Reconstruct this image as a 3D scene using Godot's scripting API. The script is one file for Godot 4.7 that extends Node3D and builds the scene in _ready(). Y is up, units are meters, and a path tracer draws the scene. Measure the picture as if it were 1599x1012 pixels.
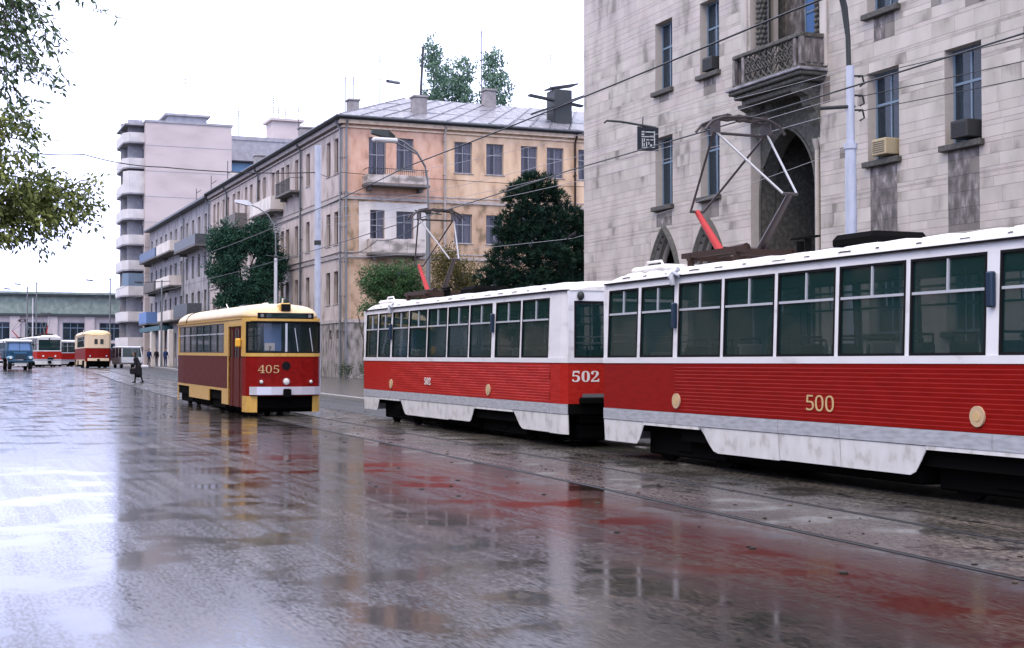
extends Node3D
# Street with trams in the rain. World: X to the right across the street, -Z along the street, metres.

class G:
	# collects triangles; every face gets the normal that points along its hint
	var v := PackedVector3Array()
	var n := PackedVector3Array()
	var c := PackedColorArray()
	var t := PackedVector2Array()
	var t2 := PackedVector2Array()
	var i := PackedInt32Array()
	var col := Color.WHITE
	var xf := Transform3D()

	func vert(p: Vector3, nn: Vector3, uv := Vector2.ZERO) -> int:
		v.append(xf * p); n.append((xf.basis * nn).normalized()); c.append(col); t.append(uv)
		return v.size() - 1

	func tri(a: Vector3, b: Vector3, d: Vector3, hint: Vector3) -> void:
		var nn := (b - a).cross(d - a)
		if nn.dot(hint) < 0.0:
			var w := b; b = d; d = w
			nn = -nn
		nn = nn.normalized()
		var k := vert(a, nn); vert(b, nn); vert(d, nn)
		i.append_array([k, k + 2, k + 1])

	func quad(a: Vector3, b: Vector3, d: Vector3, e: Vector3, hint: Vector3) -> void:
		var nn := (d - a).cross(e - b)
		if nn.dot(hint) < 0.0:
			var w := b; b = e; e = w
			nn = -nn
		nn = nn.normalized()
		var k := vert(a, nn, Vector2(0, 0)); vert(b, nn, Vector2(1, 0)); vert(d, nn, Vector2(1, 1)); vert(e, nn, Vector2(0, 1))
		i.append_array([k, k + 2, k + 1, k, k + 3, k + 2])

	func box(a: Vector3, b: Vector3) -> void:
		var lo := Vector3(minf(a.x, b.x), minf(a.y, b.y), minf(a.z, b.z))
		var hi := Vector3(maxf(a.x, b.x), maxf(a.y, b.y), maxf(a.z, b.z))
		quad(Vector3(lo.x, lo.y, hi.z), Vector3(hi.x, lo.y, hi.z), hi, Vector3(lo.x, hi.y, hi.z), Vector3.BACK)
		quad(lo, Vector3(hi.x, lo.y, lo.z), Vector3(hi.x, hi.y, lo.z), Vector3(lo.x, hi.y, lo.z), Vector3.FORWARD)
		quad(lo, Vector3(lo.x, lo.y, hi.z), Vector3(lo.x, hi.y, hi.z), Vector3(lo.x, hi.y, lo.z), Vector3.LEFT)
		quad(Vector3(hi.x, lo.y, lo.z), Vector3(hi.x, lo.y, hi.z), hi, Vector3(hi.x, hi.y, lo.z), Vector3.RIGHT)
		quad(Vector3(lo.x, hi.y, lo.z), Vector3(hi.x, hi.y, lo.z), hi, Vector3(lo.x, hi.y, hi.z), Vector3.UP)
		quad(lo, Vector3(hi.x, lo.y, lo.z), Vector3(hi.x, lo.y, hi.z), Vector3(lo.x, lo.y, hi.z), Vector3.DOWN)

	func cbox(a: Vector3, b: Vector3, ch: float) -> void:
		# box with chamfered vertical and horizontal edges: a stack of three rings
		var lo := Vector3(minf(a.x, b.x), minf(a.y, b.y), minf(a.z, b.z))
		var hi := Vector3(maxf(a.x, b.x), maxf(a.y, b.y), maxf(a.z, b.z))
		var rings := []
		for q in [[lo.y, ch], [lo.y + ch, 0.0], [hi.y - ch, 0.0], [hi.y, ch]]:
			var d: float = q[1]
			rings.append(PackedVector3Array([Vector3(lo.x + d, q[0], lo.z + ch), Vector3(lo.x + ch, q[0], lo.z + d), Vector3(hi.x - ch, q[0], lo.z + d), Vector3(hi.x - d, q[0], lo.z + ch), Vector3(hi.x - d, q[0], hi.z - ch), Vector3(hi.x - ch, q[0], hi.z - d), Vector3(lo.x + ch, q[0], hi.z - d), Vector3(lo.x + d, q[0], hi.z - ch)]))
		loft(rings, true, true, false)

	func loft(rings: Array, closed := true, caps := true, smooth := true) -> void:
		var m: int = rings[0].size()
		var mid := Vector3.ZERO
		var cnt := 0
		for r in rings:
			for p in r:
				mid += p; cnt += 1
		mid /= cnt
		var last := m if closed else m - 1
		if not smooth:
			for k in rings.size() - 1:
				var cc := Vector3.ZERO
				for p in rings[k]: cc += p
				for p in rings[k + 1]: cc += p
				cc /= 2.0 * m
				for j in last:
					var a: Vector3 = rings[k][j]; var b: Vector3 = rings[k][(j + 1) % m]
					var d: Vector3 = rings[k + 1][(j + 1) % m]; var e: Vector3 = rings[k + 1][j]
					quad(a, b, d, e, (a + b + d + e) / 4.0 - cc)
		else:
			var base := v.size()
			for k in rings.size():
				for j in m:
					var p: Vector3 = rings[k][j]
					var pj: Vector3 = rings[k][(j + 1) % m if closed else mini(j + 1, m - 1)]
					var pi: Vector3 = rings[k][(j + m - 1) % m if closed else maxi(j - 1, 0)]
					var pk: Vector3 = rings[mini(k + 1, rings.size() - 1)][j]
					var pl: Vector3 = rings[maxi(k - 1, 0)][j]
					var nn := (pj - pi).cross(pk - pl)
					var cc := Vector3.ZERO
					if closed:
						for q in rings[k]: cc += q
						cc /= m
					else:
						cc = mid - Vector3(0, 1000, 0)
					if nn.dot(p - cc) < 0.0: nn = -nn
					vert(p, nn.normalized() if nn.length() > 1e-9 else Vector3.UP)
			for k in rings.size() - 1:
				for j in last:
					var a := base + k * m + j; var b := base + k * m + (j + 1) % m
					var d := base + (k + 1) * m + (j + 1) % m; var e := base + (k + 1) * m + j
					for q in [[a, b, d], [a, d, e]]:
						var nn := (v[q[1]] - v[q[0]]).cross(v[q[2]] - v[q[0]])
						if nn.dot(n[q[0]] + n[q[1]] + n[q[2]]) < 0.0: i.append_array([q[0], q[1], q[2]])
						else: i.append_array([q[0], q[2], q[1]])
		if caps and closed:
			for k in [0, rings.size() - 1]:
				var cc := Vector3.ZERO
				for p in rings[k]: cc += p
				cc /= m
				for j in m:
					tri(cc, rings[k][j], rings[k][(j + 1) % m], cc - mid)

	func tube(pts: Array, r: float, seg := 6, r2 := -1.0) -> void:
		if r2 < 0.0: r2 = r
		var rings := []
		for k in pts.size():
			var p: Vector3 = pts[k]
			var d: Vector3 = (pts[mini(k + 1, pts.size() - 1)] - pts[maxi(k - 1, 0)]).normalized()
			var s := d.cross(Vector3.UP if absf(d.y) < 0.9 else Vector3.RIGHT).normalized()
			var u := s.cross(d)
			var rr := lerpf(r, r2, float(k) / maxf(1.0, pts.size() - 1.0))
			var ring := PackedVector3Array()
			for j in seg:
				var a := TAU * j / seg
				ring.append(p + (s * cos(a) + u * sin(a)) * rr)
			rings.append(ring)
		loft(rings)

	func bar(a: Vector3, b: Vector3, w: float, h: float, up := Vector3.UP) -> void:
		var d := (b - a).normalized()
		var s := d.cross(up).normalized() * w * 0.5
		var u := s.cross(d).normalized() * h * 0.5
		loft([PackedVector3Array([a - s - u, a + s - u, a + s + u, a - s + u]), PackedVector3Array([b - s - u, b + s - u, b + s + u, b - s + u])], true, true, false)

	func prism(poly: PackedVector2Array, z0: float, z1: float, xfm := Transform3D()) -> void:
		# polygon in XY, extruded from z0 to z1
		var keep := xf
		xf = xf * xfm
		var tr := Geometry2D.triangulate_polygon(poly)
		for k in range(0, tr.size(), 3):
			for z in [[z0, -1.0], [z1, 1.0]]:
				tri(Vector3(poly[tr[k]].x, poly[tr[k]].y, z[0]), Vector3(poly[tr[k + 1]].x, poly[tr[k + 1]].y, z[0]), Vector3(poly[tr[k + 2]].x, poly[tr[k + 2]].y, z[0]), Vector3(0, 0, z[1] * signf(z1 - z0)))
		var area := 0.0
		for k in poly.size(): area += poly[k].cross(poly[(k + 1) % poly.size()])
		for k in poly.size():
			var a := poly[k]; var b := poly[(k + 1) % poly.size()]
			var o := (b - a).orthogonal() * signf(area)   # outward for counter-clockwise
			quad(Vector3(a.x, a.y, z0), Vector3(b.x, b.y, z0), Vector3(b.x, b.y, z1), Vector3(a.x, a.y, z1), Vector3(-o.x, -o.y, 0) if Geometry2D.is_point_in_polygon((a + b) / 2.0 + o.normalized() * 0.002, poly) else Vector3(o.x, o.y, 0))
		xf = keep

	func disc(p: Vector3, axis: Vector3, r: float, th: float, seg := 14) -> void:
		var d := axis.normalized()
		tube([p, p + d * th], r, seg)

	func ball(p: Vector3, r: Vector3, seg := 10, rows := 6) -> void:
		var rings := []
		for k in rows + 1:
			var a := PI * k / rows
			var ring := PackedVector3Array()
			for j in seg:
				var b := TAU * j / seg
				ring.append(p + Vector3(sin(a) * cos(b) * r.x, -cos(a) * r.y, sin(a) * sin(b) * r.z))
			rings.append(ring)
		loft(rings, true, false)

	func mesh() -> ArrayMesh:
		var a := []
		a.resize(Mesh.ARRAY_MAX)
		a[Mesh.ARRAY_VERTEX] = v; a[Mesh.ARRAY_NORMAL] = n; a[Mesh.ARRAY_COLOR] = c; a[Mesh.ARRAY_TEX_UV] = t; a[Mesh.ARRAY_INDEX] = i
		if t2.size() == v.size() and t2.size() > 0: a[Mesh.ARRAY_TEX_UV2] = t2
		var m := ArrayMesh.new()
		m.add_surface_from_arrays(Mesh.PRIMITIVE_TRIANGLES, a)
		return m

var M := {}
var used := {}
var rng := RandomNumberGenerator.new()

func numbered(s: String) -> String:
	if used.has(s):
		used[s] += 1
		return "%s_%03d" % [s, used[s]]
	used[s] = 0
	return s

func tag(o: Node3D, label: String, category: String, group := "", kind := "") -> Node3D:
	if label: o.set_meta("label", label)
	if category: o.set_meta("category", category)
	if group: o.set_meta("group", group)
	if kind: o.set_meta("kind", kind)
	return o

func base(called: String, label: String, category: String, at := Vector3.ZERO, turn := 0.0, group := "") -> Node3D:
	var o := Node3D.new()
	o.name = numbered(called)
	add_child(o)
	o.position = at; o.rotation.y = turn
	tag(o, label, category, group)
	return o

func put(called: String, m: Mesh, mat: Material, parent: Node3D, at := Transform3D()) -> MeshInstance3D:
	var o := MeshInstance3D.new()
	o.mesh = m; o.material_override = mat; o.transform = at
	if parent == self:
		o.name = numbered(called)
		add_child(o)
	else:
		o.name = called
		parent.add_child(o, true)
	return o

func part(called: String, g: G, mat: Material, parent: Node3D) -> MeshInstance3D:
	return put(called, g.mesh(), mat, parent)

func struct(called: String, g: G, mat: Material) -> MeshInstance3D:
	var o := part(called, g, mat, self)
	o.set_meta("kind", "structure")
	return o

func lin(r: float, g: float, b: float, a := 1.0) -> Color:
	var c := Color(r, g, b).linear_to_srgb()
	c.a = a
	return c

func sm(called: String, r: float, g: float, b: float, rough: float, metal := 0.0) -> StandardMaterial3D:
	var m := StandardMaterial3D.new()
	m.resource_name = called
	m.albedo_color = lin(r, g, b)
	m.roughness = rough
	m.metallic = metal
	if metal == 0.0: m.metallic_specular = 0.35
	M[called] = m
	return m

func noise(kind: int, freq: float, oct: int, sd: int) -> FastNoiseLite:
	var f := FastNoiseLite.new()
	f.noise_type = kind as FastNoiseLite.NoiseType
	f.frequency = freq; f.fractal_octaves = oct; f.seed = sd
	f.fractal_type = FastNoiseLite.FRACTAL_FBM if oct > 1 else FastNoiseLite.FRACTAL_NONE
	return f

# worn material: tone patches from a seamless noise through a ramp, laid on by world triplanar
func worn(called: String, stops_in: Array, rough: float, scale: Vector3, freq := 0.012, oct := 5, sd := 1, size := 512, relief := 0.0, world := true, calm := 0.45) -> StandardMaterial3D:
	var m := sm(called, 1, 1, 1, rough)
	var stops := []
	var mid: Array = stops_in[stops_in.size() / 2]
	for s in stops_in:      # keep the patches gentle
		stops.append([s[0], lerpf(s[1], mid[1], calm), lerpf(s[2], mid[2], calm), lerpf(s[3], mid[3], calm)])
	var gr := Gradient.new()
	gr.offsets = PackedFloat32Array(stops.map(func(s): return s[0]))
	gr.colors = PackedColorArray(stops.map(func(s): return lin(s[1], s[2], s[3])))
	var t := NoiseTexture2D.new()
	t.width = size; t.height = size; t.seamless = true
	t.noise = noise(FastNoiseLite.TYPE_SIMPLEX_SMOOTH, freq, oct, sd)
	t.color_ramp = gr
	m.albedo_color = Color.WHITE
	m.albedo_texture = t
	m.uv1_triplanar = true; m.uv1_world_triplanar = world
	m.uv1_scale = scale
	if relief > 0.0:
		var b := NoiseTexture2D.new()
		b.width = 256; b.height = 256; b.seamless = true
		b.noise = noise(FastNoiseLite.TYPE_SIMPLEX, 0.05, 4, sd + 9)
		m.heightmap_enabled = true
		m.heightmap_texture = b
		m.heightmap_scale = relief
	return m

func gh(s: float) -> float:      # height of the street, which climbs gently away from the camera
	if s < 10.0: return 0.0
	if s < 110.0: return 1e-4 * (s - 10.0) * (s - 10.0)
	var q := minf(s - 110.0, 20.0)
	return 1.0 + 0.02 * q - 0.0005 * q * q

func V(x: float, y: float, s: float) -> Vector3:
	return Vector3(x, y, -s)

func curve(tab: Array, s: float) -> float:
	if s <= tab[0][0]: return tab[0][1]
	for k in tab.size() - 1:
		if s <= tab[k + 1][0]:
			var p0: float = tab[maxi(k - 1, 0)][1]; var p3: float = tab[mini(k + 2, tab.size() - 1)][1]
			return cubic_interpolate(tab[k][1], tab[k + 1][1], p0, p3, (s - tab[k][0]) / (tab[k + 1][0] - tab[k][0])) if absf(p3 - p0) > 1e-6 else tab[k][1]
	return tab[-1][1]

const RAIL := [[-12.0, 7.45], [0.0, 7.75], [9.0, 8.09], [18.6, 8.62], [30.0, 9.02], [41.0, 9.29], [60.0, 9.7], [80.0, 10.4], [112.0, 11.74], [160.0, 11.4], [215.0, 11.3]]
const RAIL2 := [[-12.0, 12.04], [8.0, 12.04], [23.0, 12.06], [33.0, 12.4], [41.0, 12.7], [60.0, 13.35], [80.0, 13.9], [112.0, 14.9], [160.0, 15.6], [215.0, 20.0]]
const KERB := [[-12.0, 15.7], [60.0, 15.9], [80.0, 16.6], [110.0, 18.2], [160.0, 20.5], [215.0, 21.5]]

# a wall in its own frame: x along the wall, y up, z outward; openings are Rect2
func wall(g: G, x0: float, x1: float, y0: float, y1: float, ops: Array, th: float) -> void:
	var ys := [y0, y1]
	for r in ops:
		for y in [r.position.y, r.end.y]:
			if y > y0 and y < y1 and not ys.has(y): ys.append(y)
	ys.sort()
	for k in ys.size() - 1:
		var mid: float = (ys[k] + ys[k + 1]) / 2.0
		for iv in free_spans(x0, x1, mid, ops):
			for z in [0.0, -th]:
				g.quad(Vector3(iv.x, ys[k], z), Vector3(iv.y, ys[k], z), Vector3(iv.y, ys[k + 1], z), Vector3(iv.x, ys[k + 1], z), Vector3(0, 0, 1 if z == 0.0 else -1))
	for r in ops:
		var a: Vector2 = r.position; var b: Vector2 = r.end
		g.quad(Vector3(a.x, a.y, 0), Vector3(a.x, b.y, 0), Vector3(a.x, b.y, -th), Vector3(a.x, a.y, -th), Vector3.RIGHT)
		g.quad(Vector3(b.x, a.y, 0), Vector3(b.x, b.y, 0), Vector3(b.x, b.y, -th), Vector3(b.x, a.y, -th), Vector3.LEFT)
		g.quad(Vector3(a.x, b.y, 0), Vector3(b.x, b.y, 0), Vector3(b.x, b.y, -th), Vector3(a.x, b.y, -th), Vector3.DOWN)
		if a.y > y0: g.quad(Vector3(a.x, a.y, 0), Vector3(b.x, a.y, 0), Vector3(b.x, a.y, -th), Vector3(a.x, a.y, -th), Vector3.UP)
	g.quad(Vector3(x0, y1, 0), Vector3(x1, y1, 0), Vector3(x1, y1, -th), Vector3(x0, y1, -th), Vector3.UP)
	g.quad(Vector3(x0, y0, 0), Vector3(x0, y1, 0), Vector3(x0, y1, -th), Vector3(x0, y0, -th), Vector3.LEFT)
	g.quad(Vector3(x1, y0, 0), Vector3(x1, y1, 0), Vector3(x1, y1, -th), Vector3(x1, y0, -th), Vector3.RIGHT)

func free_spans(x0: float, x1: float, y: float, ops: Array) -> Array:
	var cuts := []
	for r in ops:
		if y > r.position.y and y < r.end.y: cuts.append(Vector2(r.position.x, r.end.x))
	cuts.sort_custom(func(a, b): return a.x < b.x)
	var out := []
	var x := x0
	for q in cuts:
		if q.x > x: out.append(Vector2(x, q.x))
		x = maxf(x, q.y)
	if x < x1: out.append(Vector2(x, x1))
	return out

func arch_half(hw: float, h: float, dy: float) -> float:
	var R := (h * h + hw * hw) / (2.0 * hw)
	return sqrt(maxf(0.0, R * R - dy * dy)) - (R - hw)

func arch_curve(cx: float, hw: float, spring: float, apex: float, steps := 10) -> PackedVector2Array:
	var out := PackedVector2Array()
	for k in range(-steps, steps + 1):
		var dy := (apex - spring) * (1.0 - pow(absf(k) / float(steps), 1.4))
		var hx := arch_half(hw, apex - spring, dy)
		out.append(Vector2(cx + (hx if k > 0 else -hx), spring + dy))
	return out

var wcache := {}
# a window as a part: the mesh is its frame; panes, curtain and sill are its own pieces
func window(parent: Node3D, xf: Transform3D, w: float, h: float, o: Dictionary) -> MeshInstance3D:
	var key := "%s|%.2f|%.2f" % [o.style, w, h]
	var f: float = o.get("f", 0.06)
	var d: float = o.get("depth", 0.22)
	var cols: int = o.get("cols", 2)
	var tr: float = o.get("transom", 0.32)
	if not wcache.has(key):
		var g := G.new()
		for a in [[0.0, f], [w - f, w]]: g.box(Vector3(a[0], 0, -d - 0.06), Vector3(a[1], h, -d))
		g.box(Vector3(f, 0, -d - 0.058), Vector3(w - f, f, -d - 0.002)); g.box(Vector3(f, h - f, -d - 0.058), Vector3(w - f, h, -d - 0.002))
		var yt := h * (1.0 - tr)
		var rows := [[f, h - f]]
		if tr > 0.0:
			g.box(Vector3(f, yt - f * 0.5, -d - 0.056), Vector3(w - f, yt + f * 0.5, -d + 0.004))
			rows = [[f, yt - f * 0.5], [yt + f * 0.5, h - f]]
		var cw := (w - 2.0 * f) / cols
		for k in range(1, cols):
			for r in rows: g.box(Vector3(f + cw * k - f * 0.4, r[0], -d - 0.054), Vector3(f + cw * k + f * 0.4, r[1], -d))
		var panes := []
		for r in rows:
			for k in cols:
				var p := G.new()
				p.box(Vector3(-cw * 0.5 + 0.005, -(r[1] - r[0]) * 0.5, -0.003), Vector3(cw * 0.5 - 0.005, (r[1] - r[0]) * 0.5, 0.003))
				panes.append([p.mesh(), Vector3(f + cw * (k + 0.5), (r[0] + r[1]) * 0.5, -d - 0.03)])
		var cu := []
		for sd in [0, 1]:
			var q := G.new()
			var wv: float = w * (0.26 if sd == 0 else 0.34)
			for k in 8:
				var xa := wv * k / 8.0; var xb := wv * (k + 1) / 8.0
				var za := 0.03 * sin(k * 2.4); var zb := 0.03 * sin((k + 1) * 2.4)
				q.quad(Vector3(xa, 0, za), Vector3(xb, 0, zb), Vector3(xb, h - 0.1, zb), Vector3(xa, h - 0.1, za), Vector3.BACK)
			cu.append(q.mesh())
		var sl := G.new()
		var sp: float = o.get("sillout", 0.1)
		sl.cbox(Vector3(-0.1, -o.get("sillh", 0.08), -d), Vector3(w + 0.1, 0.0, sp), 0.015)
		wcache[key] = {"g": g.mesh(), "panes": panes, "cu": cu, "sill": sl.mesh()}
	var ch: Dictionary = wcache[key]
	var win := put("window", ch.g, o.frame, parent, xf)
	for p in ch.panes:
		put("pane", p[0], o.glass, win, Transform3D(Basis(Vector3.UP, rng.randf_range(-0.012, 0.012)).rotated(Vector3.RIGHT, rng.randf_range(-0.012, 0.012)), p[1]))
	if o.has("curtain") and rng.randf() < o.get("curtains", 0.8):
		put("curtain", ch.cu[0], o.curtain, win, Transform3D(Basis(), Vector3(f, 0.04, -d - 0.16)))
		put("curtain", ch.cu[1], o.curtain, win, Transform3D(Basis(), Vector3(w - f - w * 0.34, 0.04, -d - 0.18)))
	if o.has("sill"):
		put("sill", ch.sill, o.sill, win)
	return win

func blown(nz: FastNoiseLite, w: int, h: int, W: int, H: int) -> PackedByteArray:
	var im := nz.get_image(w, h)
	if w != W or h != H: im.resize(W, H, Image.INTERPOLATE_CUBIC)
	im.convert(Image.FORMAT_L8)
	return im.get_data()

# wet paving: silt patches in the colour, standing water as smooth areas, stone grain as relief
func paving(called: String, sd: int, tones: Array, wet: float, rough_dry: float, rough_wet: float, relief: float) -> StandardMaterial3D:
	var W := 1024; var H := 2048
	var pud := blown(noise(FastNoiseLite.TYPE_SIMPLEX_SMOOTH, 0.03, 6, sd), 256, 2048, W, H)
	var silt := blown(noise(FastNoiseLite.TYPE_SIMPLEX_SMOOTH, 0.018, 5, sd + 1), 256, 1024, W, H)
	var streak := blown(noise(FastNoiseLite.TYPE_SIMPLEX, 0.05, 4, sd + 2), 1024, 256, W, H)
	var grain := blown(noise(FastNoiseLite.TYPE_SIMPLEX, 0.3, 3, sd + 3), 1024, 2048, W, H)
	var crack := blown(noise(FastNoiseLite.TYPE_SIMPLEX_SMOOTH, 0.012, 4, sd + 4), 512, 2048, W, H)
	var cb := PackedByteArray(); cb.resize(W * H * 3)
	var rb := PackedByteArray(); rb.resize(W * H)
	var hb := PackedByteArray(); hb.resize(W * H)
	var lut := []
	for k in 256:
		var f := k / 255.0 * (tones.size() - 1)
		var a: Array = tones[int(f)]; var b: Array = tones[mini(int(f) + 1, tones.size() - 1)]
		var q := f - int(f)
		var cc := lin(lerpf(a[0], b[0], q), lerpf(a[1], b[1], q), lerpf(a[2], b[2], q))
		lut.append([cc.r * 255.0, cc.g * 255.0, cc.b * 255.0])
	var pl := PackedFloat32Array()
	for k in 256: pl.append(smoothstep(1.0 - wet - 0.16, 1.0 - wet + 0.14, k / 255.0))
	for k in W * H:
		var g := grain[k]
		var p := pl[pud[k]]
		var cr := crack[k]
		var line := 1.0 if cr > 129 or cr < 124 or silt[k] < 118 else 0.3
		var st := streak[k] - 128
		var l: Array = lut[clampi((silt[k] * 3 + streak[k]) / 4 + (g - 128) / 5, 0, 255)]
		var m := line * (0.35 + g * 0.0051 + st * 0.0004)
		cb[3 * k] = clampi(int(l[0] * m), 0, 255); cb[3 * k + 1] = clampi(int(l[1] * m), 0, 255); cb[3 * k + 2] = clampi(int(l[2] * m), 0, 255)
		rb[k] = clampi(int(255.0 * (lerpf(rough_dry, rough_wet, p) + (st * 0.0004 + (g - 128) * 0.0008) * (1.0 - p))), 4, 255)
		hb[k] = clampi(int(128.0 + (1.0 - p * 0.8) * (g - 128) * 0.7 - (0.0 if line == 1.0 else 40.0)), 0, 255)
	var m := sm(called, 1, 1, 1, 1.0)
	m.albedo_color = Color.WHITE
	m.albedo_texture = ImageTexture.create_from_image(Image.create_from_data(W, H, false, Image.FORMAT_RGB8, cb))
	m.roughness_texture = ImageTexture.create_from_image(Image.create_from_data(W, H, false, Image.FORMAT_L8, rb))
	m.heightmap_enabled = true
	m.heightmap_texture = ImageTexture.create_from_image(Image.create_from_data(W, H, false, Image.FORMAT_L8, hb))
	m.heightmap_scale = relief
	return m

func materials() -> void:
	paving("asphalt", 11, [[0.006, 0.006, 0.005], [0.014, 0.013, 0.010], [0.026, 0.021, 0.015], [0.062, 0.044, 0.027]], 0.38, 0.18, 0.09, 0.07)
	paving("shaded_bed_paving", 57, [[0.004, 0.006, 0.004], [0.010, 0.012, 0.009], [0.020, 0.021, 0.016], [0.040, 0.036, 0.026]], 0.22, 0.5, 0.14, 0.6)  # dark wet bed, with the shade under the trams painted into its tones
	paving("track_paving", 31, [[0.016, 0.018, 0.014], [0.040, 0.038, 0.034], [0.070, 0.063, 0.055], [0.115, 0.098, 0.078]], 0.36, 0.27, 0.11, 0.25)
	worn("earth", [[0.2, 0.03, 0.032, 0.03], [0.8, 0.09, 0.08, 0.07]], 0.7, Vector3(0.3, 0.3, 0.3))
	worn("sidewalk", [[0.2, 0.030, 0.030, 0.028], [0.8, 0.085, 0.078, 0.070]], 0.25, Vector3(0.25, 0.25, 0.25), 0.02, 5, 5)
	worn("kerb", [[0.2, 0.10, 0.10, 0.10], [0.8, 0.25, 0.24, 0.23]], 0.5, Vector3(0.5, 0.5, 0.5), 0.03, 4, 6)
	# limestone of the big house: five near tones, grime patches in each
	for k in 5:
		var q: float = [0.0, 0.012, -0.014, 0.022, -0.006][k]
		worn("stone_%d" % k, [[0.10, 0.20 + q, 0.185 + q, 0.165 + q], [0.30, 0.355 + q, 0.332 + q, 0.30 + q], [0.62, 0.425 + q, 0.395 + q, 0.36 + q], [0.9, 0.465 + q, 0.435 + q, 0.395 + q]], 0.85, Vector3(0.12, 0.06, 0.12), 0.012, 5, 41 + k, 512, 0.4, true, 0.0)
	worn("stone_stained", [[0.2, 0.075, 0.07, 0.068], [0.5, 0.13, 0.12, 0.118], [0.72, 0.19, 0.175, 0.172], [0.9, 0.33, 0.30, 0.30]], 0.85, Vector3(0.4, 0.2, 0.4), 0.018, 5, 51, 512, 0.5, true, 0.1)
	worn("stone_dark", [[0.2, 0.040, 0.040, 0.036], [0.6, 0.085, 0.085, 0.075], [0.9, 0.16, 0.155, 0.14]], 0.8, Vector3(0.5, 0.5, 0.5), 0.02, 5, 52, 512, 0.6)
	worn("stone_sill", [[0.2, 0.03, 0.03, 0.027], [0.8, 0.09, 0.088, 0.08]], 0.75, Vector3(0.7, 0.7, 0.7), 0.02, 4, 53)
	worn("joint", [[0.2, 0.36, 0.335, 0.305], [0.8, 0.42, 0.39, 0.355]], 0.9, Vector3(0.4, 0.4, 0.4), 0.02, 3, 54)
	# stucco of the corner house
	worn("stucco_grey", [[0.12, 0.22, 0.19, 0.165], [0.35, 0.36, 0.31, 0.285], [0.65, 0.42, 0.365, 0.34], [0.9, 0.46, 0.40, 0.375]], 0.88, Vector3(0.11, 0.05, 0.11), 0.014, 5, 61, 512, 0.3, true, 0.1)
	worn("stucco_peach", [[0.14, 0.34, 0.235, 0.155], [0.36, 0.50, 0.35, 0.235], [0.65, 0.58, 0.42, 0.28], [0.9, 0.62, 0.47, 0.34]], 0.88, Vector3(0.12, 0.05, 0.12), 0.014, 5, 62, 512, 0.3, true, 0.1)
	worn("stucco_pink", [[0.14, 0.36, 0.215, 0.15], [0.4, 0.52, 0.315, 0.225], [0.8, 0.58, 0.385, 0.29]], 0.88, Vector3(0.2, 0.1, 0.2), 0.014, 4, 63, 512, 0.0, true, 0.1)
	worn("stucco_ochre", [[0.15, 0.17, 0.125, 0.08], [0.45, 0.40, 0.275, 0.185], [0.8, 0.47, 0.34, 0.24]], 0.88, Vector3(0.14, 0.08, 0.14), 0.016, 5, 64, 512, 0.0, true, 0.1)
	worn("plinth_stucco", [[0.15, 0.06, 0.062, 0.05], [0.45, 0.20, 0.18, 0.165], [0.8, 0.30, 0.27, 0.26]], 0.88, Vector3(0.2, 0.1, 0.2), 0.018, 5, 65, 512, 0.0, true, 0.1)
	worn("moulding", [[0.2, 0.18, 0.165, 0.16], [0.6, 0.36, 0.32, 0.30], [0.9, 0.42, 0.38, 0.36]], 0.85, Vector3(0.2, 0.2, 0.2), 0.02, 4, 66)
	worn("moulding_cream", [[0.2, 0.36, 0.28, 0.21], [0.7, 0.60, 0.48, 0.36]], 0.85, Vector3(0.2, 0.2, 0.2), 0.02, 4, 67)
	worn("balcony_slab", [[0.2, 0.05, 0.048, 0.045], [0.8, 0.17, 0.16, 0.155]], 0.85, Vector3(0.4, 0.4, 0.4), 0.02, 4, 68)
	worn("balcony_white", [[0.2, 0.40, 0.36, 0.34], [0.6, 0.58, 0.54, 0.50], [0.9, 0.66, 0.62, 0.58]], 0.8, Vector3(0.09, 0.06, 0.09), 0.014, 5, 69)
	worn("balcony_worn", [[0.2, 0.16, 0.145, 0.13], [0.5, 0.40, 0.36, 0.33], [0.85, 0.55, 0.50, 0.47]], 0.85, Vector3(0.07, 0.12, 0.07), 0.02, 5, 169, 512, 0.0, true, 0.1)
	worn("roof_metal", [[0.15, 0.10, 0.10, 0.11], [0.5, 0.19, 0.185, 0.205], [0.85, 0.30, 0.29, 0.31]], 0.42, Vector3(0.22, 0.22, 0.22), 0.02, 5, 70, 512, 0.0, true, 0.0)
	worn("roof_dark", [[0.2, 0.035, 0.042, 0.048], [0.8, 0.09, 0.10, 0.11]], 0.5, Vector3(0.3, 0.3, 0.3), 0.02, 4, 71)
	worn("chimney", [[0.2, 0.14, 0.13, 0.13], [0.8, 0.28, 0.265, 0.265]], 0.9, Vector3(0.15, 0.15, 0.15), 0.02, 4, 72)
	worn("block_panel", [[0.15, 0.38, 0.33, 0.32], [0.5, 0.47, 0.415, 0.40], [0.85, 0.52, 0.46, 0.44]], 0.88, Vector3(0.02, 0.045, 0.02), 0.015, 5, 73)
	worn("block_grey", [[0.2, 0.20, 0.20, 0.225], [0.8, 0.33, 0.33, 0.36]], 0.88, Vector3(0.1, 0.1, 0.1), 0.02, 4, 74)
	worn("old_grey", [[0.15, 0.13, 0.128, 0.135], [0.5, 0.26, 0.25, 0.26], [0.85, 0.36, 0.345, 0.355]], 0.88, Vector3(0.12, 0.05, 0.12), 0.018, 5, 75, 512, 0.0, true, 0.1)
	worn("terminal_wall", [[0.2, 0.38, 0.35, 0.37], [0.8, 0.52, 0.47, 0.49]], 0.85, Vector3(0.08, 0.05, 0.08), 0.02, 4, 76)
	worn("terminal_green", [[0.15, 0.13, 0.18, 0.165], [0.5, 0.22, 0.28, 0.255], [0.85, 0.33, 0.38, 0.36]], 0.7, Vector3(0.07, 0.05, 0.07), 0.03, 4, 77)
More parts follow.
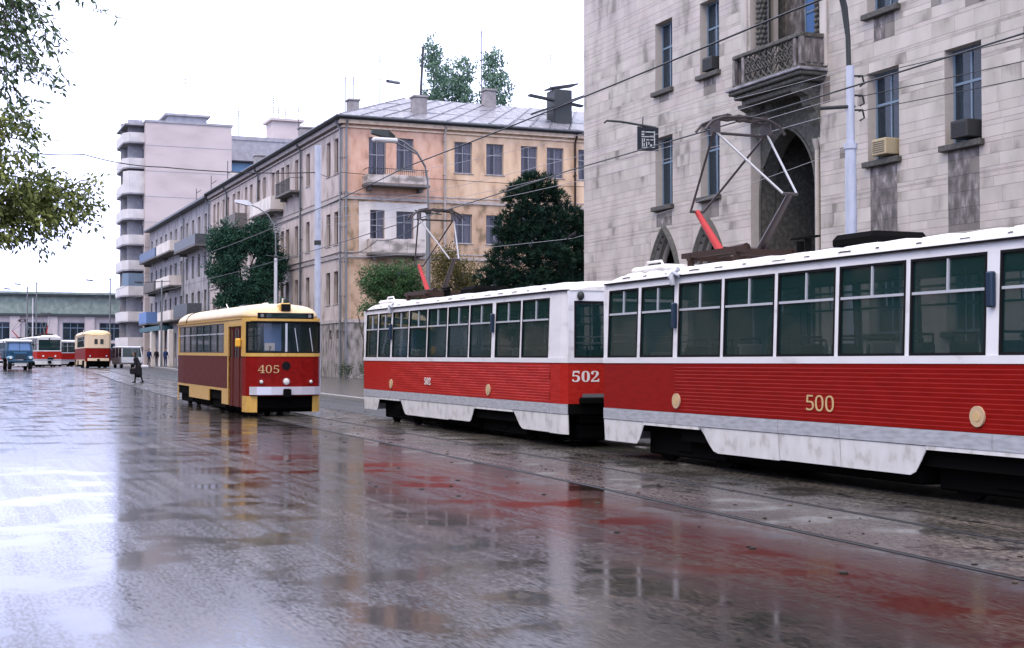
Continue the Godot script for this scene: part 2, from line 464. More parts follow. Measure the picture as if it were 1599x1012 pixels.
	worn("pale_paint", [[0.2, 0.38, 0.37, 0.37], [0.8, 0.58, 0.56, 0.56]], 0.7, Vector3(0.05, 0.05, 0.05), 0.02, 4, 95)
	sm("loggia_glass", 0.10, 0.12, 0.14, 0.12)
	sm("terminal_dark", 0.045, 0.06, 0.07, 0.6)
	sm("blue_panel", 0.10, 0.14, 0.23, 0.6)
	sm("blue_bright", 0.12, 0.21, 0.42, 0.6)
	sm("teal_panel", 0.06, 0.13, 0.16, 0.5)
	# windows
	sm("frame_blue", 0.14, 0.20, 0.27, 0.55)
	sm("frame_grey", 0.24, 0.24, 0.27, 0.6)
	sm("frame_white", 0.55, 0.54, 0.56, 0.5)
	sm("frame_dark", 0.05, 0.045, 0.045, 0.6)
	for q in [["glass_house", 0.02, 0.035, 0.05, 0.55], ["glass_corner", 0.025, 0.03, 0.045, 0.35], ["glass_tram", 0.012, 0.044, 0.045, 0.43], ["glass_screen", 0.02, 0.045, 0.05, 0.22], ["glass_blue", 0.10, 0.20, 0.42, 0.75]]:
		var m := sm(q[0], q[1], q[2], q[3], 0.05)
		m.albedo_color.a = q[4]
		m.transparency = BaseMaterial3D.TRANSPARENCY_ALPHA
	sm("curtain_lilac", 0.42, 0.40, 0.50, 0.9)
	sm("curtain_blue", 0.16, 0.28, 0.42, 0.9)
	sm("door_dark", 0.040, 0.052, 0.042, 0.7)
	# trams
	worn("tram_red", [[0.12, 0.17, 0.006, 0.005], [0.4, 0.225, 0.007, 0.005], [0.85, 0.26, 0.010, 0.007]], 0.42, Vector3(0.5, 1.2, 0.2), 0.02, 5, 81, 512, 0.0, false)
	worn("tram_red_faded", [[0.12, 0.26, 0.012, 0.009], [0.4, 0.36, 0.018, 0.013], [0.85, 0.42, 0.030, 0.022]], 0.42, Vector3(0.5, 1.2, 0.2), 0.02, 5, 82, 512, 0.0, false)
	worn("tram_white", [[0.10, 0.42, 0.41, 0.42], [0.3, 0.66, 0.66, 0.69], [0.8, 0.74, 0.75, 0.79]], 0.32, Vector3(0.22, 0.3, 0.12), 0.016, 5, 83, 512, 0.0, false)
	worn("tram_skirt", [[0.14, 0.30, 0.29, 0.27], [0.36, 0.62, 0.62, 0.62], [0.8, 0.74, 0.75, 0.78]], 0.4, Vector3(0.35, 0.22, 0.3), 0.018, 5, 84, 512, 0.0, false, 0.5)
	worn("tram_roof", [[0.12, 0.45, 0.43, 0.40], [0.4, 0.70, 0.69, 0.67], [0.8, 0.76, 0.75, 0.74]], 0.5, Vector3(0.22, 0.3, 0.12), 0.02, 5, 85, 512, 0.0, false)
	worn("tram_trim", [[0.15, 0.22, 0.23, 0.25], [0.6, 0.38, 0.40, 0.44], [0.9, 0.46, 0.48, 0.52]], 0.38, Vector3(0.5, 1.5, 0.3), 0.02, 4, 86, 512, 0.0, false)
	sm("tram_aluminium", 0.50, 0.53, 0.58, 0.35, 0.3)
	sm("rubber", 0.012, 0.012, 0.014, 0.6)
	sm("under_black", 0.005, 0.005, 0.005, 0.85)  # this and the wheel colour are darkened to paint in under-tram shade
	sm("wheel_steel", 0.012, 0.011, 0.010, 0.7)
	sm("seat_brown", 0.05, 0.028, 0.022, 0.6)
	sm("seat_pale", 0.30, 0.29, 0.28, 0.8)
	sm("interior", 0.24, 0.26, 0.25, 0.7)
	sm("lamp_blue", 0.018, 0.035, 0.065, 0.3)
	sm("lamp_amber", 0.75, 0.42, 0.05, 0.3)
	sm("beige", 0.48, 0.35, 0.22, 0.6)
	sm("number_beige", 0.52, 0.36, 0.18, 0.6)
	sm("number_white", 0.70, 0.66, 0.64, 0.5)
	sm("panto_red", 0.40, 0.028, 0.028, 0.45)
	sm("panto_dark", 0.045, 0.035, 0.035, 0.5, 0.3)
	sm("panto_grey", 0.35, 0.35, 0.36, 0.4, 0.5)
	worn("rusty_iron", [[0.2, 0.010, 0.008, 0.007], [0.8, 0.035, 0.016, 0.011]], 0.7, Vector3(2, 2, 2), 0.03, 4, 87, 256)
	worn("rvz_red", [[0.15, 0.13, 0.006, 0.006], [0.5, 0.20, 0.009, 0.008], [0.85, 0.24, 0.012, 0.010]], 0.3, Vector3(0.5, 0.5, 0.5), 0.02, 4, 88, 512, 0.0, false)
	worn("rvz_side", [[0.15, 0.07, 0.014, 0.010], [0.5, 0.10, 0.020, 0.015], [0.85, 0.13, 0.032, 0.025]], 0.5, Vector3(0.6, 0.3, 0.6), 0.02, 5, 89, 512, 0.0, false)
	worn("rvz_cream", [[0.10, 0.34, 0.18, 0.04], [0.35, 0.56, 0.34, 0.085], [0.85, 0.63, 0.42, 0.13]], 0.35, Vector3(0.5, 0.5, 0.5), 0.02, 5, 90, 512, 0.0, false)
	worn("rvz_roof", [[0.10, 0.46, 0.33, 0.17], [0.5, 0.62, 0.48, 0.27], [0.85, 0.68, 0.55, 0.34]], 0.4, Vector3(0.4, 0.4, 0.4), 0.02, 4, 91, 512, 0.0, false)
	sm("rvz_far_cream", 0.66, 0.53, 0.38, 0.4)
	sm("chrome", 0.62, 0.62, 0.64, 0.18, 0.9)
	sm("bumper", 0.60, 0.60, 0.66, 0.3, 0.3)
	sm("card_white", 0.75, 0.73, 0.70, 0.6)
	sm("headlamp_glass", 0.70, 0.70, 0.66, 0.15)
	# street furniture
	worn("silver_paint", [[0.15, 0.27, 0.30, 0.37], [0.6, 0.40, 0.44, 0.53], [0.9, 0.46, 0.50, 0.59]], 0.38, Vector3(1.0, 0.25, 1.0), 0.02, 4, 92, 256)
	sm("iron_dark", 0.03, 0.035, 0.035, 0.55, 0.3)
	sm("iron_grey", 0.16, 0.17, 0.18, 0.5, 0.3)
	sm("lamp_head", 0.50, 0.50, 0.52, 0.4, 0.2)
	sm("wire", 0.02, 0.022, 0.026, 0.5)
	sm("sheet_blue", 0.20, 0.30, 0.55, 0.9)
	sm("wire_pale", 0.30, 0.30, 0.33, 0.6)
	sm("rail_steel", 0.012, 0.011, 0.012, 0.55, 0.0)
	sm("ac_cream", 0.36, 0.30, 0.19, 0.6)
	sm("ac_dark", 0.03, 0.032, 0.033, 0.6)
	sm("sign_black", 0.010, 0.012, 0.016, 0.5)
	sm("sign_pale", 0.38, 0.42, 0.42, 0.6)
	# vehicles, clothes
	sm("truck_blue", 0.012, 0.055, 0.11, 0.4)
	sm("truck_light", 0.10, 0.24, 0.36, 0.4)
	sm("truck_white", 0.70, 0.72, 0.74, 0.5)
	sm("van_white", 0.66, 0.68, 0.74, 0.3)
	sm("tyre", 0.012, 0.012, 0.013, 0.8)
	sm("cloth_black", 0.008, 0.008, 0.010, 0.9)
	sm("cloth_blue", 0.02, 0.04, 0.12, 0.9)
	sm("cloth_grey", 0.10, 0.10, 0.12, 0.9)
	sm("cloth_pale", 0.50, 0.50, 0.52, 0.9)
	sm("skin", 0.42, 0.24, 0.17, 0.6)
	sm("hair", 0.02, 0.015, 0.012, 0.7)
	# plants
	worn("bark", [[0.2, 0.03, 0.026, 0.022], [0.8, 0.11, 0.095, 0.08]], 0.9, Vector3(1.5, 0.5, 1.5), 0.03, 4, 93, 256, 0.8)
	for q in [["leaf", 0.6], ["needle", 0.7]]:
		var m := sm(q[0], 1, 1, 1, q[1])
		m.albedo_color = Color.WHITE
		m.vertex_color_use_as_albedo = true
		m.cull_mode = BaseMaterial3D.CULL_DISABLED
		m.metallic_specular = 0.2
		if q[0] == "leaf":
			m.backlight_enabled = true
			m.backlight = lin(0.09, 0.13, 0.03)
	for q in ["tram_red", "tram_red_faded", "rvz_red", "rvz_side"]: M[q].metallic_specular = 0.18
	for q in ["under_black", "wheel_steel", "rubber"]: M[q].metallic_specular = 0.1
	var bm := sm("stone_mixed", 1, 1, 1, 0.85)
	bm.vertex_color_use_as_albedo = true
	bm.albedo_color = Color.WHITE
	bm.albedo_texture = M.stone_1.albedo_texture
	bm.uv1_triplanar = true; bm.uv1_world_triplanar = true
	bm.uv1_scale = M.stone_1.uv1_scale
	bm.heightmap_enabled = true; bm.heightmap_texture = M.stone_1.heightmap_texture; bm.heightmap_scale = 0.5

# a sheet that follows the street: left and right edges are curves of the distance
func sheet(tab_l: Array, off_l: float, tab_r: Array, off_r: float, s0: float, s1: float, lift: float, cols: int) -> G:
	var g := G.new()
	var s := s0
	var rows := []
	while s < s1:
		rows.append(s)
		s += 1.0 if s < 60.0 else 3.0
	rows.append(s1)
	for r in rows:
		var a := curve(tab_l, r) + off_l; var b := curve(tab_r, r) + off_r
		for k in cols + 1:
			var x := lerpf(a, b, float(k) / cols)
			g.vert(V(x, gh(r) + lift, r), Vector3.UP, Vector2((x + 4.0) / 12.0, r / 96.0))
	for q in rows.size() - 1:
		for k in cols:
			var a := q * (cols + 1) + k; var d := a + cols + 1
			g.i.append_array([a, d, d + 1, a, d + 1, a + 1])
	return g

func ground_all() -> void:
	# far ground, one sheet to the horizon
	var g := G.new()
	var ss := [-700.0, -60.0, -12.0, 0.0, 10.0, 20.0, 30.0, 45.0, 60.0, 80.0, 100.0, 110.0, 120.0, 130.0, 230.0, 900.0]
	for s in ss:
		for x in [-800.0, -60.0, -12.0, 0.0, 12.0, 40.0, 90.0, 900.0]:
			g.vert(V(x, gh(s) - 0.06, s), Vector3.UP)
	for q in ss.size() - 1:
		for k in 7:
			var a := q * 8 + k
			g.i.append_array([a, a + 8, a + 9, a, a + 9, a + 1])
	struct("ground", g, M.earth)
	var flat := [[-12.0, -3.2], [215.0, -3.2]]
	struct("road", sheet(flat, 0.0, RAIL, -0.07, -12.0, 207.0, 0.0, 6), M.asphalt)
	var bed := sheet(RAIL, 0.06, RAIL, 1.46, -12.0, 207.0, 0.0, 2)
	struct("tram_track_bed", bed, M.track_paving)
	struct("tram_track_bed", sheet(RAIL, 1.58, RAIL2, -0.06, -12.0, 207.0, 0.0, 2), M.track_paving)
	struct("tram_track_bed", sheet(RAIL2, 0.045, RAIL2, 1.479, -12.0, 207.0, 0.0, 2), M.shaded_bed_paving)
	struct("tram_track_bed", sheet(RAIL2, 1.569, KERB, 0.0, -12.0, 207.0, 0.0, 2), M.shaded_bed_paving)
	var rails := [[RAIL, 0.0, "wet steel rail nearest the open asphalt, running left to right across the foreground"], [RAIL, 1.524, "second steel rail of the yellow tram's track, close along the parked red trams"], [RAIL2, 0.0, "steel rail under the near side of the red and white trams"], [RAIL2, 1.524, "steel rail under the far side of the red and white trams"]]
	for r in rails:
		var q := G.new()
		var rings := []
		var s := -12.0
		while s < 200.0:
			var x: float = curve(r[0], s) + r[1]
			var y := gh(s)
			rings.append(PackedVector3Array([V(x - 0.036, y - 0.055, s), V(x - 0.036, y + 0.002, s), V(x - 0.028, y + 0.007, s), V(x + 0.014, y + 0.007, s), V(x + 0.018, y - 0.028, s), V(x + 0.03, y - 0.055, s)]))
			s += 1.0
		q.loft(rings, true, true, false)
		tag(part("tram_rail", q, M.rail_steel, self), r[2], "tram rail", "rails of the tram tracks")
	# kerbs and sidewalks
	var k := G.new()
	var rr := []
	var s := -12.0
	while s < 206.0:
		var x := curve(KERB, s)
		rr.append(PackedVector3Array([V(x, gh(s) - 0.05, s), V(x, gh(s) + 0.125, s), V(x + 0.025, gh(s) + 0.145, s), V(x + 0.16, gh(s) + 0.147, s), V(x + 0.16, gh(s) - 0.05, s)]))
		s += 2.0
	k.loft(rr, true, true, false)
	struct("kerb", k, M.kerb)
	struct("sidewalk", sheet(KERB, 0.16, [[-12.0, 70.0], [215.0, 70.0]], 0.0, -12.0, 207.0, 0.14, 4), M.sidewalk)
	var kl := G.new()
	kl.box(V(-3.4, -0.05, -12), V(-3.2, 0.14, 10))
	struct("kerb", kl, M.kerb)
	struct("sidewalk", sheet([[-12.0, -9.0], [215.0, -9.0]], 0.0, flat, -0.2, -12.0, 207.0, 0.13, 2), M.sidewalk)

# cut stone blocks over the free area of a wall (wall frame), split at openings and at stained fields
func ashlar(x0: float, x1: float, y0: float, y1: float, ops: Array, ch: float, start: float) -> Array:
	var out := []
	var ys := [y0, y1]
	var y := start
	while y < y1:
		if y > y0: ys.append(y)
		y += ch
	for r in ops:
		for e in [r.position.y, r.end.y]:
			if e > y0 and e < y1 and not ys.any(func(q): return absf(q - e) < 0.03): ys.append(e)
	ys.sort()
	for k in ys.size() - 1:
		if ys[k + 1] - ys[k] < 0.02: continue
		for iv in free_spans(x0, x1, (ys[k] + ys[k + 1]) / 2.0, ops):
			var x: float = iv.x
			var first := true
			while x < iv.y - 0.01:
				var w := rng.randf_range(0.62, 1.15)
				if first: w *= rng.randf_range(0.45, 1.0)
				first = false
				if iv.y - x - w < 0.35: w = iv.y - x
				out.append(Rect2(x, ys[k], minf(w, iv.y - x), ys[k + 1] - ys[k]))
				x += w
	return out

func block_shape(g: G, r: Rect2, proud: float, j := 0.0015) -> void:
	var a := r.position + Vector2(j, j); var b := r.end - Vector2(j, j)
	var c := 0.0025
	var z := proud
	var f := [Vector3(a.x + c, a.y + c, z), Vector3(b.x - c, a.y + c, z), Vector3(b.x - c, b.y - c, z), Vector3(a.x + c, b.y - c, z)]
	var q := [Vector3(a.x, a.y, 0.001), Vector3(b.x, a.y, 0.001), Vector3(b.x, b.y, 0.001), Vector3(a.x, b.y, 0.001)]
	g.quad(f[0], f[1], f[2], f[3], Vector3.BACK)
	var hint := [Vector3.DOWN, Vector3.RIGHT, Vector3.UP, Vector3.LEFT]
	for k in 4:
		g.quad(f[k], f[(k + 1) % 4], q[(k + 1) % 4], q[k], hint[k])

func stone_house() -> void:
	var h := base("stone_house", "large pale limestone house with pointed arches and a carved stone balcony behind the parked trams", "building", V(24, 0, 50.5), -PI / 2)
	var W := 42.5
	var ops := []; var wins := []
	for x in [5.92, 9.08]:
		for y in [7.22, 11.3, 15.38]: wins.append([Rect2(x, y, 1.24, 2.446), y])
	for k in 7:
		var x := 18.2 + 3.2 * k
		for y in [2.5, 7.22, 11.3, 15.38]: wins.append([Rect2(x, y, 1.36, 2.446), y])
	for q in wins: ops.append(q[0])
	for x in [6.5, 9.5]: ops.append(Rect2(x - 1.0, 0.9, 2.0, 5.35))
	var niche := Rect2(12.2, 0.0, 3.75, 10.1)
	var niche2 := Rect2(12.2, 10.1, 3.75, 7.0)
	var wops := ops.duplicate()
	wops.append(Rect2(12.2, 0.0, 3.75, 17.1))
	var g := G.new()
	wall(g, 0, W, -0.2, 18.6, wops, 0.42)
	# spandrels of the two arched windows
	for cx in [6.5, 9.5]:
		for sd in [-1.0, 1.0]:
			var poly := PackedVector2Array([Vector2(cx + sd, 4.1)])
			for k in 9:
				var dy := 2.15 * (1.0 - pow(1.0 - k / 8.0, 1.4))
				poly.append(Vector2(cx + sd * arch_half(1.0, 2.15, dy), 4.1 + dy))
			poly.append(Vector2(cx + sd, 6.25))
			g.prism(poly, -0.42, -0.001)
	part("wall", g, M.joint, h)
	var s := G.new()
	s.box(Vector3(0, -0.2, -14), Vector3(0.4, 18.6, -0.42)); s.box(Vector3(W - 0.4, -0.2, -14), Vector3(W, 18.6, -0.42)); s.box(Vector3(0.4, -0.2, -14), Vector3(W - 0.4, 18.6, -13.6))
	part("wall", s, M.stone_1, h)
	var rf := G.new()
	rf.box(Vector3(-0.4, 18.61, -14.3), Vector3(W + 0.4, 18.8, 0.55)); rf.box(Vector3(-0.25, 18.2, -14.2), Vector3(W + 0.25, 18.605, 0.38))
	part("roof", rf, M.stone_dark, h)
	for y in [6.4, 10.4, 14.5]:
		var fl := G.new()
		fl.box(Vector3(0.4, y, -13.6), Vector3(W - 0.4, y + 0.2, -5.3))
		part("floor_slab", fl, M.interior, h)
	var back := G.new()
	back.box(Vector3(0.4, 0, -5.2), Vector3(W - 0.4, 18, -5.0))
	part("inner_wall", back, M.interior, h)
	# blocks: stained fields under the sills are stones of another tone
	var stains := [Rect2(5.98, 6.5, 1.12, 0.6), Rect2(9.14, 6.5, 1.12, 0.6), Rect2(18.3, 5.0, 1.16, 2.1), Rect2(21.5, 5.0, 1.16, 2.1), Rect2(24.7, 5.4, 1.16, 1.7), Rect2(9.3, 10.6, 0.8, 0.6), Rect2(6.2, 10.9, 0.7, 0.3), Rect2(18.5, 10.5, 0.9, 0.7), Rect2(22.2, 10.6, 1.1, 0.45), Rect2(20.9, 10.9, 0.4, 0.35), Rect2(21.5, 13.95, 1.2, 0.5), Rect2(20.2, 13.2, 0.35, 0.4), Rect2(11.9, 9.3, 0.3, 0.7), Rect2(16.1, 9.2, 0.35, 0.75), Rect2(24.0, 12.6, 0.6, 0.4), Rect2(16.9, 7.5, 0.3, 0.3)]
	var bops := wops.duplicate()
	for cx in [6.5, 9.5]: bops.append(Rect2(cx - 1.05, 6.25, 2.1, 0.12))
	bops.append_array(stains)
	var blocks := []
	for r in ashlar(0, W, 0.0, 18.2, bops, 0.408, 0.284): blocks.append([r, rng.randi() % 5])
	for q in stains:
		for r in ashlar(q.position.x, q.end.x, q.position.y, q.end.y, [], 0.408, 0.284): blocks.append([r, 9])
	blocks.sort_custom(func(a, b): return near_score(a[0]) < near_score(b[0]))
	var rest := G.new()
	for k in blocks.size():
		var r: Rect2 = blocks[k][0]
		var proud := rng.randf_range(0.012, 0.0145)
		if k < 290:
			var b := G.new()
			block_shape(b, r, proud)
			part("stone_block", b, M.stone_stained if blocks[k][1] == 9 else M["stone_%d" % blocks[k][1]], h)
		else:
			var t := rng.randf_range(0.94, 1.0) if blocks[k][1] != 9 else rng.randf_range(0.34, 0.5)
			rest.col = Color(t, t * rng.randf_range(0.97, 1.0), t * rng.randf_range(0.98, 1.01))
			block_shape(rest, r, proud)
	part("stone_blocks", rest, M.stone_mixed, h).set_meta("kind", "stuff")
	# windows
	var style := {"style": "house", "frame": M.frame_blue, "glass": M.glass_house, "curtain": M.curtain_blue, "curtains": 0.75, "sill": M.stone_sill, "sillh": 0.16, "sillout": 0.17, "depth": 0.26, "f": 0.065, "cols": 2, "transom": 0.36}
	for q in wins:
		window(h, Transform3D(Basis(), Vector3(q[0].position.x, q[0].position.y, 0)), q[0].size.x, q[0].size.y, style)
	# arched windows: two orders of moulding, dark leaf set back
	for cx in [6.5, 9.5]:
		for o in [[1.0, 1.3, 2.15, 2.52, 0.02, 0.10, M.stone_dark], [0.88, 1.0, 1.98, 2.15, -0.2, -0.12, M.stone_dark], [0.82, 0.88, 1.90, 1.98, -0.28, -0.2, M.stone_3]]:
			var m := G.new()
			var a := arch_curve(cx, o[0], 4.1, 4.1 + o[2]); var b := arch_curve(cx, o[1], 4.1, 4.1 + o[3])
			var rings := []
			for q in [[a, b, 0.9]]:
				rings.append(PackedVector3Array([Vector3(a[0].x, 0.9, o[4] - 0.1), Vector3(b[0].x, 0.9, o[4] - 0.1), Vector3(b[0].x, 0.9, o[4]), Vector3((a[0].x + b[0].x) / 2, 0.9, o[5]), Vector3(a[0].x, 0.9, o[4])]))
			for k in a.size():
				var mid := (a[k] + b[k]) / 2.0
				rings.append(PackedVector3Array([Vector3(a[k].x, a[k].y, o[4] - 0.1), Vector3(b[k].x, b[k].y, o[4] - 0.1), Vector3(b[k].x, b[k].y, o[4]), Vector3(mid.x, mid.y, o[5]), Vector3(a[k].x, a[k].y, o[4])]))
			var l := a.size() - 1
			rings.append(PackedVector3Array([Vector3(a[l].x, 0.9, o[4] - 0.1), Vector3(b[l].x, 0.9, o[4] - 0.1), Vector3(b[l].x, 0.9, o[4]), Vector3((a[l].x + b[l].x) / 2, 0.9, o[5]), Vector3(a[l].x, 0.9, o[4])]))
			m.loft(rings, true, true, false)
			part("arch_moulding", m, o[6], h)
		var d := G.new()
		var poly := arch_curve(cx, 1.3, 4.1, 6.4)
		poly.append(Vector2(cx + 1.3, 0.9)); poly.append(Vector2(cx - 1.3, 0.9))
		d.prism(poly, -1.26, -1.2)
		part("arched_shutter", d, M.door_dark, h)
		var bars := G.new()
		bars.box(Vector3(cx - 0.03, 0.95, -1.2), Vector3(cx + 0.03, 6.0, -1.15)); bars.box(Vector3(cx - 1.0, 3.9, -1.198), Vector3(cx + 1.0, 3.98, -1.16))
		part("shutter_rail", bars, M.frame_dark, h)
	# portal: back wall of the niche with its tall arch
	var p := G.new()
	var pc := 13.72
	p.xf = Transform3D(Basis(), Vector3(0, 0, -0.35))
	var po := Rect2(pc - 1.49, 0.0, 2.98, 8.85)
	wall(p, 12.205, 15.945, -0.1, 10.1, [po], 0.5)
	for sd in [-1.0, 1.0]:
		var poly := PackedVector2Array([Vector2(pc + sd * 1.49, 6.85)])
		for k in 11:
			var dy := 2.0 * (1.0 - pow(1.0 - k / 10.0, 1.4))
			poly.append(Vector2(pc + sd * arch_half(1.49, 2.0, dy), 6.85 + dy))
		poly.append(Vector2(pc + sd * 1.49, 8.85))
		p.prism(poly, -0.5, -0.002)
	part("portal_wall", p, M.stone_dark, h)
	var pm := G.new()
	var ac := arch_curve(pc, 1.52, 6.85, 8.9, 12)
	var path := [Vector3(ac[0].x, 0.0, -0.33)]
	for q in ac: path.append(Vector3(q.x, q.y, -0.33))
	path.append(Vector3(ac[-1].x, 0.0, -0.33))
	pm.tube(path, 0.05, 6)
	part("arch_moulding", pm, M.stone_dark, h)
	for x in [15.42, 15.72]:
		var cg := G.new()
		cg.tube([Vector3(x, 0.1, -0.26), Vector3(x, 8.0, -0.26)], 0.08, 8)
		cg.tube([Vector3(x, 8.0, -0.26), Vector3(x, 8.3, -0.24)], 0.09, 8, 0.15)
		part("colonnette", cg, M.stone_3, h)
	var dl := G.new()
	dl.box(Vector3(12.2, 0, -4.85), Vector3(15.95, 10.1, -4.8))
	part("portal_door", dl, M.door_dark, h)
	for k in 3:
		var l := G.new()
		l.cbox(Vector3(12.28 + 1.24 * k, 0.05, -4.798), Vector3(13.42 + 1.24 * k, 5.6, -4.73), 0.03)
		l.cbox(Vector3(12.28 + 1.24 * k, 5.7, -4.798), Vector3(13.42 + 1.24 * k, 8.9, -4.73), 0.03)
		part("door_panel", l, M.door_dark, h)
	# jambs and ceilings of the deep niches
	var jn := G.new()
	for x in [[12.0, 12.2], [15.95, 16.15]]:
		jn.box(Vector3(x[0], 0, -4.85), Vector3(x[1], 10.0, -0.421)); jn.box(Vector3(x[0], 10.0, -1.6), Vector3(x[1], 17.1, -0.421))
	jn.box(Vector3(12.2, 9.9, -4.8), Vector3(15.95, 10.1, -0.86)); jn.box(Vector3(12.0, 17.1, -1.6), Vector3(16.15, 17.3, -0.43))
	part("niche_wall", jn, M.stone_dark, h)  # darker stone than outside puts the shade of the passage into the colour
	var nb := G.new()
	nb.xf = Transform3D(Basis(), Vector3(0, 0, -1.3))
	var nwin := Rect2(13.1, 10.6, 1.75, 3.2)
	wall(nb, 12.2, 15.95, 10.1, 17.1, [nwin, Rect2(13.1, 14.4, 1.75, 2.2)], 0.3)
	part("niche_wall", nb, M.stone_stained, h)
	var st2 := style.duplicate()
	st2.style = "niche"; st2.glass = M.glass_blue; st2.depth = 0.12; st2.erase("sill"); st2.erase("curtain"); st2.frame = M.frame_blue
	window(h, Transform3D(Basis(), Vector3(13.1, 10.6, -1.3)), 1.75, 3.2, st2)
	window(h, Transform3D(Basis(), Vector3(13.1, 14.4, -1.3)), 1.75, 2.2, st2)
	# pilaster, and a carved column at the left corner of the niche
	for x in [11.75, 16.05]:
		var pl := G.new()
		pl.cbox(Vector3(x, 10.25, 0.0), Vector3(x + 0.32, 17.6, 0.09), 0.02)
		part("pilaster", pl, M.stone_3, h)
	for x in [12.5, 15.65]:
		var cl := G.new()
		var y := 10.3
		while y < 17.0:
			for k in 6:
				var a := TAU * k / 6.0 + y * 4.0
				cl.ball(Vector3(x + cos(a) * 0.12, y, -0.22 + sin(a) * 0.12), Vector3(0.075, 0.085, 0.075), 5, 4)
			y += 0.16
		cl.tube([Vector3(x, 10.1, -0.22), Vector3(x, 17.1, -0.22)], 0.12, 8)
		part("carved_column", cl, M.stone_dark, h)
	var c2 := G.new()
	c2.box(Vector3(12.2, 10.1, -0.9), Vector3(12.4, 17.1, -0.75))
	c2.box(Vector3(12.2, 10.1, -0.6), Vector3(12.32, 17.1, -0.45))
	part("niche_rib", c2, M.stone_4, h)
	stone_balcony(h)
	# air conditioners in windows
	for a in [[9.5, 11.36, M.ac_dark, 0.34], [18.75, 7.3, M.ac_cream, 0.46], [21.95, 7.3, M.ac_dark, 0.46]]:
		var ag := G.new()
		ag.cbox(Vector3(a[0], a[1], -0.3), Vector3(a[0] + 0.62, a[1] + 0.44, a[3] - 0.15), 0.02)
		var unit := part("window_air_conditioner", ag, a[2], h)
		for k in 6:
			var gr := G.new()
			gr.box(Vector3(a[0] + 0.06, a[1] + 0.07 + 0.055 * k, a[3] - 0.15), Vector3(a[0] + 0.56, a[1] + 0.085 + 0.055 * k, a[3] - 0.138))
			part("grille_slat", gr, M.ac_dark, unit)

func near_score(r: Rect2) -> float:
	# stones that show largest in the photograph come first
	var c := r.get_center()
	var s := 50.5 - c.x
	if s < 25.5 or c.y < 4.3 or c.y > 14.6: return 1000.0 + s
	return sqrt(24.0 * 24.0 + s * s) / sqrt(r.get_area())

func stone_balcony(h: Node3D) -> void:
	var x0 := 12.35; var x1 := 16.3; var z1 := 0.92
	var b := G.new()
	b.cbox(Vector3(x0, 9.98, 0.0), Vector3(x1, 10.10, z1), 0.03)
	b.cbox(Vector3(x0 + 0.12, 9.84, 0.0), Vector3(x1 - 0.12, 9.979, z1 - 0.12), 0.03)
	b.cbox(Vector3(x0 + 0.3, 9.66, 0.0), Vector3(x1 - 0.3, 9.839, z1 - 0.3), 0.03)
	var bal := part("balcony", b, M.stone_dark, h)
	var lead := G.new()
	lead.cbox(Vector3(x0 - 0.06, 10.101, -0.3), Vector3(x1 + 0.06, 10.19, z1 + 0.07), 0.02)
	part("slab_edge", lead, M.roof_metal, bal)
	for x in [x0 + 0.25, x1 - 0.75]:
		var c := G.new()
		var poly := PackedVector2Array([Vector2(0, 9.66), Vector2(0, 8.6), Vector2(0.1, 8.75), Vector2(0.16, 9.0), Vector2(0.34, 9.2), Vector2(0.42, 9.45), Vector2(0.7, 9.56), Vector2(0.74, 9.66)])
		c.prism(poly, 0.0, 0.42, Transform3D(Basis(Vector3(0, 0, 1), Vector3(0, 1, 0), Vector3(-1, 0, 0)), Vector3(x + 0.42, 0, 0)))
		part("corbel", c, M.stone_dark, bal)
	# pierced parapet: rails, posts and interlaced ribs on the front and both sides
	var px0 := x0 + 0.22; var px1 := x1 - 0.08; var pz := z1 - 0.1
	var r := G.new()
	for y in [[10.19, 10.27], [11.08, 11.2]]:
		r.cbox(Vector3(px0 - 0.03, y[0], pz - 0.09), Vector3(px1 + 0.03, y[1], pz + 0.07), 0.02)
		for x in [px0, px1]: r.box(Vector3(x - 0.06, y[0] + 0.002, 0.0), Vector3(x + 0.06, y[1] - 0.002, pz - 0.09))
	part("parapet_rail", r, M.stone_dark, bal)
	for x in [px0 + 0.02, px0 + 0.55, px1 - 0.3, px1 - 0.02]:
		var po := G.new()
		po.cbox(Vector3(x - 0.075, 10.27, pz - 0.075), Vector3(x + 0.075, 11.08, pz + 0.05), 0.015)
		part("parapet_post", po, M.stone_stained, bal)
	var la := px0 + 0.63; var lb := px1 - 0.38
	var n := 9
	for k in range(-3, n):
		for sd in [0, 1]:
			var pts := []
			for q in 7:
				var f := q / 6.0
				var x := la + (lb - la) * (k + 3.0 * (f if sd == 0 else 1.0 - f)) / n
				if x < la or x > lb: continue
				pts.append(Vector3(x, 10.27 + 0.81 * f, pz - 0.02 + 0.02 * (1 if (q + sd) % 2 == 0 else -1)))
			if pts.size() < 2: continue
			var l := G.new()
			l.tube(pts, 0.028, 5)
			part("parapet_rib", l, M.stone_dark, bal)
	for k in n:
		var ri := G.new()
		var cx := la + (lb - la) * (k + 0.5) / n
		var pts := []
		for q in 9: pts.append(Vector3(cx + 0.12 * cos(TAU * q / 8.0), 10.68 + 0.13 * sin(TAU * q / 8.0), pz - 0.01))
		ri.tube(pts, 0.022, 5)
		part("parapet_ring", ri, M.stone_dark, bal)
	for x in [px0, px1]:
		var sp := G.new()
		sp.box(Vector3(x - 0.03, 10.27, 0.0), Vector3(x + 0.02, 11.08, pz - 0.09))
		for k in 3:
			sp.cbox(Vector3(x - 0.055, 10.33, 0.06 + 0.24 * k), Vector3(x + 0.055, 11.02, 0.2 + 0.24 * k), 0.02)
		part("parapet_side", sp, M.stone_stained, bal)

